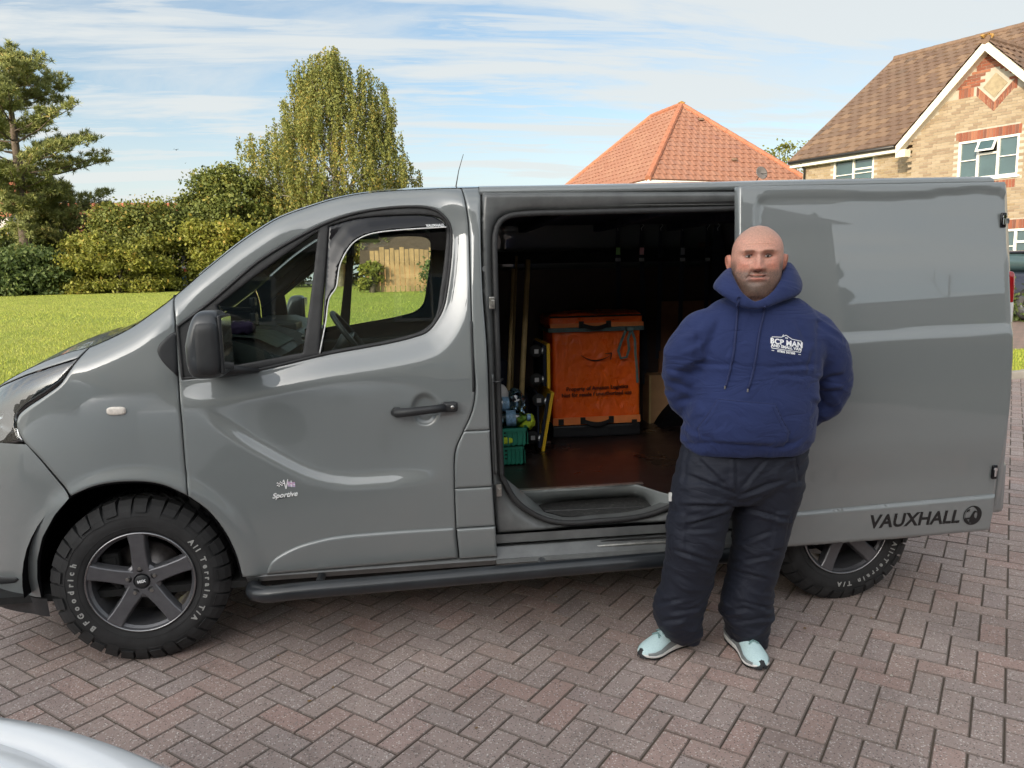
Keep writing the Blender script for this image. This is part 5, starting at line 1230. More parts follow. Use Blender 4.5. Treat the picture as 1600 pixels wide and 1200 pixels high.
    tint(fr*.95*np.exp(-.5*((z-.0545-.0022*np.abs(X/.02)**2)/.0026)**2)*(1-ss(ax, .022, .029)), (.10, .03, .025))
    tint(fr*.80*np.exp(-.5*((z-.0548)/.0012)**2)*(1-ss(ax, .013, .018)), (.66, .60, .52))
    br = np.exp(-.5*((z-.1455-.0045*np.cos((ax-.032)*55)+.004)/.0030)**2)*ss(ax, .012, .018)*(1-ss(ax, .044, .052))*fr; tint(br*.72, (.13, .075, .045))
    tint(fr*.62*g2(ax, z, .031, .1285, .0145, .0055), (.26, .11, .075)); tint(fr*.45*g2(ax, z, .018, .134, .006, .008), (.30, .12, .08)); tint(fr*.7*g2(ax, z, .0075, .0742, .0036, .0022), (.06, .02, .015))
    m_, n_ = Z.shape; V = np.stack([X, -Yf, Z], -1).reshape(-1, 3); F = [(i*n_+j, i*n_+(j+1) % n_, (i+1)*n_+(j+1) % n_, (i+1)*n_+j) for i in range(m_-1) for j in range(n_)]
    V = V.tolist(); F.append(tuple(reversed(range(n_)))); CC = col.reshape(-1, 3).tolist(); F.append(tuple(range((m_-1)*n_, m_*n_)))
    return V, F, CC
HS = 1.06
zc0 = float(pt(1183, 466, -.43)[2]); hx0 = float(pt(1183, 420, -.36)[0])
V, F, CC = body_mesh()
V = np.array(V); V[:, 0] *= 1.03; V *= HS; 
tl = math.radians(2.0); V = np.stack([V[:, 0]*math.cos(tl)+V[:, 2]*math.sin(tl)*(V[:, 2] > 0), V[:, 1], V[:, 2]], 1)
yaw_h = math.radians(-22); V = np.stack([V[:, 0]*math.cos(yaw_h)-V[:, 1]*math.sin(yaw_h), V[:, 0]*math.sin(yaw_h)+V[:, 1]*math.cos(yaw_h), V[:, 2]], 1)
HO = np.array([hx0, MY-.005, zc0+.005]); V = V+HO
B = MB(); B.add(V.tolist(), F)
def hloc(x, y, z):       # head-local point to world (y forward)
    p = np.array([x*1.03, -y, z])*HS; p = np.array([p[0]*math.cos(tl)+p[2]*math.sin(tl), p[1], p[2]]); return np.array([p[0]*math.cos(yaw_h)-p[1]*math.sin(yaw_h), p[0]*math.sin(yaw_h)+p[1]*math.cos(yaw_h), p[2]])+HO
# ears
for sx in (-1, 1):
    Ve = []; n1e, n2e = 20, 14
    for i in range(n1e):
        a = 2*math.pi*i/n1e
        for j in range(n2e+1):
            t = j/n2e; r = t; hgt = .034*(1-.18*(math.sin(a) < 0)*abs(math.sin(a))); rim = math.exp(-((t-.82)/.14)**2)*.006-math.exp(-((t-.42)/.22)**2)*.006
            xx_ = .020*r*math.cos(a); zz2 = hgt*r*math.sin(a); out__ = .003+rim+.010*max(0, -math.cos(a))*r+.008*math.sin(a)*r
            if j == n2e: out__ -= .010
            Ve.append(hloc(sx*(.0885+out__), -.012+xx_-.004, .118+zz2))
    n0 = len(B.v); Fe = [(i*(n2e+1)+j, ((i+1) % n1e)*(n2e+1)+j, ((i+1) % n1e)*(n2e+1)+j+1, i*(n2e+1)+j+1) for i in range(n1e) for j in range(n2e)]
    if sx < 0: Fe = [tuple(reversed(f)) for f in Fe]
    B.add(Ve, Fe); CC += [[.52, .22, .15]]*len(Ve)
# arms, hands and legs of the same body
def limb_(pts, rs, n=14): 
    n0 = len(B.v); B.tube(catmull([np.array(p) for p in pts], .03), np.interp(np.linspace(0, 1, len(catmull([np.array(p) for p in pts], .03))), np.linspace(0, 1, len(rs)), rs), n); CC.extend([[.47, .25, .18]]*(len(B.v)-n0))
shL, elL, wrL = pt(1100, 505, MY), pt(1066, 610, -.29), pt(1128, 655, -.19); shR, elR, wrR = pt(1258, 505, MY), pt(1298, 608, -.29), pt(1222, 660, -.19)
limb_([shL, .5*(shL+elL), elL], [.050, .045, .036]); limb_([elL, .5*(elL+wrL), wrL], [.036, .033, .026]); limb_([shR, .5*(shR+elR), elR], [.050, .045, .036]); limb_([elR, .5*(elR+wrR), wrR], [.036, .033, .026])
def hand(wr, d, up, side):
    d = d/np.linalg.norm(d); up = up-d*np.dot(up, d); up /= np.linalg.norm(up); lat = np.cross(d, up)*side
    limb_([wr-d*.01, wr+d*.05, wr+d*.09], [.026, .036, .030], 12)
    for k_, (o, L) in enumerate(((-.030, .075), (-.010, .085), (.010, .08), (.029, .062))):
        b0 = wr+d*.075+up*o*-1; limb_([b0, b0+d*L*.45+lat*.008, b0+d*L*.75+lat*.03, b0+d*L*.72+lat*.05], [.0105, .0098, .0088, .0075], 8)
    b0 = wr+d*.025+up*.026; limb_([b0, b0+d*.03+up*.022, b0+d*.06+up*.026+lat*.01], [.013, .0115, .0085], 8)
mid = .5*(wrL+wrR)
hand(wrL, np.array([.8, .05, -.35]), np.array([0, .2, 1.]), -1); hand(wrR, np.array([-.8, .10, -.25]), np.array([0, .2, 1.]), 1)
ankL, ankR = np.array([2.285, -.215, .10]), np.array([2.505, -.235, .10]); hipL, hipR = pt(1112, 745, MY+.02), pt(1198, 745, MY+.02); knL, knR = pt(1085, 868, -.33), pt(1178, 870, -.33)
for h_, k_, a_, t_ in ((hipL, knL, ankL, np.array([2.12, -.265, .035])), (hipR, knR, ankR, np.array([2.50, -.41, .035]))):
    limb_([h_+np.array([0, 0, .12]), h_, k_], [.085, .08, .058]); limb_([k_, .5*(k_+a_)+np.array([0, .02, 0]), a_], [.056, .052, .036]); limb_([a_, a_+np.array([0, 0, -.06]), .5*(a_+t_)-np.array([0, 0, .032]), t_-np.array([0, 0, .008])], [.030, .028, .022, .014])
bm_me = B.me(True); ca = bm_me.color_attributes.new('col', 'FLOAT_COLOR', 'POINT'); ca.data.foreach_set('color', np.concatenate([np.array(CC), np.ones((len(CC), 1))], 1).astype(np.float32).ravel())
put('body', fixn(bm_me) if False else bm_me, 'skin', man)
MT['eye_w'] = simple('eye_white', (.36, .32, .30), .15, vary=0); MT['iris'] = simple('iris_dark', (.035, .028, .022), .06, vary=0)
for sx in (-1, 1):
    c = hloc(sx*.031, .0752, .1430); V, F = sup(tuple(c), (.0150*HS, .0092, .0054*HS), (1, 1), 20, 14); ey = MB().add(V, F).put('eye', 'eye_w', man, smooth=True)
    c2_e = hloc(sx*.031-.0014, .0815, .1434); V, F = sup(tuple(c2_e), (.0062, .0040, .0056), (1, 1), 16, 10); MB().add(V, F).put('iris', 'iris', ey, smooth=True)
    q = MB(); q.tube([hloc(sx*(.031+dx),  .0790+.0055*(1-(dx/.0135)**2), .1490-.0058*(dx/.0135)**2+(.0010 if dx*1 < 0 else 0)) for dx in np.linspace(-.0138, .0138, 9)], [.0008, .0018, .0022, .0024, .0024, .0024, .0022, .0018, .0008], 6)
    m_ = q.me(True); ca = m_.color_attributes.new('col', 'FLOAT_COLOR', 'POINT'); ca.data.foreach_set('color', np.tile(np.array([.13, .06, .045, 1], np.float32), len(m_.vertices))); put('eyelid', m_, 'skin', man)
# ---- clothes
def fabric(name, col, rough, weave, bd, sheen=.0, vary_=.12, fold=.018):
    M = Mat(name, col, rough); a = M.noise(3.0, 5); b = M.noise(weave, 3, .7); M.base(M.mix(M.rng(b, .3, .7, 0, .35), M.ramp(a, (.3, tuple(x*(1-vary_) for x in col)), (.7, tuple(x*(1+vary_) for x in col))), tuple(x*1.6 for x in col)))
    if sheen: M.b.inputs['Sheen Weight'].default_value = sheen; M.b.inputs['Sheen Roughness'].default_value = .4
    f0 = M.noise(5.5, 3, .5, stretch=(1, 1, 1.9), dist=1.2); rg_ = mth(M.t, 'ABSOLUTE', mth(M.t, 'SUBTRACT', f0, .5)); p_ = M.bump(rg_, fold, .9); M.bump(b, bd, .5, p_); return M.m
MT['hoodie'] = fabric('navy_fleece', (.012, .0225, .088), .9, 700, .0009, .12); MT['trouser'] = fabric('dark_navy_ripstop', (.0048, .0072, .0175), .74, 500, .0004, .03, fold=.013)
def ring3(u0, u1, v, yc, df, db, n=40, ex=.82, sk=0.):
    a = pt(u0, v, yc); b = pt(u1, v, yc); c = (a+b)/2; w = (b[0]-a[0])/2; R = []
    for k_ in range(n):
        t = 2*math.pi*k_/n; s_, c_ = math.sin(t), math.cos(t); y = -df*abs(s_)**ex if s_ > 0 else db*abs(s_)**ex
        R.append((c[0]+w*np.sign(c_)*abs(c_)**ex, yc+y, c[2]+sk*y))
    return R
tor = MB(); yc = MY
rows = [(464,1134,1238,.048,.095),(472,1118,1252,.075,.104),(483,1103,1264,.096,.110),(497,1090,1277,.110,.115),(514,1084,1282,.125,.125),(545,1082,1284,.150,.13),(575,1082,1278,.160,.13),(600,1078,1273,.175,.13),(630,1073,1268,.190,.13),(660,1069,1264,.195,.13),(682,1067,1262,.190,.13),(694,1070,1258,.182,.13),(704,1078,1250,.168,.125)]
tor.loft([ring3(a, b, v, yc, df, db, sk=.0) for v, a, b, df, db in rows])
me_t = tor.me()
sl = MB()
def sleeve(pts, rs): P2 = catmull([np.array(p) for p in pts], .02); sl.tube([tuple(p) for p in P2], np.interp(np.linspace(0, 1, len(P2)), np.linspace(0, 1, len(rs)), rs), 24)
sleeve([pt(1132, 503, MY), pt(1098, 520, MY), pt(1074, 552, MY+.01), pt(1066, 598, MY+.05), pt(1080, 632, -.25), pt(1108, 652, -.205), pt(1122, 657, -.195)], [.070, .092, .088, .080, .072, .062, .045])
sleeve([pt(1232, 503, MY), pt(1264, 518, MY), pt(1289, 552, MY+.01), pt(1299, 598, MY+.05), pt(1284, 634, -.25), pt(1250, 654, -.205), pt(1230, 660, -.195)], [.070, .092, .090, .082, .074, .062, .045])
hd2 = MB()
# hood: thick roll standing up round the neck, open in a V at the throat
hA_ = [pt(*p) for p in ((1179,473,-.466),(1165,464,-.458),(1154,451,-.44),(1146,436,-.40),(1142,424,-.35),(1146,420,-.29),(1165,427,-.235),(1187,430,-.22),(1210,422,-.235),(1227,412,-.29),(1231,414,-.34),(1226,427,-.39),(1218,444,-.43),(1200,464,-.458))]
hB_ = [pt(*p) for p in ((1179,483,-.472),(1160,480,-.465),(1143,471,-.445),(1125,457,-.41),(1117,449,-.34),(1128,446,-.26),(1160,448,-.20),(1187,450,-.195),(1215,448,-.20),(1243,442,-.26),(1251,447,-.34),(1247,457,-.41),(1229,468,-.445),(1200,479,-.465))]
def cres(P_, n):
    P_ = np.array(catmull(P_+[P_[0]], .01)); L = np.r_[0, np.cumsum(np.linalg.norm(np.diff(P_, axis=0), axis=1))]; t = np.linspace(0, L[-1], n+1)[:-1]; return np.stack([np.interp(t, L, P_[:, k_]) for k_ in range(3)], 1)
CA, CB = cres(hA_, 72), cres(hB_, 72); cen = np.array([hx0, MY, 0]); rg = []
for a, b in zip(CA, CB):
    c = (a+b)/2; mj = (b-a); Lm = np.linalg.norm(mj); mj = mj/Lm; o_ = c-cen; o_[2] = 0; o_ /= np.linalg.norm(o_)+1e-9; tn = np.cross(mj, o_); tn /= np.linalg.norm(tn)+1e-9; mi_n = np.cross(tn, mj); mi_n = mi_n if np.dot(mi_n, o_) > 0 else -mi_n
    rg.append([tuple(c+mj*(Lm/2+.009)*math.cos(q_)+mi_n*(.013+.006*(abs(c[0]-hx0) > .06))*math.sin(q_)) for q_ in np.linspace(0, 2*math.pi, 17)[:-1]])
hd2.loft(rg+[rg[0]], closed=True, cap=False)
raw = join([fixn(me_t), fixn(sl.me()), fixn(hd2.me())])
hm = apply_mods(raw, ('REMESH', dict(mode='VOXEL', voxel_size=.0075, use_smooth_shade=True)), ('SMOOTH', dict(factor=.6, iterations=12)))
V = verts(hm); Nn = norms(hm); u, v, w = proj(V); frn = (V[:, 1] < MY+.02)
def line_fold(a, b, amp, wd, one=0.):        # crease along a pixel segment
    a, b = np.array(a, float), np.array(b, float); ab = b-a; L = np.linalg.norm(ab); P2_ = np.stack([u, v], 1)-a; t = P2_@ab/L/L; d = (P2_[:, 0]*ab[1]-P2_[:, 1]*ab[0])/L
    e = ss(t, -.1, .25)*(1-ss(t, .75, 1.1)); return amp*e*(-np.exp(-.5*(d/wd)**2)+.7*np.exp(-.5*((d+2.2*wd)/(1.4*wd))**2)+one*np.exp(-.5*((d-2.2*wd)/(1.4*wd))**2))*frn
D = fbm(V*np.array([5, 5, 7]), 3)*.005
sleeve_m = ss(abs(V[:, 0]-hx0), .205, .25); D += sleeve_m*(-np.abs(fbm(np.stack([V[:, 0]*5+V[:, 2]*3, V[:, 1]*5, V[:, 2]*15+V[:, 0]*np.sign(V[:, 0]-hx0)*9], 1), 2))*.015+.004)
D += line_fold((1084,568),(1150,571),.010,2.6)+line_fold((1196,575),(1275,570),.010,2.6)+line_fold((1205,582),(1262,588),.006,3)+line_fold((1086,520),(1110,560),.008,3)+line_fold((1090,500),(1086,580),.004,3.)+line_fold((1278,500),(1276,590),.003,3.)+line_fold((1270,545),(1262,585),.006,3)
D += line_fold((1042,575),(1085,590),.009,3)+line_fold((1046,600),(1082,608),.009,3)+line_fold((1055,628),(1095,622),.008,3)+line_fold((1320,585),(1280,596),.009,3)+line_fold((1318,610),(1282,612),.009,3)+line_fold((1302,640),(1268,628),.008,3)+line_fold((1130,492),(1100,545),.004,4)+line_fold((1240,495),(1262,540),.004,4)
D += line_fold((1078,672),(1120,690),.006,3)+line_fold((1215,700),(1258,686),.006,3)+line_fold((1118,462),(1160,484),.004,1.8)+line_fold((1160,485),(1200,483),.004,1.8)+line_fold((1200,482),(1250,462),.004,1.8)
pk = [(1121,623.5),(1211,631),(1234,676),(1228,700),(1094,690),(1089,670)]; Pp = np.stack([u, v], 1); ip = inpoly(Pp, pk); dp = polydist(Pp, pk); D += np.where(ip, .0095*ss(dp, 0, 2.0), 0)*frn-.0030*np.exp(-.5*(dp/1.6)**2)*frn
hemv = 693.; bmask = ss(v, hemv-1, hemv+1.5)*(v < 720); D += bmask*(-.005+.0012*np.sin(V[:, 0]*900)); D -= .003*np.exp(-.5*((v-hemv)/1.3)**2)
setv(hm, V+Nn*D[:, None]); hm = apply_mods(hm, ('SMOOTH', dict(factor=.5, iterations=1))); hm.polygons.foreach_set('use_smooth', [True]*len(hm.polygons))
hoodie = put('hoodie', hm, 'hoodie', man)
bvh = BVHTree.FromPolygons([tuple(p) for p in verts(hm)], [tuple(p.vertices) for p in hm.polygons])
def hit(u, v, off=.003):
    o = Vector((CX, -CD, CH)); d = Vector(ray(u, v)).normalized(); r = bvh.ray_cast(o, d)
    if r[0] is None: return pt(u, v, MY-.15)
    return np.array(r[0]+r[1]*off)
def cord(path, r, nm, mt, par, off=.003, n=8):
    P_ = catmull([np.array(p, float) for p in path], 3.); MB().tube([tuple(hit(a, b, off)) for a, b in P_], r, n).put(nm, mt, par, smooth=True)
MT['cordm'] = fabric('navy_cord', (.012, .020, .075), .8, 900, .0006)
cord([(1154,470),(1152,486),(1150,510),(1146,550),(1140,580),(1134,604)], .0042, 'drawstring', 'cordm', man, .0045); cord([(1194,479),(1192,494),(1186,520),(1180,560),(1174,590),(1168,608)], .0042, 'drawstring', 'cordm', man, .0045)
for a in ((1133,605.5),(1168,610)): 
    p = hit(*a, .005); MB().tube([tuple(p+np.array([0, 0, .006])), tuple(p-np.array([.001, 0, .006]))], .003, 8).put('cord_tip', 'steel', man)
p = hit(1154, 467, .004); MB().lathe([(.004, -.001), (.008, -.002), (.009, .002)], tuple(p), (0, 1, 0), 14).put('eyelet', 'cordm', man)
for path in ([(1121,624),(1166,628),(1211,631.5)], [(1211,631.5),(1222,655),(1234,676)], [(1121,624),(1106,648),(1089,670)]): cord(path, .0024, 'pocket_seam', 'cordm', man, .0004, 6)
cord([(1206,634),(1217,657),(1229,678)], .0010, 'pocket_seam', 'cordm', man, .0, 6); cord([(1126,627),(1111,651),(1095,672)], .0010, 'pocket_seam', 'cordm', man, .0, 6)
pass
# chest print
lg = []
def tx(s_, size, x, y, off=.0): m_ = text_me(s_, size, 0, off, space=1.05); V_ = verts(m_); V_[:, 0] += x; V_[:, 1] += y; setv(m_, V_); lg.append(m_)
def seg_(a, b, w):
    a, b = np.array(a, float), np.array(b, float); d = b-a; d /= np.linalg.norm(d); n2 = np.array([-d[1], d[0]])*w/2; k_ = max(1, int(np.linalg.norm(b-a)/6)); q = MB(); pts_ = [a+(b-a)*i/k_ for i in range(k_+1)]; q.loft([[(*(p-n2), 0) for p in pts_], [(*(p+n2), 0) for p in pts_]], closed=False, cap=False); lg.append(q.me())
tx('BCP MAN', 11.6, 0, 2.2, .45); tx('AND SMALL VAN', 6.0, 0, -4.6, .3); tx('07805 507388', 4.6, 0, -12.2, .22)
for a, b in (((-23, 8.8), (-8.5, 10.3)), ((-8.5, 10.2), (-1, 14.6)), ((-1, 14.6), (8.5, 9.5)), ((8.5, 9.6), (23, 8.6)), ((23, 8.6), (22.6, -8.8)), ((22.6, -8.8), (-23, -8.8)), ((-23, -8.8), (-23, 8.8)), ((-6.4, 12.4), (-4.9, 14.8)), ((-23, -12.4), (-19, -12.4)), ((19, -12.4), (23, -12.4))): seg_(a, b, 1.0)
for a in ((-1.2, 10.2), (1.0, 10.2)): seg_((a[0]-.9, a[1]), (a[0]+.9, a[1]), 1.8)
lm = join(lg); lm = apply_mods(lm, ('TRIANGULATE', {})); bmm = bmesh.new(); bmm.from_mesh(lm); bmm.to_mesh(lm); bmm.free(); V = verts(lm); rt = math.radians(-8.5); out_v = []
for a, b, _ in V: 
    uu_ = 1228.5+a*math.cos(rt)+b*math.sin(-rt)*.2; vv_ = 538.5-(b*math.cos(rt)+a*math.sin(rt)); out_v.append(hit(uu_, vv_, .0018))
setv(lm, out_v); put('chest_print', lm, 'white_print', man)
# ---- trousers
tr = MB(); ty = MY+.02
tr.loft([ring3(a, b, v, ty, df, db) for v, a, b, df, db in [(686,1072,1252,.150,.125),(700,1068,1254,.158,.13),(730,1060,1251,.160,.13),(755,1054,1247,.150,.125),(776,1056,1240,.125,.115)]])
def leg(rows): tr.loft([ring3(a, b, v, y, df, db, 32, .85, sk) for v, a, b, y, df, db, sk in rows])
leg([(745,1056,1150,ty,.145,.12,0),(775,1051,1146,ty,.135,.115,0),(810,1046,1135,-.31,.125,.11,0),(845,1044,1124,-.31,.120,.10,0),(880,1042,1115,-.30,.110,.10,0),(912,1036,1107,-.28,.105,.09,0),(935,1026,1098,-.26,.11,.085,0),(950,1023,1092,-.25,.115,.085,0),(968,1025,1090,-.245,.11,.08,0),(986,1036,1090,-.235,.10,.085,0),(996,1042,1089,-.23,.085,.085,0)])
leg([(745,1146,1247,ty,.145,.12,0),(775,1146,1243,ty,.135,.115,0),(810,1148,1232,-.31,.125,.11,0),(845,1149,1222,-.31,.118,.10,0),(880,1144,1212,-.30,.108,.10,0),(912,1136,1203,-.29,.105,.09,0),(940,1128,1200,-.28,.11,.085,0),(958,1129,1201,-.275,.115,.085,0),(975,1136,1194,-.27,.11,.085,0),(996,1144,1191,-.265,.098,.09,0),(1006,1150,1188,-.26,.08,.085,0)])
tm = apply_mods(fixn(tr.me()), ('REMESH', dict(mode='VOXEL', voxel_size=.0068, use_smooth_shade=True)), ('SMOOTH', dict(factor=.6, iterations=5)))
V = verts(tm); Nn = norms(tm); u, v, w = proj(V); frn = 1.
rid = lambda p, o=3: 1-2*np.abs(fbm(p, o)) 
rd_ = rid(np.stack([V[:, 0]*3.2, V[:, 1]*3+3, V[:, 2]*9+V[:, 0]*2], 1), 3); rd2 = rid(np.stack([V[:, 0]*7, V[:, 1]*5, V[:, 2]*26+V[:, 0]*4], 1), 2)
lowm = ss(v, 905, 945); side = np.where(u < 1145, 1., -1.); dg = V[:, 2]*1.0+side*(V[:, 0]-hx0)*.55
f1_ = rid(np.stack([dg*15, (V[:, 0]-side*V[:, 2]*.4)*3.5, V[:, 1]*4+side], 1), 2); f2_ = rid(np.stack([(V[:, 2]-side*V[:, 0]*.5)*19+5, V[:, 0]*4.5, V[:, 1]*5], 1), 2); mk = ss(fbm(V*4+3, 2), -.25, .45)
D = .0062*np.clip(f1_-.25, 0, 1)*mk*1.5+.0040*np.clip(f2_-.3, 0, 1)*(1-mk)*1.5+lowm*.010*np.clip(rd2-.1, 0, 1)*(.35+.65*ss(fbm(V*7+9, 2), -.3, .4))+.003*rd_+fbm(V*26, 3)*.0010
for a, b, am in (((1148,770),(1070,740),.008),((1146,790),(1064,790),.010),((1140,765),(1090,715),.007),((1146,800),(1072,822),.009),((1060,830),(1120,826),.006),((1152,775),(1225,748),.008),((1152,792),(1235,812),.008),((1155,765),(1200,715),.007),((1050,855),(1112,880),.007),((1150,850),(1208,830),.008),((1145,880),(1206,868),.007),((1200,905),(1142,890),.007),
        ((1026,944),(1066,936),.009),((1048,958),(1092,948),.008),((1028,972),(1070,966),.006),((1158,938),(1200,950),.009),((1130,956),(1172,950),.008),((1150,972),(1194,966),.006),((1150,715),(1150,765),.006),((1075,700),(1068,760),.004),((1240,700),(1246,760),.004)): D += line_fold(a, b, am*1.25, 1.9)
pkl = [(1046,800),(1072,803),(1072,862),(1044,858)]; pkr = [(1212,800),(1236,797),(1224,856),(1204,860)]
for pk in (pkl, pkr): Pp = np.stack([u, v], 1); D += np.where(inpoly(Pp, pk), .008*ss(polydist(Pp, pk), 0, 2), 0)
setv(tm, V+Nn*D[:, None]); tm = apply_mods(tm, ('SMOOTH', dict(factor=.5, iterations=1))); tm.polygons.foreach_set('use_smooth', [True]*len(tm.polygons)); put('trousers', tm, 'trouser', man)
bvh = BVHTree.FromPolygons([tuple(p) for p in verts(tm)], [tuple(p.vertices) for p in tm.polygons])
cord([(1148,712),(1149,740),(1147,765)], .0016, 'fly_seam', 'trouser', man, .0, 6); cord([(1079,694),(1072,715),(1060,735)], .0016, 'pocket_seam', 'trouser', man, .0, 6); cord([(1238,694),(1244,715),(1249,735)], .0016, 'pocket_seam', 'trouser', man, .0, 6)
p = hit(1049, 776, .004); MB().box((p[0]-.006, p[1]-.004, p[2]-.018), (p[0]+.005, p[1]+.004, p[2]+.016)).put('pocket_tab', 'white_edge', man); p = hit(1233, 811, .003); MB().box((p[0]-.010, p[1]-.004, p[2]-.016), (p[0]+.010, p[1]+.004, p[2]+.016), bev=.002).put('pocket_tab', 'trouser', man)
# ---- trainers
Mk = Mat('pale_blue_knit', (.52, .70, .72), .8); v_ = N(Mk.t, 'ShaderNodeTexVoronoi'); v_.inputs['Scale'].default_value = 260; Mk.t.links.new(Mk.coord(), v_.inputs[0]); Mk.base(Mk.ramp(v_.outputs['Distance'], (.1, (.42, .60, .63)), (.45, (.58, .75, .76)))); Mk.bump(v_.outputs['Distance'], .0012, .6); MT['knit'] = Mk.m
MT['midsole'] = simple('white_foam', (.80, .80, .77), .6, 0, 0, .05, 20); MT['outsole'] = simple('black_outsole', (.02, .022, .025), .7); MT['silver'] = simple('grey_overlay', (.24, .26, .26), .4, .2, 0, .1, 40); MT['lace'] = simple('grey_green_lace', (.22, .36, .36), .8)
def shoe(heel, toe, lab=None):
    heel, toe = np.array(heel, float), np.array(toe, float); d = toe-heel; L = np.linalg.norm(d); d /= L; Mx = Matrix(((d[0], -d[1], 0, heel[0]), (d[1], d[0], 0, heel[1]), (0, 0, 1, 0), (0, 0, 0, 1)))
    sg = 1 if d[0] < -.5 else -1; S_ = np.array([0, .012, .04, .08, .13, .18, .22, .25, .275, .29])/.29*L; HWs = np.array([.012, .026, .035, .036, .033, .040, .046, .043, .030, .010])*1.16; OFF = np.array([0, 0, 0, -.002, -.004, -.002, .002, .004, .006, .006])*sg
    e = empty('trainer', tuple(heel[:1])+(heel[1], 0), None, None); bpy.data.objects.remove(e)
    top = np.array([.060, .075, .088, .098, .094, .078, .062, .053, .043, .030])*1.12; mid_ = np.array([.040, .042, .040, .036, .032, .030, .028, .027, .028, .030]); bot_ = np.array([.020, .010, .004, .003, .004, .004, .004, .006, .012, .020])
    tf_ = lambda V_: [tuple(Mx@Vector(p)) for p in V_]
    q = MB(); q.loft([tf_([(s_, o-h*1.0, b), (s_, o-h*1.10, (b+m_)/2), (s_, o-h*1.06, m_), (s_, o, m_+.002), (s_, o+h*1.06, m_), (s_, o+h*1.10, (b+m_)/2), (s_, o+h*1.0, b), (s_, o, b)]) for s_, h, o, m_, b in zip(S_, HWs, OFF, mid_, bot_)]); sh_ = put('trainer', apply_mods(fixn(q.me(True)), ('SUBSURF', dict(levels=2))), 'midsole', man)
    q = MB(); q.loft([tf_([(s_, o+h*1.0*math.cos(a)*(1.0 if math.sin(a) < .5 else .92), m_-.006+(t-m_+.006)*max(0, math.sin(a))**.85) for a in np.linspace(-.02, math.pi+.02, 15)]) for s_, h, o, m_, t in zip(S_[1:], HWs[1:], OFF[1:], mid_[1:], top[1:])], closed=False, cap=False); put('upper', apply_mods(fixn(q.me(True)), ('SUBSURF', dict(levels=2))), 'knit', sh_)
    q = MB(); q.loft([tf_([(s_, o-h*1.02, b-.001), (s_, o, b-.003), (s_, o+h*1.02, b-.001)]) for s_, h, o, b in zip(S_, HWs, OFF, bot_)], closed=False, cap=False); put('outsole', fixn(q.me(True)), 'outsole', sh_)
    q = MB(); q.loft([tf_([(s_, OFF[-2]+h*math.cos(a)*1.14, .010+t*max(0, math.sin(a))) for a in np.linspace(0, math.pi, 9)]) for s_, h, t in ((L*.925, .030, .038), (L*.965, .024, .034), (L*1.0, .014, .026), (L*1.012, .004, .014))], closed=False, cap=False); put('toe_cap', fixn(q.me(True)), 'outsole', sh_)
    # grey band above the midsole, both sides
    for sd_ in (-1, 1):
        q = MB(); q.loft([tf_([(s_, o+sd_*(h*1.035+.0012), m_-.003), (s_, o+sd_*(h*1.0+.0012), m_+hh*.6), (s_, o+sd_*(h*.93+.001), m_+hh)]) for s_, h, o, m_, hh in zip(S_[1:-1], HWs[1:-1], OFF[1:-1], mid_[1:-1], (.020, .030, .032, .028, .020, .012, .008, .006))], closed=False, cap=False); put('side_overlay', fixn(q.me(True)), 'silver', sh_)
        pts_ = [(.12, .045), (.135, .041), (.16, .052), (.19, .072), (.16, .060), (.14, .055)]
        q = MB(); q.add(tf_([(L*(.30+.9*(a-.12)/.29), OFF[3]+sd_*(.0385+.002-.12*max(0, z-.05)), z+.008) for a, z in pts_]), [tuple(range(6))]); put('side_mark', q.me(), 'outsole', sh_)
    for k_ in range(4):
        s_ = L*(.46+.075*k_); t_ = float(np.interp(s_, S_, top))+.002; o = float(np.interp(s_, S_, OFF)); q = MB(); q.tube(tf_([(s_-.008, o-.022, t_-.012), (s_, o, t_+.006), (s_+.010, o+.022, t_-.006)]), .0030, 6); q.tube(tf_([(s_-.008, o+.022, t_-.012), (s_+.002, o, t_+.008), (s_+.010, o-.022, t_-.006)]), .0030, 6); q.put('lace', 'lace', sh_, smooth=True)
    return sh_
shoe((2.350, -.165), (2.050, -.290)); shoe((2.500, -.165), (2.508, -.480))
# ================================================================== ground
def GZ(x, y):
    x = np.asarray(x, float); y = np.asarray(y, float)
    d = y+.25*np.clip(x-4, 0, 20)
    return .66*ss(d, 5.5, 21)+.40*ss(d, 20, 48)
def plan_pt(u, depth):            # plan position of a photo column at a distance along the view axis
    f = np.array([math.sin(YAW), math.cos(YAW)]); r = np.array([math.cos(YAW), -math.sin(YAW)])
    return np.array([CX, -CD])+f*depth+r*((u-800)/FPX*depth)
Me = Mat('soil', (.05, .045, .035), .95); Me.vary(4, .3); MT['soil'] = Me.m
n_ = 90; gx = np.sinh(np.linspace(-4.2, 4.2, n_))*9+2; gy = np.sinh(np.linspace(-3.6, 4.4, n_))*9+0
G = np.array([[(x, y, GZ(x, y)-.075) for x in gx] for y in gy]).reshape(-1, 3); F = [(j*n_+i, j*n_+i+1, (j+1)*n_+i+1, (j+1)*n_+i) for j in range(n_-1) for i in range(n_-1)]
o = put('ground', mesh(G, F), 'soil', kind='structure')
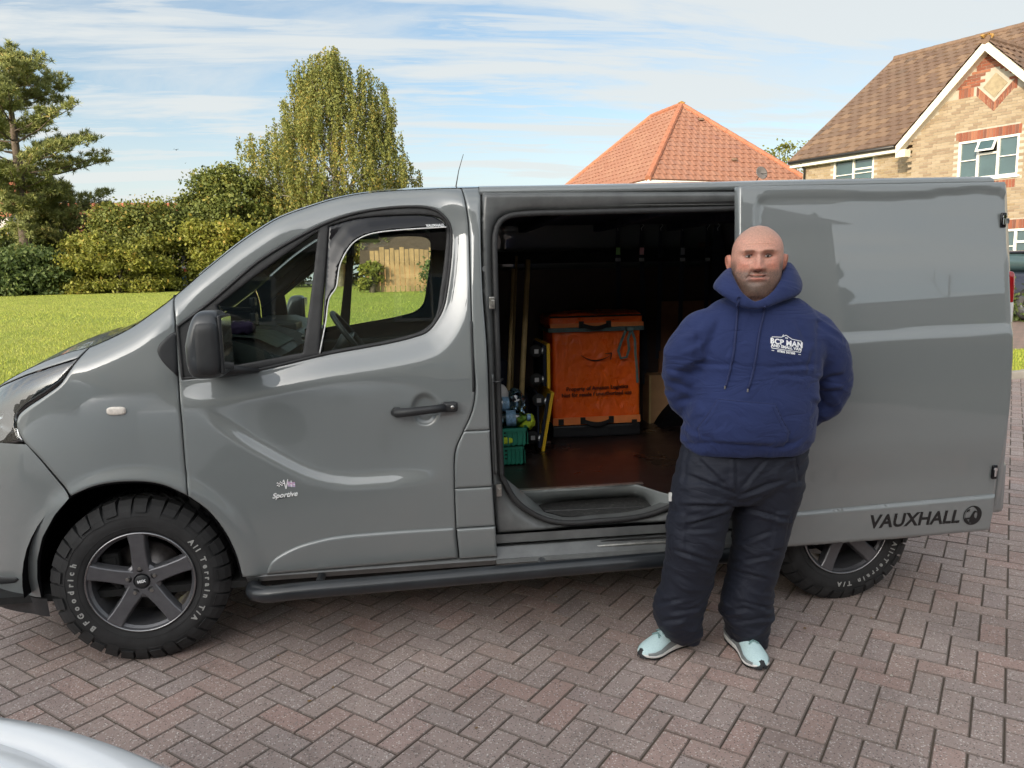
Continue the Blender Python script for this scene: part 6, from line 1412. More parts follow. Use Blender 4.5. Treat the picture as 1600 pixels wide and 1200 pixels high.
# ---- block paving, 200 x 100 herringbone, laid at 48 degrees
TH = math.radians(48.5); ct, st_ = math.cos(TH), math.sin(TH)
PO = ung(1200+905/4, 950+455/4)[:2]
def paver_mat(name, src):
    M = Mat(name, (.2, .16, .15), .8)
    if src == 'obj':
        oi = N(M.t, 'ShaderNodeObjectInfo'); rnd = oi.outputs['Random']
    else: rnd = M.attr('rnd')
    g = N(M.t, 'ShaderNodeNewGeometry'); pos = g.outputs['Position']
    def nz(scale, det=2, rough=.6):
        n = N(M.t, 'ShaderNodeTexNoise'); n.inputs['Scale'].default_value = scale; n.inputs['Detail'].default_value = det; n.inputs['Roughness'].default_value = rough; M.t.links.new(pos, n.inputs[0]); return n.outputs[0]
    base = M.ramp(rnd, (0, (.345, .258, .232)), (.25, (.375, .292, .262)), (.5, (.355, .282, .260)), (.72, (.385, .285, .250)), (.9, (.405, .275, .240)), (1, (.33, .265, .248)))
    v = N(M.t, 'ShaderNodeTexVoronoi'); v.inputs['Scale'].default_value = 150; M.t.links.new(pos, v.inputs[0])
    sepc = N(M.t, 'ShaderNodeSeparateColor'); M.t.links.new(v.outputs['Color'], sepc.inputs[0])
    edge = M.rng(v.outputs['Distance'], .25, .55, 1, 0)
    lt = mth(M.t, 'MULTIPLY', M.rng(sepc.outputs[0], .76, .84, 0, 1), edge); dk = mth(M.t, 'MULTIPLY', M.rng(sepc.outputs[1], .66, .76, 0, 1), edge)
    c = M.mix(mth(M.t, 'MULTIPLY', lt, .85), base, (.80, .74, .70)); c = M.mix(mth(M.t, 'MULTIPLY', dk, .8), c, (.060, .048, .045))
    sp2 = M.rng(nz(300, 2, .8), .57, .68, 0, .5); c = M.mix(sp2, c, (.60, .56, .52))
    big = M.rng(nz(1.3, 5, .6), .35, .7, .78, 1.12); bm_ = N(M.t, 'ShaderNodeMix', data_type='RGBA', blend_type='MULTIPLY'); bm_.inputs[0].default_value = 1; M.t.links.new(c, bm_.inputs[6]); M.t.links.new(big, bm_.inputs[7]); c = bm_.outputs[2]
    st2 = M.rng(nz(5, 5, .65), .60, .74, 0, .45); c = M.mix(st2, c, (.075, .062, .055))
    sn = N(M.t, 'ShaderNodeSeparateXYZ'); M.t.links.new(g.outputs['True Normal'], sn.inputs[0]); c = M.mix(M.rng(sn.outputs[2], .80, .97, .62, 0), c, (.105, .085, .068))      # darker on the bevels and sides of the blocks
    M.base(c); h = mth(M.t, 'ADD', mth(M.t, 'MULTIPLY', v.outputs['Distance'], -.5), nz(160, 3)); M.bump(h, .0022, .8); M.rgh(M.rng(nz(30), .3, .7, .65, .9)); return M.m
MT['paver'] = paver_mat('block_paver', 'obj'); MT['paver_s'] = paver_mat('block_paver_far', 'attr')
Mj = Mat('joint_sand', (.14, .12, .09), .95); j1 = Mj.noise(1.4, 4); Mj.base(Mj.ramp(j1, (.35, (.085, .068, .052)), (.6, (.125, .098, .072)), (.75, (.075, .080, .040)))); Mj.bump(Mj.noise(200, 2), .002, .6); MT['joint'] = Mj.m
def lawn_edge(x): return np.where(np.asarray(x) < 3.4, 4.9, 60)
cells = []
R_ = 190
ii, jj = np.meshgrid(np.arange(-R_, R_), np.arange(-R_, R_)); ii = ii.ravel(); jj = jj.ravel(); mm = (ii-jj) % 4
def bcent(i, j, hz): 
    a = (i+(1. if hz else .5))*.1; b = (j+(.5 if hz else 1.))*.1; return PO[0]+a*ct-b*st_, PO[1]+a*st_+b*ct
def bkeep(x, y):
    z = GZ(x, y); u, v, w = proj(np.stack([x, y, z], 1)); vis = (w > .5) & (u > -500) & (u < 2100) & (v < 1750)
    near = np.hypot(x-1.5, y+.5) < 7.
    inside = (x > -7.5) & (x < 16) & (y > -6.5) & (y < 12) & ((x > 3.3) | (y < 4.85))
    k1 = ung(1597, 604, .12)
    isl = (y > RK(x))
    return inside & (vis | near) & ~isl
def RK(x): return np.where(np.asarray(x) < 3.4, 4.85, 6.15+.10*(np.asarray(x)-9.7))
pav = []
for hz in (True, False):
    sel = mm == (0 if hz else 3); x, y = bcent(ii[sel], jj[sel], hz); k_ = bkeep(x, y); x, y = x[k_], y[k_]
    pav += [(a, b, hz) for a, b in zip(x, y)]
pav = np.array(pav, dtype=[('x', 'f8'), ('y', 'f8'), ('h', '?')]) if False else pav
PX_ = np.array([p[0] for p in pav]); PY_ = np.array([p[1] for p in pav]); PH_ = np.array([p[2] for p in pav])
u, v, w = proj(np.stack([PX_, PY_, GZ(PX_, PY_)], 1)); infr = (u > 20) & (u < 1590) & (v < 1195) & (w > 0) & ~((u < 330) & (v > 1120))
score = np.where(infr & (PY_ < -.05), w, 1e9); order = np.argsort(score)
HW, HH, TK = .0979, .0479, .05
def paver_unit():
    bm = bmesh.new(); bmesh.ops.create_cube(bm, size=1)
    for q_ in bm.verts: q_.co = (q_.co.x*2*HW, q_.co.y*2*HH, (q_.co.z-.5)*TK)
    e = [e_ for e_ in bm.edges if all(q_.co.z > -.001 for q_ in e_.verts)]; bmesh.ops.bevel(bm, geom=e, offset=.0036, segments=1, affect='EDGES')
    me = bpy.data.meshes.new('paver'); bm.to_mesh(me); bm.free(); return me
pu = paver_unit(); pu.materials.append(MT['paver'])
pave = empty('block_paving', (1.5, -1, 0), None, None); pave['kind'] = 'structure'
nj = 300; jr = rng.normal(0, 1, (len(PX_), 5))
sel = order[:nj]; rest = order[nj:]
for k_ in sel:
    o = bpy.data.objects.new('paver', pu); COL.objects.link(o); o.parent = pave
    o.location = (PX_[k_]-1.5+jr[k_, 0]*.0006, PY_[k_]+1+jr[k_, 1]*.0006, jr[k_, 2]*.0010); o.rotation_euler = (jr[k_, 3]*.003, jr[k_, 4]*.003, TH+(0 if PH_[k_] else math.pi/2)+jr[k_, 0]*.004)
VU = verts(pu); FU = [tuple(p.vertices) for p in pu.polygons]; nq = len(VU)
x, y, h = PX_[rest], PY_[rest], PH_[rest]; J = jr[rest]; rot = TH+np.where(h, 0, math.pi/2)+J[:, 0]*.004
cr, sr = np.cos(rot), np.sin(rot); zc_ = GZ(x, y)
ax_ = VU[None, :, 0]*cr[:, None]-VU[None, :, 1]*sr[:, None]+x[:, None]; ay_ = VU[None, :, 0]*sr[:, None]+VU[None, :, 1]*cr[:, None]+y[:, None]
az_ = VU[None, :, 2]+GZ(ax_.ravel(), ay_.ravel()).reshape(ax_.shape)+(J[:, 2]*.0010)[:, None]+VU[None, :, 0]*(J[:, 3]*.003)[:, None]
VV = np.stack([ax_, ay_, az_], 2).reshape(-1, 3)
quads = [f for f in FU if len(f) == 4 and not all(VU[list(f), 2] < -.049)]
tris = [f for f in FU if len(f) == 3]
FQ = (np.array(quads)[None]+np.arange(len(x))[:, None, None]*nq).reshape(-1, 4)
me = fastmesh(VV, FQ, 4); at = me.attributes.new('rnd', 'FLOAT', 'POINT'); at.data.foreach_set('value', np.repeat(rng.random(len(x)), nq).astype(np.float32))
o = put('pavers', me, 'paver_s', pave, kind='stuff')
n1_ = 60; gx = np.linspace(-7.6, 16.1, n1_); gy = np.linspace(-6.6, 9.5, n1_)
G = np.array([[(x, min(y, float(RK(x))-.02), float(GZ(x, min(y, float(RK(x)))))-.0065) for x in gx] for y in gy]).reshape(-1, 3); F = [(j*n1_+i, j*n1_+i+1, (j+1)*n1_+i+1, (j+1)*n1_+i) for j in range(n1_-1) for i in range(n1_-1)]
put('paving_joints', mesh(G, F), 'joint', kind='structure')
# fallen leaf scraps and grit on the paving
q = MB(); 
for k_ in range(150):
    p = (rng.uniform(-3, 6), rng.uniform(-2.2, 2.4)); r = rng.uniform(.004, .012); a = rng.uniform(0, 6.28); q.add([(p[0]+r*math.cos(a+b)*(1 if i % 2 else .6), p[1]+r*math.sin(a+b)*(1 if i % 2 else .6), .0035+.002*rng.random()) for i, b in enumerate((0, 1.3, 2.4, 3.6, 4.9))], [(0, 1, 2, 3, 4)], int(rng.integers(0, 3)))
MT['leaf_a'] = simple('dry_leaf', (.22, .13, .05), .8); MT['leaf_b'] = simple('pale_chip', (.55, .50, .44), .8)
put('leaf_litter', q.me(), ['leaf_a', 'leaf_b', 'soil'], kind='stuff')
# ---- lawn
Ml = Mat('mown_grass', (.10, .16, .02), .85); a1 = Ml.noise(.5, 6, .6); a2 = Ml.noise(9, 4, .7)
Ml.base(Ml.mix(Ml.rng(a2, .3, .7, 0, .5), Ml.ramp(a1, (.3, (.24, .30, .035)), (.5, (.30, .34, .045)), (.7, (.36, .37, .06))), (.19, .23, .03))); Ml.bump(Ml.noise(60, 4, .8), .05, .7); MT['lawn'] = Ml.m
def sheet(name, x0, x1, y0, y1, nx_, ny_, dz, mat, **kw):
    X = np.linspace(x0, x1, nx_); Y_ = y0+(y1-y0)*np.linspace(0, 1, ny_)**1.6
    G = np.array([[(x, y, GZ(x, y)+dz) for x in X] for y in Y_]).reshape(-1, 3); F = [(j*nx_+i, j*nx_+i+1, (j+1)*nx_+i+1, (j+1)*nx_+i) for j in range(ny_-1) for i in range(nx_-1)]
    return put(name, mesh(G, F), mat, **kw)
sheet('lawn', -70, 3.2, 5.05, 75, 70, 80, .01, 'lawn', kind='structure')
def blades(name, pts, hgt, wid, mat, lean=.5, **kw):
    n = len(pts); a = rng.uniform(0, 2*math.pi, n); h = hgt*rng.uniform(.5, 1.2, n); w = wid*rng.uniform(.7, 1.3, n); l = lean*h*rng.normal(0, 1, n); b = rng.uniform(0, 2*math.pi, n)
    d = np.stack([np.cos(a), np.sin(a), 0*a], 1)*w[:, None]; tip = pts+np.stack([l*np.cos(b), l*np.sin(b), h], 1)
    V = np.stack([pts-d, pts+d, tip], 1).reshape(-1, 3); me = fastmesh(V, np.arange(3*n).reshape(-1, 3), 3); at = me.attributes.new('rnd', 'FLOAT', 'POINT'); at.data.foreach_set('value', np.repeat(rng.random(n), 3).astype(np.float32)); return put(name, me, mat, **kw)
Mgb = Mat('grass_blades', (.12, .19, .03), .7); Mgb.base(Mgb.ramp(Mgb.attr('rnd'), (0, (.17, .24, .025)), (.5, (.29, .35, .04)), (.85, (.40, .42, .06)), (1, (.46, .44, .14)))); MT['blades'] = Mgb.m
n = 170000; yv = 5.1+36*rng.random(n)**1.9; xv = CX+(yv+CD)*rng.uniform(-.66, .12, n); k_ = xv < 3.1; P_ = np.stack([xv, yv, GZ(xv, yv)], 1)[k_]
blades('lawn_grass', P_, .060, .006, 'blades', kind='stuff')
MT['kerb'] = simple('concrete_kerb', (.34, .32, .29), .8, 0, 0, .15, 6, .003, 60)
def kerb_run(nm, xs, yf, w=.125, hgt=.10, lab=None):
    root = empty(nm, (float(xs[0]), float(yf(xs[0])), float(GZ(xs[0], yf(xs[0])))), lab, 'kerb')
    for a, b in zip(xs[:-1], xs[1:]):
        q = MB(); ya, yb = float(yf(a)), float(yf(b)); za = float(GZ(a, ya))
        q.box((a+.004, 0, -.05), (b-.004, w, hgt), bev=.015); V = [(x, y+ya+(yb-ya)*(x-a)/(b-a), z+za) for x, y, z in q.v]; q.v = V; q.put('kerb_stone', 'kerb', root)
kerb_run('lawn_kerb', np.arange(-7.5, 3.4, .915), lambda x: 4.88+0*x, hgt=.06, lab='low concrete kerb between the paving and the lawn behind the van')
kerb_run('verge_kerb', np.arange(6.0, 15, .915), lambda x: RK(x)+.0, hgt=.11, lab='concrete kerb round the grass verge at the right behind the van')
# right side: verge, road, path by the house
def strip2(name, y0, y1, mat, dz, x0=4.2, x1=26, **kw):
    X = np.linspace(x0, x1, 30); G = []
    for x in X: 
        for t in np.linspace(0, 1, 8): y = float(RK(x))+y0+(y1-y0)*t; G.append((x, y, float(GZ(x, y))+dz))
    F = [(i*8+j, (i+1)*8+j, (i+1)*8+j+1, i*8+j+1) for i in range(29) for j in range(7)]; return put(name, mesh(G, F), mat, **kw)
strip2('verge', .13, 1.9, 'lawn', .05, kind='structure')
n = 16000; xv = rng.uniform(6, 14, n); yv = RK(xv)+.15+1.7*rng.random(n); blades('verge_grass', np.stack([xv, yv, GZ(xv, yv)+.05], 1), .05, .005, 'blades', kind='stuff')
Mr = Mat('far_block_road', (.26, .19, .17), .8); br_ = N(Mr.t, 'ShaderNodeTexBrick'); br_.inputs['Scale'].default_value = 1; br_.inputs['Brick Width'].default_value = .2; br_.inputs['Row Height'].default_value = .1; br_.inputs['Mortar Size'].default_value = .006
br_.inputs['Color1'].default_value = (.27, .19, .165, 1); br_.inputs['Color2'].default_value = (.21, .16, .145, 1); br_.inputs['Mortar'].default_value = (.09, .08, .07, 1); Mr.t.links.new(N(Mr.t, 'ShaderNodeNewGeometry').outputs['Position'], br_.inputs[0]); Mr.base(br_.outputs[0]); MT['road_block'] = Mr.m
MT['asphalt'] = simple('asphalt', (.085, .085, .085), .9, 0, 0, .2, 3, .004, 80)
strip2('road', 2.05, 9.5, 'road_block', .02, kind='structure')
strip2('footpath', 9.5, 11.5, 'asphalt', .04, x0=4.2, kind='structure')
strip2('front_garden', 11.5, 14.5, 'lawn', .03, kind='structure')
# ================================================================== buildings
def brick_mat(name, stops, mortar=None):
    M = Mat(name, (.4, .3, .2), .85); M.base(M.ramp(M.attr('rnd'), *stops)); M.bump(M.noise(60, 4), .004, .5); return M.m
MT['yb'] = brick_mat('buff_brick', ((0, (0.289, 0.216, 0.126)), (.3, (0.344, 0.266, 0.168)), (.6, (0.323, 0.252, 0.168)), (.85, (0.385, 0.310, 0.218)), (1, (0.248, 0.180, 0.118))))
MT['rb'] = brick_mat('red_brick', ((0, (.20, .065, .04)), (.4, (.30, .10, .055)), (.7, (.17, .07, .05)), (1, (.34, .14, .08))))
MT['mortar'] = simple('mortar', (.44, .40, .33), .9, 0, 0, .12, 5)
MT['tile_b'] = brick_mat('brown_concrete_tile', ((0, (.125, .078, .055)), (.4, (.165, .105, .072)), (.7, (.14, .092, .066)), (.92, (.21, .135, .085)), (1, (.10, .07, .055))))
MT['tile_r'] = brick_mat('red_concrete_tile', ((0, (0.289, 0.132, 0.085)), (.4, (0.311, 0.148, 0.096)), (.7, (0.296, 0.143, 0.096)), (.93, (0.334, 0.170, 0.110)), (1, (0.263, 0.125, 0.091))))
MT['white_pvc'] = simple('white_upvc', (.78, .77, .72), .35, 0, 0, .05, 3)
MT['cream_board'] = simple('cream_bargeboard', (.76, .72, .60), .5, 0, 0, .08, 3)
MT['lichen'] = simple('lichen_orange', (.38, .22, .06), .9, 0, 0, .4, 30)
MT['ridge_b'] = simple('brown_ridge_tile', (.17, .11, .075), .85, 0, 0, .2, 6); MT['ridge_r'] = simple('red_ridge_tile', (.38, .15, .085), .85, 0, 0, .2, 6)
MT['curtain'] = simple('net_curtain', (.62, .64, .62), .9, 0, 0, .1, 6)
MT['gutter'] = simple('black_gutter', (.02, .02, .02), .4)
class Frame:
    """wall frame: origin O (x,y), unit direction along the wall d (seen left to right from outside), outward normal n"""
    def __init__(s, O, d): s.O = np.array(O, float); s.d = np.array(d, float)/np.hypot(*d); s.n = np.array([s.d[1], -s.d[0]])
    def P(s, a, z, o=0.): q = s.O+s.d*a+s.n*o; return np.array([q[0], q[1], z])
    def box(s, mb, a0, a1, z0, z1, o0, o1, mi=0):
        V = [s.P(a, z, o) for z in (z0, z1) for o in (o0, o1) for a in (a0, a1)]
        mb.add(V, [(0, 2, 3, 1), (4, 5, 7, 6), (0, 1, 5, 4), (2, 6, 7, 3), (0, 4, 6, 2), (1, 3, 7, 5)], mi); return mb
    def px(s, u, z=None, v=None):
        """distance along the wall where photo column u meets it (height z or row v)"""
        z = 4. if z is None else z; best = None
        a = np.linspace(-40, 60, 20001); P_ = s.O+a[:, None]*s.d; zz_ = np.full(len(a), z); uu_, vv_, ww = proj(np.stack([P_[:, 0], P_[:, 1], zz_], 1)); uu_[ww < 1] = 1e9
        return float(a[np.argmin(abs(uu_-u))])
    def zat(s, a, v):
        z = np.linspace(-2, 16, 4001); P_ = s.P(a, 0); _, vv_, _ = proj(np.stack([np.full(4001, P_[0]), np.full(4001, P_[1]), z], 1)); return float(z[np.argmin(abs(vv_-v))])
def attr_put(name, V, F, mat, parent, n_each, k=4, **kw):
    me = fastmesh(V, F, k); at = me.attributes.new('rnd', 'FLOAT', 'POINT'); at.data.foreach_set('value', np.repeat(rng.random(len(V)//n_each), n_each).astype(np.float32)); return put(name, me, mat, parent, **kw)
BQ = np.array([(0, 1, 3, 2), (4, 6, 7, 5), (0, 4, 5, 1), (1, 5, 7, 3), (0, 2, 6, 4)])
def lay_bricks(fr, root, inside, a0, a1, z0, z1, mat, nm='brick', single=0, L=.225, H=.075, mode='stretch', holes=()):
    """brick courses: each brick its own box; the `single` best-seen bricks are objects, the rest one mesh"""
    cs = []; j = 0; z = z0
    while z < z1:
        a = a0-(L/2 if j % 2 else 0)
        while a < a1: cs.append((a+L/2, z+H/2)); a += L
        z += H; j += 1
    C = np.array(cs); ok = inside(C)
    for (ha, hb, hz0, hz1) in holes: ok &= ~((C[:, 0] > ha-.06) & (C[:, 0] < hb+.06) & (C[:, 1] > hz0-.01) & (C[:, 1] < hz1+.01))
    C = C[ok]; 
    if not len(C): return
    W3 = np.array([fr.P(a, z, .01) for a, z in C]); u, v, w = proj(W3); vis = (u > 0) & (u < 1600) & (v > 0) & ((v < 281) | (u > 1583)) & (w > 0)
    order = np.argsort(np.where(vis, w, 1e9)); nsingle = min(single, int(vis.sum()))
    hw, hh = (L-.010)/2, (H-.010)/2
    def geo(a, z, t): return np.array([fr.P(a+s*hw, z+r*hh, o) for o in (.0, t) for r in (-1, 1) for s in (-1, 1)])
    Fb = [(4, 5, 7, 6), (0, 1, 5, 4), (2, 6, 7, 3), (0, 4, 6, 2), (1, 3, 7, 5)]
    rest = order[nsingle:]
    if len(rest):
        V = np.concatenate([geo(C[i, 0], C[i, 1], .010+.004*rng.random()) for i in rest]); Fq = (np.array(Fb)[None]+np.arange(len(rest))[:, None, None]*8).reshape(-1, 4)
        attr_put(nm+'s', V, Fq, mat, root, 8, kind='stuff')
    if nsingle:
        key = f'u_{nm}_{mat}_{root.name}'; vs = []
        for q_ in range(6):
            V = geo(0, 0, .010+.0009*q_)-fr.P(0, 0); me = fastmesh(V, np.array(Fb), 4); at = me.attributes.new('rnd', 'FLOAT', 'POINT'); at.data.foreach_set('value', np.full(8, rng.random(), np.float32)); me.materials.append(MT[mat]); me.name = nm; vs.append(me)
        rl = np.array(root.location)
        for c_, i in enumerate(order[:nsingle]):
            o = bpy.data.objects.new(nm, vs[c_ % 6]); COL.objects.link(o); o.parent = root; o.location = tuple(fr.P(C[i, 0], C[i, 1])-rl)
def roof_tiles(root, e0, e1, r0, r1, mat, inside=None, single=0, cw=.33, gauge=.30, nm='roof_tile', lim=None):
    """tile a slope: e0-e1 eaves corners, r0-r1 ridge corners (3d). each tile a slightly curled slab lapping the one below"""
    e0, e1, r0, r1 = map(np.array, (e0, e1, r0, r1)); ax = (e1-e0)/np.linalg.norm(e1-e0); up = (r0-e0)-ax*np.dot(r0-e0, ax); SL = np.linalg.norm(up); up /= SL; nn = np.cross(ax, up); nn = nn if nn[2] > 0 else -nn
    la, lb = np.dot(r0-e0, ax), np.dot(r1-e0, ax); W_ = np.linalg.norm(e1-e0); rows = int(SL/gauge); cs = []
    for j in range(rows):
        t = (j+.5)/rows; x0 = la*t; x1 = W_+(lb-W_)*t; off = (cw/2 if j % 2 else 0); k0 = math.floor((min(x0, x1)-off)/cw); k1 = math.ceil((max(x0, x1)-off)/cw)
        for k_ in range(k0, k1):
            a, b = off+k_*cw, off+(k_+1)*cw; a2, b2 = max(a, x0), min(b, x1)
            if b2-a2 > .05: cs.append((a2, b2, j))
    P0 = np.array([e0+ax*(a+b)/2+up*(j+.5)*SL/rows for a, b, j in cs]); u, v, w = proj(P0); vis = (u > 0) & (u < 1600) & (v > 0) & (v < 280); order = np.argsort(np.where(vis, w, 1e9)); ns = min(single, int(vis.sum()))
    gg = SL/rows
    def geo(a, b, j, h):
        m1 = a+(b-a)*.30; m2 = a+(b-a)*.55; V = []
        for t, lift in ((0., .034), (1.12, .010)):
            for x, dz in ((a, .0), (m1, .024), (m2, .004), (b-.004, .0)): V.append(e0+ax*x+up*((j+t)*gg)+nn*(lift+dz+h))
        for x, dz in ((a, .0), (m1, .024), (m2, .004), (b-.004, .0)): V.append(e0+ax*x+up*(j*gg)+nn*(.005+h))
        return np.array(V)
    Ft = [(0, 1, 5, 4), (1, 2, 6, 5), (2, 3, 7, 6), (8, 9, 1, 0), (9, 10, 2, 1), (10, 11, 3, 2)]
    rest = order[ns:]
    if len(rest):
        V = np.concatenate([geo(*cs[i], .006*rng.random()) for i in rest]); attr_put(nm+'s', V, (np.array(Ft)[None]+np.arange(len(rest))[:, None, None]*12).reshape(-1, 4), mat, root, 12, kind='stuff')
    full = {}
    for i in order[:ns]:
        a, b, j = cs[i]; key = round(b-a, 2)
        if key not in full: full[key] = []
        if len(full[key]) < 5:
            V = geo(a, b, j, .006*rng.random()); c = P0[i]; me = fastmesh(V-c, np.array(Ft), 4); at = me.attributes.new('rnd', 'FLOAT', 'POINT'); at.data.foreach_set('value', np.full(12, rng.random(), np.float32)); me.materials.append(MT[mat]); me.name = nm; full[key].append(me)
        me = full[key][int(rng.integers(0, len(full[key])))]; o = bpy.data.objects.new(nm, me); COL.objects.link(o); o.parent = root; o.location = tuple(P0[i]-np.array(root.location))
    # underlay just below
    q = MB(); q.add([e0-nn*.01, e1-nn*.01, r1-nn*.01, r0-nn*.01], [(0, 1, 2, 3)]); return q
def ridge(root, pts, mat, r=.12, nm='ridge_tile', step=.45):
    for a, b in zip(pts[:-1], pts[1:]):
        a, b = Vector(a), Vector(b); L = (b-a).length; n_ = max(1, int(L/step)); q = MB()
        for k_ in range(n_): q.tube([a.lerp(b, k_/n_), a.lerp(b, (k_+1.04)/n_)], [r, r*.93], 8)
        q.put(nm, mat, root, kind='stuff' if n_ > 60 else None)
def casement(fr, root, a0, a1, z0, z1, lights=3, open_mid=False, lab=None, o=.0):
    q = MB(); t = .055; d0, d1 = o-.05, o+.015
    fr.box(q, a0, a1, z0, z0+t, d0, d1); fr.box(q, a0, a1, z1-t, z1, d0, d1); fr.box(q, a0, a0+t, z0+t, z1-t, d0, d1); fr.box(q, a1-t, a1, z0+t, z1-t, d0, d1)
    for k_ in range(1, lights): a = a0+(a1-a0)*k_/lights; fr.box(q, a-t/2, a+t/2, z0+t, z1-t, d0, d1+.002)
    am, bm_ = (a0+(a1-a0)/lights, a0+2*(a1-a0)/lights) if lights == 3 else (a0+(a1-a0)/2, a1)
    zt_2 = z1-(z1-z0)*.38; fr.box(q, am+t/2, bm_-t/2, zt_2-t/2, zt_2+t/2, d0, d1)
    zh = (z0+z1)/2
    for k_ in range(lights):
        if lights == 3 and k_ == 1: continue
        fr.box(q, a0+(a1-a0)*k_/lights+t/2, a0+(a1-a0)*(k_+1)/lights-t/2, zh-.012, zh+.012, d0+.01, d1-.004)
    w_ = q.put('window', 'white_pvc', root)
    q = MB(); fr.box(q, a0+t*.5, a1-t*.5, z0+t*.5, z1-t*.5, d0-.012, d0+.01)
    if open_mid: 
        q = MB(); fr.box(q, a0+t*.5, am, z0+t*.5, z1-t*.5, d0-.012, d0+.01); fr.box(q, bm_, a1-t*.5, z0+t*.5, z1-t*.5, d0-.012, d0+.01); fr.box(q, am, bm_, z0+t*.5, zt_2, d0-.012, d0+.01)
    q.put('pane', 'house_glass', w_)
    q = MB(); fr.box(q, a0-.06, a1+.06, z0-.05, z0, -.02, o+.06); q.put('sill', 'white_pvc', w_)
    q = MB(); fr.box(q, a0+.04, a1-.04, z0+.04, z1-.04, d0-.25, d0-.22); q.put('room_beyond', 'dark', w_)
    # open top light
    if open_mid:
        q = MB(); A, B = am+t*.4, bm_-t*.4; h = z1-t*.4-zt_2; sn, cs_ = math.sin(.55), math.cos(.55)
        def tp(a, s_, th): return fr.P(a, z1-t*.4-s_*cs_-th*sn*0, d1+s_*sn+th)
        def bar(a_, b_, s0, s1): q.add([tp(a_, s0, 0), tp(b_, s0, 0), tp(b_, s1, 0), tp(a_, s1, 0), tp(a_, s0, .03), tp(b_, s0, .03), tp(b_, s1, .03), tp(a_, s1, .03)], [(0, 3, 2, 1), (4, 5, 6, 7), (0, 1, 5, 4), (1, 2, 6, 5), (2, 3, 7, 6), (3, 0, 4, 7)])
        bar(A, B, 0, .05); bar(A, B, h-.05, h); bar(A, A+.05, .05, h-.05); bar(B-.05, B, .05, h-.05); ol = q.put('opened_top_light', 'white_pvc', w_)
        q = MB(); q.add([tp(A+.04, .04, .015), tp(B-.04, .04, .015), tp(B-.04, h-.04, .015), tp(A+.04, h-.04, .015)], [(0, 1, 2, 3)]); put('top_light_pane', q.me(), 'house_glass', w_)
    return w_
# ---- right-hand buff brick house
OG = plan_pt(1413, 21.55); dirA = plan_pt(1592, 19.05)-OG          # along the gable wall, left to right
FG = Frame(OG, dirA)
GB = .66
Lg = 5.2; zE = 5.15+.0; apx_a = FG.px(1550, 7.2); apx_z = FG.zat(apx_a, 66)
zb_l = FG.zat(-.28, 229)
slope = (apx_z-zb_l)/(apx_a+.28)
house = empty('brick_house', (float(OG[0]), float(OG[1]), GB), 'buff brick house with brown tiled roof and a gable at the right edge', 'house')
Lw = 2*apx_a
gab = [(0, GB-.3), (Lw, GB-.3), (Lw, apx_z-.15-slope*(Lw-apx_a)), (apx_a, apx_z-.15), (0, apx_z-.15-slope*apx_a)]
wa0 = FG.px(1496.5, 4.3); wz1 = FG.zat(wa0, 222.5); wa1 = FG.px(1592, 4.3); wz0 = FG.zat(FG.px(1590, 4.), 273)
wl1 = FG.zat(FG.px(1592, 2.3), 357); wl0 = FG.zat(FG.px(1592, 1.6), 411)
la0, la1 = FG.px(1545, 2.), FG.px(1545, 2.)+1.8
def wallpoly(fr, outline, holes, name, parent, rev=.10):
    V, F = panel_geo(outline, lambda x, z: 0*x, holes=[[(a, c), (b, c), (b, d), (a, d)] for a, b, c, d in holes], h=1.2, inset=0, bev=.03, thick=0, drop=0)
    q = MB(); q.add([fr.P(p[0], p[2], 0) for p in V], [tuple(f) for f in F])
    for a, b, c, d in holes:
        for (a0_, c0_), (a1_, c1__) in (((a, c), (b, c)), ((b, c), (b, d)), ((b, d), (a, d)), ((a, d), (a, c))): q.add([fr.P(a0_, c0_, 0), fr.P(a1_, c1__, 0), fr.P(a1_, c1__, -rev), fr.P(a0_, c0_, -rev)], [(0, 1, 2, 3)])
    return q
wa0 = FG.px(1496.5, 4.3); wz1 = FG.zat(wa0, 222.5); wa1 = FG.px(1592, 4.3); wz0 = FG.zat(FG.px(1590, 4.), 273)
wl1 = FG.zat(FG.px(1592, 2.3), 357); wl0 = FG.zat(FG.px(1592, 1.6), 411)
la0, la1 = FG.px(1545, 2.), FG.px(1545, 2.)+1.8
q = wallpoly(FG, gab, [(wa0, wa1, wz0, wz1), (la0, la1, wl0, wl1)], 'gable_wall', house)
q.add([FG.P(0, gab[0][1], 0), FG.P(0, gab[4][1], 0), FG.P(0, gab[4][1], -.75), FG.P(0, gab[0][1], -.75)], [(0, 1, 2, 3)])
q.add([FG.P(Lw, gab[0][1], 0), FG.P(Lw, gab[2][1], 0), FG.P(Lw, gab[2][1], -.75), FG.P(Lw, gab[0][1], -.75)], [(0, 1, 2, 3)])
gw = q.put('gable_wall', 'mortar', house)
band_z = FG.zat(apx_a, 150)
zband = lambda a: None
# red brick triangle above the string course, buff below
zsc = FG.zat(FG.px(1500, 6), 155)
dm_c = (FG.px(1556, 6.2), FG.zat(FG.px(1556, 6.2), 133)); 
intri = lambda C: (C[:, 1] > zsc) & inpoly(C, gab) & (polydist(C, gab) > .05)
diam = lambda C: (np.abs(C[:, 0]-dm_c[0])+np.abs(C[:, 1]-dm_c[1]))
zsc2 = zsc
lay_bricks(FG, house, lambda C: (C[:, 1] > zsc+.24) & inpoly(C, gab) & (diam(C) > .50), 0, Lw, GB, apx_z, 'rb', 'red_brick', single=120)
hol = [(wa0, wa1, wz0-.06, wz1+.24), (la0, la1, wl0-.06, wl1+.24)]
lay_bricks(FG, house, lambda C: (C[:, 1] < zsc-.02) & inpoly(C, gab) & ~((diam(C) < .52)), 0, Lw, GB, apx_z, 'yb', 'buff_brick', single=300, holes=hol)
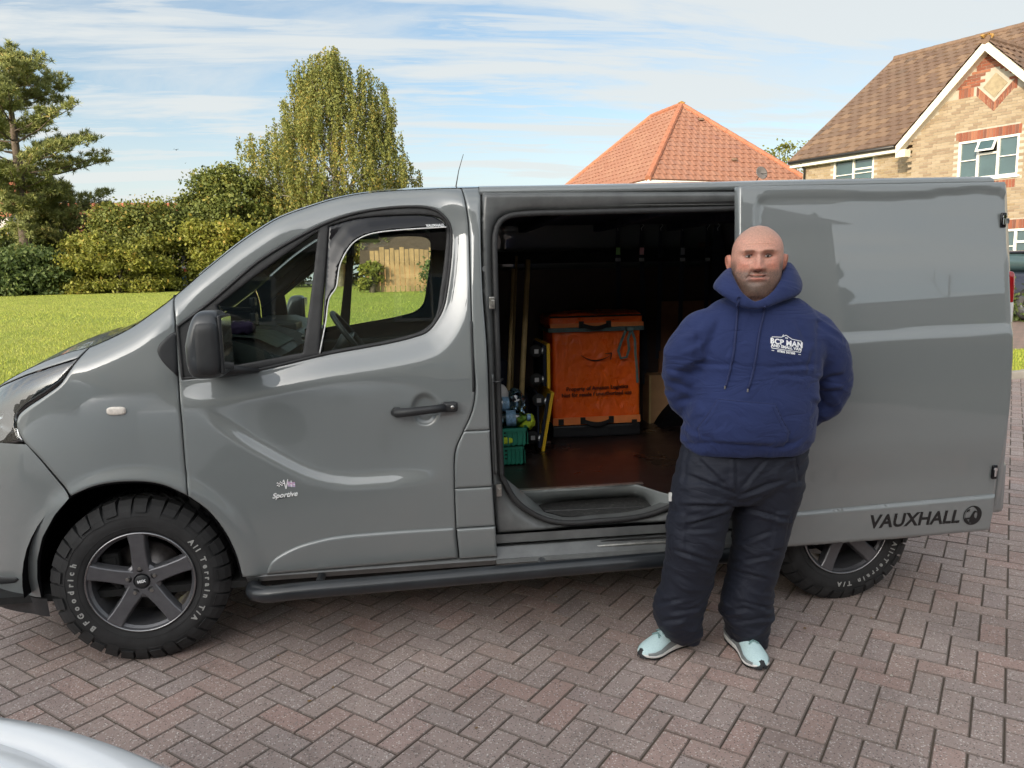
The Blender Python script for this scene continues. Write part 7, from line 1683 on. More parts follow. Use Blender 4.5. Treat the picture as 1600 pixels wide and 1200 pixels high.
def soldiers(fr, root, a0, a1, z0, nm='soldier_brick', W=.075, L=.225):
    V = []; n = int((a1-a0)/W)
    for k_ in range(n):
        q = MB(); fr.box(q, a0+k_*W+.005, a0+(k_+1)*W-.005, z0, z0+L, 0, .014); V += q.v
    F = (BQ[None]*0+np.array([(0, 2, 3, 1), (4, 5, 7, 6), (2, 6, 7, 3), (0, 4, 6, 2), (1, 3, 7, 5)])[None]+np.arange(n)[:, None, None]*8).reshape(-1, 4)
    attr_put(nm+'s', np.array(V), F, 'rb', root, 8)
a_s = (zsc+.34-gab[4][1])/slope; soldiers(FG, house, a_s, dm_c[0]-.44, zsc); soldiers(FG, house, dm_c[0]+.44, Lw-a_s, zsc)
for (a, z, sg) in ((dm_c[0]-.44, zsc+.0, 1), (dm_c[0]+.44, zsc+.0, -1)):    # V of bricks under the stone diamond
    V = []; n = 8
    for k_ in range(n):
        t0, t1 = (k_+.08)/n, (k_+.92)/n; dz_ = -.46
        for o in (0, .016):
            for tt, w_ in ((t0, 0), (t1, 0), (t0, .20), (t1, .20)):
                V.append(FG.P(a+sg*.44*tt, z+dz_*tt+w_*1.1, o))
    attr_put('diamond_bricks', np.array(V), (np.array([(4, 5, 7, 6), (0, 1, 5, 4), (2, 3, 7, 6), (0, 2, 6, 4), (1, 3, 7, 5)])[None]+np.arange(n)[:, None, None]*8).reshape(-1, 4), 'rb', house, 8)
MT['stone'] = simple('buff_stone_panel', (.34, .28, .18), .9, 0, 0, .2, 9, .01, 14)
q = MB(); s_ = .30
V = [FG.P(dm_c[0]+x, dm_c[1]+z, o) for o in (.0, .02) for x, z in ((0, -s_), (s_*.95, 0), (0, s_), (-s_*.95, 0))]; q.add(V, [(0, 3, 2, 1), (4, 5, 6, 7), (0, 1, 5, 4), (1, 2, 6, 5), (2, 3, 7, 6), (3, 0, 4, 7)]); q.put('stone_diamond', 'stone', house)
soldiers(FG, house, wa0-.08, wa1+.08, wz1+.005); soldiers(FG, house, la0-.08, la1+.08, wl1+.005)
soldiers(FG, house, wa0+.0, wa1+.0, wz0-.29, L=.2); soldiers(FG, house, la0, la1, wl0-.29, L=.2)
casement(FG, house, wa0, wa1, wz0, wz1, 3, True, o=-.015); casement(FG, house, la0, la1, wl0, wl1, 3, o=-.015)
q = MB(); FG.box(q, wa0+.1, wa0+.5, wz0+.1, wz1-.1, -.16, -.15); FG.box(q, la0+.08, la0+.5, wl0+.1, wl1-.1, -.16, -.15); FG.box(q, la1-.6, la1-.1, wl0+.1, wl1-.1, -.16, -.15); q.put('curtain', 'curtain', house)
# bargeboards
bo = .30
for sg in (-1, 1):
    aE = -.30 if sg < 0 else Lw+.30; q = MB()
    zA = apx_z; zEb = apx_z-slope*abs(apx_a-aE)
    V = []
    for o in (bo-.02, bo+.02):
        V += [FG.P(apx_a, zA+.02, o), FG.P(aE, zEb+.02, o), FG.P(aE, zEb-.20, o), FG.P(apx_a, zA-.24, o)]
    q.add(V, [(0, 1, 2, 3), (7, 6, 5, 4), (0, 4, 5, 1), (2, 6, 7, 3), (1, 5, 6, 2)])
    V = [FG.P(apx_a, zA-.20, 0), FG.P(aE, zEb-.16, 0), FG.P(aE, zEb-.16, bo-.02), FG.P(apx_a, zA-.20, bo-.02)]; q.add(V, [(0, 1, 2, 3)])
    FG.box(q, aE-.02 if sg < 0 else aE-.25, aE+.25 if sg < 0 else aE+.02, zEb-.30, zEb-.10, 0., bo-.025)
    q.put('bargeboard', 'cream_board', house)
# main body behind the gable
setb = .72; FM = Frame(FG.P(0, 0, -setb)[:2], dirA); 
aL = FM.px(1243, 5.2); aR = 14.; zE2 = FM.zat(aL, 254); dep = 10.5
wb0, wb1 = FM.px(1303, 4.8), FM.px(1366, 4.8); wbz1 = FM.zat(wb0, 249); wbz0 = wbz1-1.05
q = wallpoly(FM, [(aL+.3, GB-.3), (aR, GB-.3), (aR, zE2), (aL+.3, zE2)], [(wb0, wb1, wbz0, wbz1)], 'w', house)
for a in (aL+.3, aR):
    q.add([FM.P(a, GB-.3), FM.P(a, zE2), FM.P(a, zE2+dep/2*.70, -dep/2), FM.P(a, zE2, -dep), FM.P(a, GB-.3, -dep)], [(0, 1, 2, 3, 4)])
q.add([FM.P(aL+.3, GB-.3, -dep), FM.P(aR, GB-.3, -dep), FM.P(aR, zE2, -dep), FM.P(aL+.3, zE2, -dep)], [(0, 1, 2, 3)])
q.put('house_wall', 'mortar', house)
wb0, wb1 = FM.px(1303, 4.8), FM.px(1366, 4.8); wbz1 = FM.zat(wb0, 249); wbz0 = wbz1-1.05
lay_bricks(FM, house, lambda C: (C[:, 0] > aL+.3) & (C[:, 1] < zE2-.02), aL+.3, .0, GB, zE2, 'yb', 'pale_brick', single=0, holes=[(wb0, wb1, wbz0, wbz1+.0)])
casement(FM, house, wb0, wb1, wbz0, wbz1, 2, False, o=-.01)
eo = .30
# ridge position from the photo
best = None
for w_ in np.linspace(3, 9, 121):
    P_ = FM.P(aL, 0, -w_)[:2]; 
    uu_, vv_, _ = proj(np.array([[P_[0], P_[1], 8.5]]))
    if best is None or abs(uu_[0]-1397) < best[0]: best = (abs(uu_[0]-1397), w_)
hw_ = best[1]; fr_ = Frame(FM.P(0, 0, -hw_)[:2], dirA); zR = fr_.zat(aL, 93)
E0, E1, R0, R1 = FM.P(aL, zE2, eo), FM.P(aR, zE2, eo), FM.P(aL, zR, -hw_), FM.P(aR, zR, -hw_)
u_ = roof_tiles(house, E0, E1, R0, R1, 'tile_b', single=300); 
B0, B1 = FM.P(aL, zE2, -2*hw_-eo), FM.P(aR, zE2, -2*hw_-eo); u_.add([B0, B1, R1, R0], [(0, 1, 2, 3)]); u_.put('roof_underlay', 'ridge_b', house)
ridge(house, [R0, R1], 'ridge_b', .13)
q = MB(); q.tube([FM.P(aL-.02, zE2-.02, eo), FM.P(aL-.02, zR-.02, -hw_)], .06, 6); q.put('verge', 'ridge_b', house)
q = MB(); FM.box(q, aL, -.02, zE2-.20, zE2-.03, eo-.06, eo-.03); FM.box(q, aL, -.02, zE2-.20, zE2-.185, 0, eo-.06); q.put('fascia', 'white_pvc', house)
q = MB(); q.tube([FM.P(aL, zE2-.05, eo+.03), FM.P(-.02, zE2-.05, eo+.03)], .055, 8); q.put('gutter', 'gutter', house, smooth=True)
q = MB(); q.tube([FM.P(aL+.42, zE2-.08, eo-.03), FM.P(aL+.42, zE2-.3, .08), FM.P(aL+.42, GB, .08)], .035, 8); q.put('downpipe', 'gutter', house, smooth=True)
# gable roof running back into the main slope
for sg in (-1, 1):
    aE = -.34 if sg < 0 else Lw+.34; zEb = apx_z-slope*abs(apx_a-aE)
    bk = (apx_z-zE2)/((zR-zE2)/(hw_+eo))-eo+.2; bkE = max(.0, (zEb-zE2)/((zR-zE2)/(hw_+eo))-eo)
    f0, f1 = FG.P(aE, zEb+.03, bo+.03), FG.P(aE, zEb+.03, -setb-bkE-.2); g0, g1 = FG.P(apx_a, apx_z+.03, bo+.03), FG.P(apx_a, apx_z+.03, -setb-bk-.4)
    uq = roof_tiles(house, f0, f1, g0, g1, 'tile_b', single=0, nm='gable_tile'); uq.put('roof_underlay', 'ridge_b', house)
ridge(house, [FG.P(apx_a, apx_z+.03, bo+.03), FG.P(apx_a, apx_z+.03, -setb-bk-.3)], 'ridge_b', .12, 'gable_ridge_tile')
V, F = sup(tuple(FG.P(apx_a, apx_z+.12, bo-.05)), (.17, .10, .05), (.8, .8)); m_ = mesh(V, F); V = verts(m_); setv(m_, V+(fbm(V*9, 3)*.05)[:, None]); put('lichen_patch', m_, 'lichen', house)
# ---- red hipped roof house
dpt = 30.; C0 = plan_pt(1013, dpt); f2 = np.array([math.sin(YAW), math.cos(YAW)]); r2 = np.array([math.cos(YAW), -math.sin(YAW)])
ph = math.radians(20); av = r2*math.cos(ph)+f2*math.sin(ph); bv = -r2*math.sin(ph)+f2*math.cos(ph)
def zrow(P_, v): 
    z = np.linspace(-2, 18, 4001); _, vv_, _ = proj(np.stack([np.full(4001, P_[0]), np.full(4001, P_[1]), z], 1)); return float(z[np.argmin(abs(vv_-v))])
zr0 = zrow(C0, 280); LA, LB = 7.9, 10.4; hA = LA/2
AP = C0+av*hA+bv*hA; zap = zrow(AP, 165)
e3 = lambda P_, z: np.array([P_[0], P_[1], z])
red = empty('hipped_roof_house', (float(C0[0]), float(C0[1]), .6), 'house with an orange-red hipped tile roof behind the middle of the van', 'house')
AP2 = C0+av*hA+bv*(LB-hA)
c0, c1_, c2_, c3 = e3(C0, zr0), e3(C0+av*LA, zr0), e3(C0+av*LA+bv*LB, zr0), e3(C0+bv*LB, zr0); A1, A2 = e3(AP, zap), e3(AP2, zap)
u1 = roof_tiles(red, c0, c1_, A1, A1, 'tile_r', single=150, cw=.33, gauge=.31); u2 = roof_tiles(red, c3, c0, A2, A1, 'tile_r', single=150, cw=.33, gauge=.31, nm='side_roof_tile')
u1.add([c1_, c2_, A2, A1], [(0, 1, 2, 3)]).add([c2_, c3, A2], [(0, 1, 2)]); u1.put('roof_underlay', 'ridge_r', red); u2.put('roof_underlay', 'ridge_r', red)
up_ = np.array([0, 0, .03])
ridge(red, [c0+up_, A1+up_, A2+up_, c3+up_], 'ridge_r', .13); ridge(red, [c1_+up_, A1+up_], 'ridge_r', .13)
V, F = sup(tuple(A1+np.array([0, -.05, .10])), (.15, .12, .05), (.8, .8)); m_ = mesh(V, F); V = verts(m_); setv(m_, V+(fbm(V*9, 3)*.05)[:, None]); put('lichen_patch', m_, 'lichen', red)
ins_ = .3; w0, w1, w2, w3 = [C0+av*(ins_ if s in (0, 3) else LA-ins_)+bv*(ins_ if s in (0, 1) else LB-ins_) for s in range(4)]
q = MB(); 
for a, b in ((w0, w1), (w1, w2), (w2, w3), (w3, w0)): q.add([e3(a, .4), e3(b, .4), e3(b, zr0-.02), e3(a, zr0-.02)], [(0, 1, 2, 3)])
q.put('house_wall', 'yb2' if 'yb2' in MT else 'mortar', red)
q = MB()
for a, b in ((c0, c1_), (c3, c0)): 
    q.add([a-np.array([0, 0, .02]), b-np.array([0, 0, .02]), b-np.array([0, 0, .2]), a-np.array([0, 0, .2])], [(0, 1, 2, 3)])
q.put('fascia', 'white_pvc', red)
for (u, v) in ((1094, 189), (1146, 252)):
    t = (280-v)/115.; 
    fr0 = c0+(c1_-c0)*.5; # vent tiles sit on the front slope
    nrm_ = np.cross(c1_-c0, A1-c0); nrm_ /= np.linalg.norm(nrm_); nrm_ = nrm_ if nrm_[2] > 0 else -nrm_; rd = ray(u, v); o3 = np.array([CX, -CD, CH]); tt = np.dot(c0-o3, nrm_)/np.dot(rd, nrm_); P_ = o3+rd*tt+nrm_*.08
    V, F = sup(tuple(P_), (.12, .10, .06)); MB().add(V, F).put('roof_vent', 'tile_b2' if 'tile_b2' in MT else 'ridge_b', red)
sdp = plan_pt(1184, 29.); zsd = zrow(sdp, 271)
dish = empty('satellite_dish', (float(sdp[0]), float(sdp[1]), zsd), 'small grey satellite dish at the eaves of the red-roofed house', 'satellite dish')
MT['dish'] = simple('dish_grey', (.14, .13, .13), .6)
q = MB(); q.lathe([(0, 0), (.12, .01), (.22, .05), (.25, .07), (.22, .06), (.0, .01)], (float(sdp[0]), float(sdp[1]), zsd), (.2, -1, .3), 20); q.put('dish_bowl', 'dish', dish, smooth=True)
q = MB(); q.tube([(float(sdp[0]), float(sdp[1])-.0, zsd), (float(sdp[0])+.05, float(sdp[1])-.35, zsd-.05)], .012, 6); q.tube([(float(sdp[0]), float(sdp[1])+.02, zsd), (float(sdp[0])+.02, float(sdp[1])+.6, zsd-.4)], .018, 6); q.put('dish_arm', 'gutter', dish)
# ---- distant houses behind the trees on the left
MT['far_white'] = simple('pale_render', (.55, .52, .50), .9, 0, 0, .15, .5); MT['far_red'] = simple('far_red_tiles', (.40, .13, .07), .9, 0, 0, .25, 1.2)
def far_house(p, w, d, ze, zr, rz, lab, wins=3, nm='far_house', wall='far_white', roof='far_red'):
    e = empty(nm, (p[0], p[1], float(GZ(p[0], p[1]))-.3), lab, 'house', rz=0); M_ = Matrix.Translation((p[0], p[1], 0))@Matrix.Rotation(rz, 4, 'Z')
    T3 = lambda L: [tuple(M_@Vector(v)) for v in L]
    q = MB(); q.box((-w/2, 0, .2), (w/2, d, ze), M=M_)
    q.add(T3([(-w/2, 0, ze), (-w/2, d/2, zr), (-w/2, d, ze), (w/2, 0, ze), (w/2, d/2, zr), (w/2, d, ze)]), [(0, 1, 2), (3, 5, 4)]); q.put('wall', wall, e)
    q = MB(); q.add(T3([(-w/2-.3, -.35, ze-.12), (w/2+.3, -.35, ze-.12), (w/2+.3, d/2, zr+.12), (-w/2-.3, d/2, zr+.12), (-w/2-.3, d+.35, ze-.12), (w/2+.3, d+.35, ze-.12)]), [(0, 1, 2, 3), (3, 2, 5, 4)]); rf = q.put('roof', roof, e)
    q = MB(); q.box((w*.2, d/2-.3, zr-.3), (w*.2+.6, d/2+.3, zr+.8), M=M_); q.put('chimney', wall, rf)
    for k_ in range(wins):
        x = -w/2+w*(k_+.5)/wins
        for z0, z1 in ((1.6, 2.8), (4.2, 5.2)):
            if z1 > ze: continue
            q = MB(); q.box((x-.7, -.03, z0), (x+.7, .02, z1), M=M_); wo = q.put('window', 'white_pvc', e); q = MB(); q.box((x-.62, -.04, z0+.08), (x-.04, -.025, z1-.08), M=M_); q.box((x+.04, -.04, z0+.08), (x+.62, -.025, z1-.08), M=M_); q.put('pane', 'house_glass', wo)
    return e
p = unp(225, 320, 78); far_house((p[0], 76), 24, 9, 6.3, float(unp(240, 318, 80)[1]), .05, 'long far house whose red roof shows over the yellowing bushes', 6)
p = unp(-10, 320, 70); far_house((p[0]-4, 68), 13, 9, 7.4, float(unp(0, 283, 72)[1]), -.12, 'pale rendered far house glimpsed through the pine at the left edge', 3)
# ---- house and fence seen through the cab windows
fy_ = 35.
fa, fb_ = unp(580, 450, fy_)[0], unp(680, 450, fy_)[0]
zf1 = float(unp(640, 388, fy_)[1]); fence = empty('board_fence', (float(fa), fy_, float(GZ(fa, fy_))), 'brown board fence on the lawn seen through the van cab windows', 'fence')
MT['fence'] = simple('brown_fence_board', (.40, .25, .13), .85, 0, 0, .35, 1.6, .004, 20)  # brown boards, tone varied at random
x = float(fa)
while x < float(fb_)+9:
    w_ = .19+.03*rng.random(); h_ = zf1+.05*rng.normal(); gz_ = float(GZ(x, fy_)); q = MB(); q.box((x, fy_+.02*rng.random(), gz_-.02), (x+w_, fy_+.045, h_-.03)); q.put('fence_board', 'fence', fence); x += w_+.035
q = MB(); q.box((fa, fy_+.05, 1.4), (x, fy_+.09, 1.5)); q.box((fa, fy_+.05, 2.3), (x, fy_+.09, 2.4)); q.put('fence_rail', 'fence', fence)
MT['far_brown'] = simple('far_brown_tiles', (.09, .06, .042), .9, 0, 0, .2, 2); MT['far_brick'] = simple('far_orange_brick', (.42, .20, .09), .9, 0, 0, .25, 2)
far_house((4.1, 46.), 10.5, 7, 2.6, 5.6, .0, 'low brick building with brown roof behind the board fence', 0, wall='far_brick', roof='far_brown')
# ================================================================== trees
def leaf_mat(name, stops, tr=.25):
    M = Mat(name, stops[0][1], .65); c = M.ramp(M.attr('rnd'), *stops); M.base(c)
    t = M.t; td = N(t, 'ShaderNodeBsdfTranslucent'); t.links.new(c, td.inputs[0]); mxs = N(t, 'ShaderNodeMixShader'); mxs.inputs[0].default_value = tr
    t.links.new(M.b.outputs[0], mxs.inputs[1]); t.links.new(td.outputs[0], mxs.inputs[2]); t.links.new(mxs.outputs[0], t.nodes['Material Output'].inputs[0]); return M.m
MT['lf_birch'] = leaf_mat('birch_leaves', ((0, (0.124, 0.150, 0.034)), (.35, (0.180, 0.200, 0.047)), (.6, (0.236, 0.243, 0.059)), (.82, (0.335, 0.271, 0.059)), (1, (0.400, 0.271, 0.051))))
MT['lf_pine'] = leaf_mat('pine_needles', ((0, (0.147, 0.175, 0.057)), (.5, (0.246, 0.270, 0.086)), (.85, (0.360, 0.365, 0.113)), (1, (0.525, 0.378, 0.137))), .12)
MT['lf_bush'] = leaf_mat('shrub_leaves', ((0, (0.098, 0.128, 0.030)), (.5, (0.150, 0.180, 0.038)), (.85, (0.225, 0.232, 0.045)), (1, (0.330, 0.255, 0.053))))
MT['lf_dark'] = leaf_mat('dark_green_leaves', ((0, (0.058, 0.094, 0.026)), (.5, (0.094, 0.138, 0.036)), (.9, (0.145, 0.181, 0.043)), (1, (0.203, 0.217, 0.058))))
MT['lf_yel'] = leaf_mat('yellowing_leaves', ((0, (0.135, 0.143, 0.023)), (.4, (0.198, 0.216, 0.033)), (.75, (0.270, 0.267, 0.040)), (1, (0.324, 0.236, 0.040))))
MT['bark'] = simple('bark', (.11, .085, .065), .9, 0, 0, .3, 6, .01, 20); MT['bark_birch'] = simple('birch_bark', (.34, .30, .25), .8, 0, 0, .35, 5)
def leaves(name, C, size, mat, parent, tri=False, droop=0., elong=1.5, bias=0.):
    n = len(C); a = rng.normal(0, 1, (n, 3)); a[:, 2] = a[:, 2]*(1-droop)-droop*1.6; a /= np.linalg.norm(a, axis=1)[:, None]+1e-9
    b = rng.normal(0, 1, (n, 3)); b -= (b*a).sum(1)[:, None]*a; b /= np.linalg.norm(b, axis=1)[:, None]+1e-9
    s = size*rng.uniform(.55, 1.3, n)[:, None]; V = np.stack([C-a*s*elong*.5, C+b*s*.5, C+a*s*elong*.5, C-b*s*.5], 1).reshape(-1, 3)
    me = fastmesh(V, np.arange(4*n).reshape(-1, 4), 4); at = me.attributes.new('rnd', 'FLOAT', 'POINT')
    r = np.clip(rng.normal(.45+bias, .22, n)+.22*fbm(C*.9, 2), 0, 1); at.data.foreach_set('value', np.repeat(r, 4).astype(np.float32)); return put(name, me, mat, parent)
def limbs(root, base, H, r0, ends, mat, lean=(0, 0)):
    q = MB(); b = Vector(base); top = b+Vector((lean[0], lean[1], H)); q.tube([b-Vector((0, 0, .3)), b.lerp(top, .3)+Vector((.1, 0, 0)), b.lerp(top, .65), top], [r0*1.15, r0*.8, r0*.45, r0*.08], 8); q.put('trunk', mat, root, smooth=True)
    q = MB()
    for e in ends:
        e = Vector(e); t = min(.92, max(.12, (e.z-b.z)/H*.75)); s_ = b.lerp(top, t); mid = s_.lerp(e, .5)+Vector((0, 0, (e-s_).length*.10)); r = r0*.30*(1-t*.6); q.tube([s_, mid, e], [r, r*.6, r*.15], 5)
    q.put('limb', mat, root, smooth=True)
def crown_clumps(cx_, cy_, prof, ncl, ry=None, jit=.3):
    """prof: list of (z, left x, right x); clump centres spread through that outline"""
    Z = np.array([p[0] for p in prof]); Lx = np.array([p[1] for p in prof]); Rx = np.array([p[2] for p in prof]); o = np.argsort(Z); Z, Lx, Rx = Z[o], Lx[o], Rx[o]; out_ = []
    while len(out_) < ncl:
        z = rng.uniform(Z[0], Z[-1]); l, r = np.interp(z, Z, Lx), np.interp(z, Z, Rx); w = (r-l)/2; wm = (Rx-Lx).max()/2
        if rng.random() > (w/wm)**1.2+.15: continue
        th = rng.uniform(0, 2*math.pi); rr_ = rng.random()**.33; out_.append(((l+r)/2+w*rr_*math.cos(th), cy_+min(w, wm)*.85*rr_*math.sin(th), z))
    return np.array(out_)
def px_prof(rows, Y): return [(unp((l+r)/2, v, Y)[1], unp(l, v, Y)[0], unp(r, v, Y)[0]) for v, l, r in rows]
# weeping birch
def weeping(nm, rows, Y, lab, nst, seed=1, mat='lf_birch'):
    rng.random(3)
    pr = px_prof(rows, Y); cx_ = float(np.mean([(a[1]+a[2])/2 for a in pr])); gz_ = float(GZ(cx_, Y)); root = empty(nm, (cx_, Y, gz_), lab, 'tree'); cl_ = crown_clumps(cx_, Y, pr, nst, jit=.3); Z = np.array([p[0] for p in pr]); 
    limbs(root, (cx_, Y, gz_), Z.max()-gz_-1., .34, cl_[rng.integers(0, len(cl_), 60)], 'bark_birch')
    cl_ = cl_[(fbm(cl_*.42+5, 2) > -.42) | (rng.random(len(cl_)) < .4)]; cl_[:, 0] += .9*fbm(cl_*.6, 2)
    pts = []
    for c in cl_:
        L = rng.uniform(.7, 2.4); n = int(L*34); t = np.sort(rng.random(n)); dx, dy = rng.normal(0, .10, 2); p = np.stack([c[0]+dx*t+rng.normal(0, .07, n), c[1]+dy*t+rng.normal(0, .07, n), c[2]+.3-L*t], 1); pts.append(p)
    P_ = np.concatenate(pts); zlo = Z.min(); P_ = P_[P_[:, 2] > zlo-.5]; leaves('crown', P_, .092, mat, root, droop=.75, elong=1.7); return root
weeping('weeping_birch', [(80,500,528),(95,480,548),(110,458,578),(125,452,596),(150,440,608),(180,420,624),(205,405,628),(235,392,636),(258,385,655),(285,388,655),(320,400,640),(360,405,630),(400,415,620)], 50, 'tall weeping birch with golden drooping leaves behind the van cab', 3100)
def side_tuft(): pass
# pine
def pine(nm, Y, lab, u_c, v_top, v_bot, rows):
    pr = px_prof(rows, Y); xc = float(unp(u_c, 300, Y)[0]); gz_ = float(GZ(xc, Y)); zt = float(unp(u_c, v_top, Y)[1]); root = empty(nm, (xc, Y, gz_), lab, 'tree'); Z = np.array([p[0] for p in pr]); Rr = np.array([p[2]-xc for p in pr]); o = np.argsort(Z); Z, Rr = Z[o], Rr[o]
    q = MB(); q.tube([(xc, Y, gz_-.3), (xc+.1, Y, gz_+(zt-gz_)*.5), (xc, Y, zt)], [.42, .26, .04], 8); q.put('trunk', 'bark', root, smooth=True); q = MB(); P_ = []; A_ = []
    z = max(gz_+1.5, Z[0]-.5)
    while z < zt-.3:
        nb = 7
        for k_ in range(nb):
            a = rng.uniform(0, 2*math.pi); R = max(.5, float(np.interp(z, Z, Rr)))*rng.uniform(.7, 1.1)
            if rng.random() < .12: continue
            tip = np.array([xc+R*math.cos(a), Y+R*math.sin(a), z+R*.16+rng.normal(0, .15)]); s_ = np.array([xc, Y, z-.1*R]); q.tube([tuple(s_), tuple(.5*(s_+tip)-np.array([0, 0, .05*R])), tuple(tip)], [.07*max(.3, R/5), .045*max(.3, R/5), .012], 5)
            nt_ = int(7+R*7)
            for m_ in range(nt_):
                t = rng.uniform(.28, 1.03); sp_ = (.10+.16*R*t*(1.15-t)); c = s_+(tip-s_)*t+np.array([rng.normal(0, sp_), rng.normal(0, sp_), rng.normal(.08, sp_*.35)]); n = 34; d = rng.normal(0, 1, (n, 3)); d[:, 2] += .9; d /= np.linalg.norm(d, axis=1)[:, None]; P_.append(c+d*rng.uniform(.05, .24, n)[:, None]); A_.append(d)
        z += rng.uniform(.38, .62)
    q.put('limb', 'bark', root, smooth=True); P_ = np.concatenate(P_); A_ = np.concatenate(A_); n = len(P_); b = np.cross(A_, rng.normal(0, 1, (n, 3))); b /= np.linalg.norm(b, axis=1)[:, None]+1e-9; V = np.stack([P_-A_*.10-b*.026, P_-A_*.10+b*.026, P_+A_*.13], 1).reshape(-1, 3)
    me = fastmesh(V, np.arange(3*n).reshape(-1, 3), 3); at = me.attributes.new('rnd', 'FLOAT', 'POINT'); at.data.foreach_set('value', np.repeat(np.clip(rng.normal(.45, .22, n)+.25*fbm(P_*1.2, 2), 0, 1), 3).astype(np.float32)); put('crown', me, 'lf_pine', root); return root
pine('pine_tree', 45, 'tall open pine with layered branches at the left edge', 30, 78, 450, [(78,20,32),(100,5,60),(130,0,105),(160,0,95),(185,0,138),(210,0,150),(235,0,140),(250,0,168),(268,0,160),(285,0,118),(310,0,100),(340,0,60),(440,0,50)])
pine('pine_tree', 49, 'lower bushy pine behind the tall one, above the yellowing shrub', 100, 290, 450, [(290,0,130),(300,0,175),(330,0,180),(370,0,170),(440,0,120)])
def bush(nm, rows, Y, mat, lab, ncl, nl, size, cat='shrub', bias=0., spread=.55):
    pr = px_prof(rows, Y); cx_ = float(np.mean([(a[1]+a[2])/2 for a in pr])); gz_ = float(GZ(cx_, Y)); root = empty(nm, (cx_, Y, gz_), lab, cat); Z = np.array([p[0] for p in pr]); pr = pr+[(gz_, pr[-1][1], pr[-1][2])]
    cl_ = crown_clumps(cx_, Y, pr, ncl); limbs(root, (cx_, Y, gz_), (Z.max()-gz_)*.85, .14+.02*(Z.max()-gz_), cl_[rng.integers(0, len(cl_), 36)], 'bark')
    n = nl//ncl; P_ = np.concatenate([c+rng.normal(0, 1, (n, 3))*spread*rng.uniform(.5, 1.1)*np.array([1, 1, .55])+np.array([0, 0, rng.normal(0, .1)]) for c in cl_]); P_ = P_[P_[:, 2] > gz_]; leaves('crown', P_, size, mat, root, bias=bias, droop=.15); return root
bush('broadleaf_tree', [(262,350,385),(280,318,400),(300,295,410),(325,283,415),(350,280,420),(390,285,430)], 48, 'lf_bush', 'mid green leafy tree between the gap and the weeping birch', 150, 42000, .15, 'tree')
bush('yellow_shrub', [(352,300,385),(366,288,392),(388,285,392),(410,290,370),(430,300,340)], 45.5, 'lf_yel', 'bright yellow-green shrub at the foot of the leafy tree by the gap', 60, 22000, .14, bias=.05, spread=.45)
bush('yellow_shrub', [(372,130,250),(385,105,266),(410,95,272),(435,95,270),(452,95,266)], 44., 'lf_yel', 'wide yellowing shrub left of the gap on the lawn edge', 100, 40000, .12, spread=.36)
bush('hazel_shrub', [(318,185,245),(330,170,262),(350,150,272),(380,140,276),(420,140,276)], 46.5, 'lf_bush', 'olive shrub rising behind the wide yellowing one', 110, 42000, .13, bias=.12)
bush('green_shrub', [(395,-60,70),(405,-90,95),(425,-100,110),(452,-100,118)], 43.5, 'lf_dark', 'low dark green shrub at the left edge below the pine', 110, 36000, .14, spread=.5)
bush('green_shrub', [(330,-120,60),(350,-140,110),(390,-150,130),(440,-150,120)], 50, 'lf_bush', 'broad olive shrub under the pines at the far left', 110, 26000, .17, bias=-.1)
bush('dark_hedge', [(300,440,560),(330,400,640),(380,400,700),(440,400,720)], 56, 'lf_bush', 'dense greenery behind the cab windows left of the board fence', 120, 30000, .18)
bush('garden_shrub', [(408,574,584),(422,570,588),(445,568,590)], 34.6, 'lf_yel', 'small golden shrub at the left end of the board fence', 12, 4000, .12, spread=.18)
bush('round_shrub', [(402,678,700),(425,670,712),(449,668,716)], 34., 'lf_dark', 'rounded dark shrub at the right end of the board fence', 20, 6000, .12, spread=.3)
bush('thin_tree', [(208,1215,1240),(220,1195,1250),(235,1186,1262),(255,1180,1270),(300,1185,1275)], 46, 'lf_yel', 'wispy pale tree between the red roof and the brown roof', 34, 5200, .13, 'tree', bias=-.2, spread=.5)
bush('far_trees', [(415,-300,160),(440,-300,300)], 66, 'lf_dark', 'dark green belt of far trees beyond the lawn', 200, 30000, .3, 'trees')
# signpost in the gap
sp_ = pt(286, 400, 46.); sg = empty('sign_post', (float(sp_[0]), 46., float(GZ(sp_[0], 46.))), 'dark post carrying small red, white and blue notices in the hedge gap', 'sign')
MT['sign_red'] = simple('sign_red', (.6, .06, .04), .5); MT['sign_blue'] = simple('sign_blue', (.08, .28, .55), .5)
MB().box((sp_[0]-.09, 46., 0.6), (sp_[0]+.09, 46.12, sp_[2])).put('post', 'gutter', sg)
for (u, v, w_, h_, mt) in ((288, 420, .30, .36, 'white_print'), (290, 422, .2, .2, 'sign_red'), (289, 435, .26, .36, 'sign_blue'), (290, 443, .26, .26, 'white_print')):
    c = pt(u, v, 45.95); q = MB(); q.box((c[0]-w_/2, 45.93-(.02 if mt == 'sign_red' else 0), c[2]-h_/2), (c[0]+w_/2, 45.99-(.02 if mt == 'sign_red' else 0), c[2]+h_/2)); q.put('notice', mt, sg)
# a gull far off
gp = pt(275, 234, 120); gl_ = empty('bird', tuple(gp), 'tiny distant bird gliding in the sky over the shrubs', 'bird')
q = MB(); g_ = Vector(gp); q.loft([[g_+Vector((x, y, z)) for x, y, z in ((-.42, .0, .10), (-.2, .05, .13), (0, .02, .0), (.2, .05, .13), (.42, 0, .10))], [g_+Vector((x, y, z)) for x, y, z in ((-.42, .05, .09), (-.2, .2, .10), (0, .2, -.02), (.2, .2, .10), (.42, .05, .09))]], closed=False); q.put('wings', 'gutter', gl_); V, F = sup(tuple(gp+np.array([0, .1, 0])), (.06, .22, .06)); MB().add(V, F).put('body', 'gutter', gl_, smooth=True)
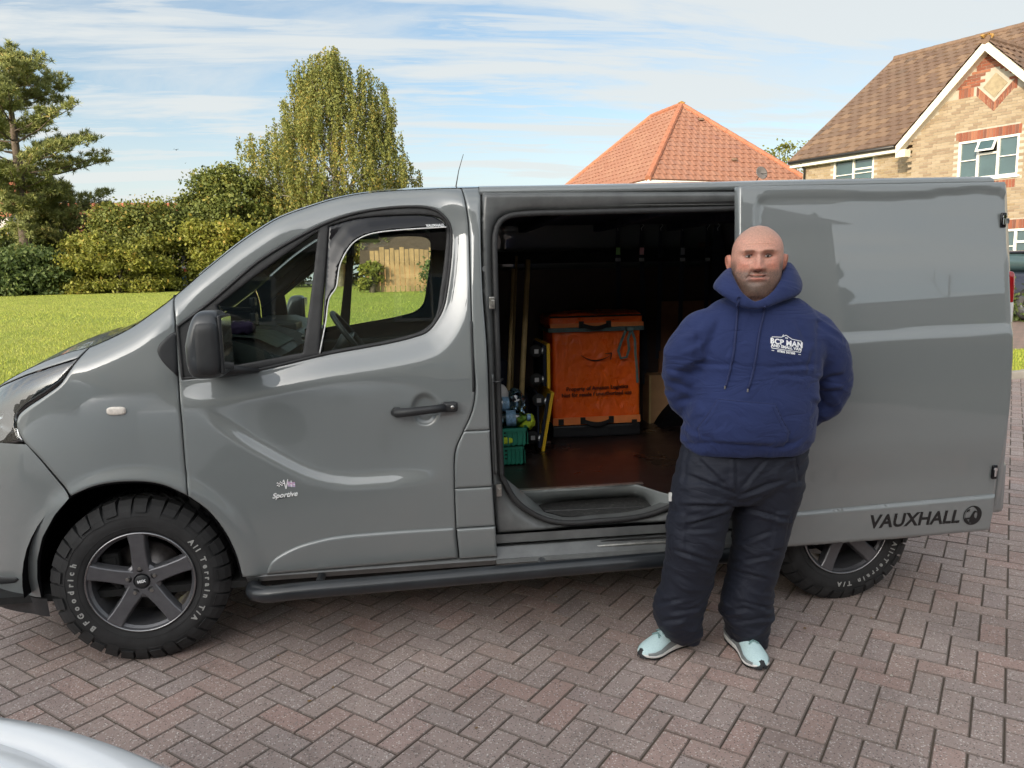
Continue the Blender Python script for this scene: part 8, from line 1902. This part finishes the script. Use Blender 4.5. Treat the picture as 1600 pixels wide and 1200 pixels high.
# ---- parked dark car by the brick house, only its roof line shows behind the van
def small_car(root, L, Wd, H, M_, paint, glass='house_glass', wheels=True):
    st_ = [(-L/2, .30, .62, .78), (-L/2+.12, .26, .82, .88), (-L*.30, .22, .93, .95), (-L*.12, .2, .98, 1.), (L*.12, .2, 1.0, 1.), (L*.34, .22, .98, .97), (L/2-.10, .28, .86, .9), (L/2, .34, .66, .8)]
    q = MB(); rings = []
    for x, z0, z1, w_ in st_:
        h = Wd/2*w_; rings.append([tuple(M_@Vector(p)) for p in ((x, -h*.93, z0), (x, -h, z0+.12), (x, -h, (z0+z1)/2+.05), (x, -h*.94, z1-.03), (x, -h*.7, z1+.012), (x, 0, z1+.03), (x, h*.7, z1+.012), (x, h*.94, z1-.03), (x, h, (z0+z1)/2+.05), (x, h, z0+.12), (x, h*.93, z0))])
    q.loft(rings); put('body', apply_mods(fixn(q.me(True)), ('SUBSURF', dict(levels=2))), paint, root)
    q = MB(); rings = []
    for x, z1, w_ in ((-L*.20, .96, .84), (-L*.06, H-.10, .70), (L*.02, H, .68), (L*.22, H-.01, .68), (L*.36, H-.12, .68), (L*.44, .97, .82)):
        h = Wd/2*w_; rings.append([tuple(M_@Vector(p)) for p in ((x, -Wd/2*.88, .93), (x, -h, z1-.04), (x, -h*.8, z1), (x, 0, z1+.02), (x, h*.8, z1), (x, h, z1-.04), (x, Wd/2*.88, .93))])
    q.loft(rings); put('cabin_glass', apply_mods(fixn(q.me(True)), ('SUBSURF', dict(levels=1))), glass, root)
    q = MB(); rings = [[tuple(M_@Vector(p)) for p in ((x, -Wd/2*w_, H-.01+dz), (x, -Wd/2*w_*.8, H+.025+dz), (x, 0, H+.04+dz), (x, Wd/2*w_*.8, H+.025+dz), (x, Wd/2*w_, H-.01+dz), (x, 0, H-.03+dz))] for x, w_, dz in ((-L*.03, .62, -.03), (L*.05, .66, 0), (L*.25, .66, -.005), (L*.34, .62, -.06))]; q.loft(rings); q.put('roof', paint, root, smooth=True)
    for sx in (-L*.31, L*.31):
        for sy in (-1, 1):
            q = MB(); c = M_@Vector((sx, sy*(Wd/2-.11), .31)); ax_ = (M_.to_3x3()@Vector((0, sy, 0))); q.lathe([(0, .10), (.20, .10), (.22, .11), (.30, .10), (.31, .06), (.31, -.08), (.2, -.1)], tuple(c), tuple(ax_), 28); wo = q.put('wheel', 'tyre', root, smooth=True)
            q = MB(); q.lathe([(0, .085), (.06, .085), (.07, .112), (.20, .108), (.21, .10)], tuple(c), tuple(ax_), 28); q.put('rim', 'rim', wo, smooth=True)
MT['car_dark'] = simple('dark_blue_car_paint', (.012, .014, .03), .3, 0, 1, .1)
cp_ = plan_pt(1560, 17.5); cg = float(GZ(*cp_)); pc_ = empty('parked_car', (float(cp_[0]), float(cp_[1]), cg), 'dark blue parked car half hidden behind the tail of the van', 'car')
small_car(pc_, 4.2, 1.72, 1.42, Matrix.Translation((cp_[0], cp_[1], cg))@Matrix.Rotation(math.radians(100), 4, 'Z')@Matrix.Scale(-1, 4, (1, 0, 0)), 'car_dark')
for k_, (uu_, dd_, rr_) in enumerate(((1588, 16.4, .35), (1602, 17.4, .45))):
    c = plan_pt(uu_, dd_); gzz = float(GZ(*c)); e = empty('garden_shrub', (float(c[0]), float(c[1]), gzz), ('small clipped shrub in front of the brick house, nearer the van', 'small clipped shrub in front of the brick house, at the frame edge')[k_], 'shrub')
    limbs(e, (c[0], c[1], gzz), .4, .03, [(c[0]+.2, c[1], gzz+.5), (c[0]-.2, c[1], gzz+.4)], 'bark'); P_ = np.array([c[0], c[1], gzz+rr_])+rng.normal(0, 1, (3000, 3))*rr_*.5; P_ = P_[P_[:, 2] > gzz]; leaves('crown', P_, .05, 'lf_dark', e)
# ---- white car whose bonnet corner shows bottom left
Mw = Mat('white_car_paint', (.88, .89, .90), .35, 0, 1.0, .5, .03); Mw.vary(2, .03); MT['car_white'] = Mw.m
wc = empty('white_car', (-1.1, -2.42, 0), 'white car whose bonnet corner fills the bottom left of the view', 'car')
cyc = -2.44; xs0, xn_ = -.5, 1.08
def wc_z(u, e):      # bonnet height by distance back from the nose, falling to the wing edge
    return .70+.17*ss(u, 0, 1)*1.0-.11*e**3.5
rows = []; 
for i in range(40):
    s_ = i/39; e = s_                      # rings from the bonnet centre out to the edge and down the side
rings = []
NP = 56
def plan_ring(k, x_front, hw):
    P_ = []
    for j in range(NP+1):
        t = -math.pi/2+math.pi*j/NP; c, s2 = math.cos(t), math.sin(t); ex = 2/3.45; ey = 2/2.
        P_.append((xs0+(x_front-xs0)*abs(c)**ex, cyc+hw*np.sign(s2)*abs(s2)**1.0))
    return P_
for k_, (sc_, z) in enumerate(((.03, .88), (.3, .877), (.55, .867), (.72, .853), (.80, .845), (.84, .841), (.846, .830), (.854, .830), (.86, .840), (.93, .815), (.975, .768), (.995, .715), (1.0, .62), (1.0, .50), (.995, .35), (.97, .22))):
    pr = plan_ring(k_, xs0+(xn_-xs0)*(sc_ if sc_ < .95 else sc_), .88*sc_ if sc_ < 1 else .88)
    rings.append([(x, y, z-.13*max(0, (x-xs0)/(xn_-xs0))**2.2*(1 if z > .6 else 0)*min(1, 1.0)) for x, y in pr])
wb = MB().loft(rings, closed=False, cap=False); put('bonnet', fixn(wb.me(True)), 'car_white', wc)
M_ = Matrix.Translation((-2.35, cyc, 0)); q = MB(); rings = []
for x, z0, z1, w_ in ((-2.35, .34, .80, .86), (-2.28, .26, .95, .95), (-1.6, .22, .98, .99), (0, .22, .96, 1.), (1.1, .22, .90, 1.), (1.90, .22, .872, 1.)):
    h = .88*w_; rings.append([tuple(M_@Vector(p)) for p in ((x, -h*.95, z0), (x, -h, z0+.2), (x, -h, .62), (x, -h*.97, z1-.12), (x, -h*.82, z1-.02), (x, 0, z1), (x, h*.82, z1-.02), (x, h*.97, z1-.12), (x, h, .62), (x, h, z0+.2), (x, h*.95, z0))])
q.loft(rings); q.put('body', 'car_white', wc, smooth=True)
q = MB(); rings = []
for x, z1, w_ in ((.95, .92, .80), (.35, 1.36, .66), (0, 1.46, .64), (-1.2, 1.47, .63), (-1.9, 1.38, .62), (-2.2, .98, .74)):
    h = .88*w_; rings.append([tuple(M_@Vector(p)) for p in ((x, -.80, .90), (x, -h, z1-.05), (x, -h*.8, z1), (x, 0, z1+.02), (x, h*.8, z1), (x, h, z1-.05), (x, .80, .90))])
q.loft(rings); q.put('cabin_glass', 'house_glass', wc, smooth=True)
q = MB(); q.loft([[tuple(M_@Vector(p)) for p in ((x, -.56, z), (x, -.4, z+.035), (x, 0, z+.05), (x, .4, z+.035), (x, .56, z), (x, 0, z-.02))] for x, z in ((.15, 1.43), (-.2, 1.475), (-1.2, 1.485), (-1.75, 1.43))]); q.put('roof', 'car_white', wc, smooth=True)
q = MB(); q.box((.55, cyc-.80, .60), (.80, cyc-.45, .70), bev=.04); q.put('headlight', 'clear', wc, smooth=True); q = MB(); q.box((.55, cyc+.45, .55), (.78, cyc+.72, .66), bev=.04); q.put('headlight', 'clear', wc, smooth=True)
for x in (.12, -3.85):
    for sy in (-1, 1):
        q = MB(); c = (x, cyc+sy*.77, .31); q.lathe([(0, .10), (.20, .10), (.22, .115), (.30, .10), (.31, .06), (.31, -.08), (.2, -.1)], c, (0, sy, 0), 28); wo = q.put('wheel', 'tyre', wc, smooth=True); q = MB(); q.lathe([(0, .085), (.06, .085), (.07, .112), (.20, .108), (.21, .10)], c, (0, sy, 0), 28); q.put('rim', 'rim', wo, smooth=True)
# ================================================================== behind the camera: the houses and bare tree mirrored in the paint and shading the drive
MT['back_brick'] = simple('buff_wall', (.48, .42, .33), .9, 0, 0, .15, 3)
far_house((-2.0, -11.5), 24.4, 9.5, 5.7, 7.9, math.pi, 'long brick house across the drive, behind the viewer', 7, nm='near_house', wall='back_brick', roof='far_brown')
far_house((24., -30.), 22, 9, 5.2, 8.8, math.pi+.25, 'brick house farther down the road behind the viewer', 5, nm='near_house', wall='back_brick', roof='far_brown')
far_house((52., -34.), 20, 9, 5.2, 8.4, math.pi+.1, 'farthest brick house down the road behind the viewer', 5, nm='near_house', wall='back_brick', roof='far_brown')
bt = empty('bare_tree', (18.5, -19., 0), 'leafless street tree standing by the road behind the viewer', 'tree')
q = MB()
def branch(p, d, L, r, dep_):
    p = Vector(p); d = Vector(d).normalized(); m1_ = p+d*L*.5+Vector(rng.normal(0, .05*L, 3)); e = p+d*L+Vector(rng.normal(0, .08*L, 3)); q.tube([p, m1_, e], [r, r*.8, r*.6], 5, cap=False)
    if dep_ == 0: return
    for _ in range(3 if dep_ > 1 else 4):
        nd = (d+Vector(rng.normal(0, .48, 3))+Vector((0, 0, .12))).normalized(); branch(e if rng.random() < .6 else m1_, nd, L*rng.uniform(.6, .82), r*.58, dep_-1)
branch((18.5, -19., -.2), (0, 0, 1), 2.3, .13, 5); q.put('trunk', 'bark', bt, smooth=True)

# conifer at the end of the near house and a far belt of trees down the road, seen only in the paint
cf = empty('conifer', (11.0, -13.5, 0), 'dark conifer at the end of the long house behind the viewer', 'tree')
limbs(cf, (11.0, -13.5, 0), 6.2, .16, [(11.0+1.2*math.cos(a), -13.5+1.2*math.sin(a), 1.5+.35*a) for a in np.linspace(0, 12, 26)], 'bark')
zz_c = rng.uniform(.8, 6.6, 16000); rr_c = (6.9-zz_c)/6*1.7*(.35+.65*np.abs(np.sin(zz_c*5.2)))*rng.random(16000)**.4; aa_c = rng.uniform(0, 2*math.pi, 16000)
leaves('crown', np.stack([11.0+rr_c*np.cos(aa_c), -13.5+rr_c*np.sin(aa_c), zz_c], 1), .11, 'lf_dark', cf)
for (x_, y_, r_, h_, lb) in ((31., -26., 4.2, 7.2, 'broad dark tree down the road behind the viewer, nearer one'), (44., -33., 5., 8.6, 'broad dark tree down the road behind the viewer, farther one')):
    e = empty('broadleaf_tree', (x_, y_, 0), lb, 'tree'); limbs(e, (x_, y_, 0), h_*.8, .25, [(x_+r_*.6*math.cos(a), y_+r_*.6*math.sin(a), h_*.6) for a in np.linspace(0, 6, 14)], 'bark')
    c_ = np.array([(x_+r_*.75*rng.normal()*.6, y_+r_*.75*rng.normal()*.6, h_*.62+h_*.16*rng.normal()) for _ in range(60)]); leaves('crown', np.concatenate([c+rng.normal(0, .55, (160, 3)) for c in c_]), .3, 'lf_bush', e)
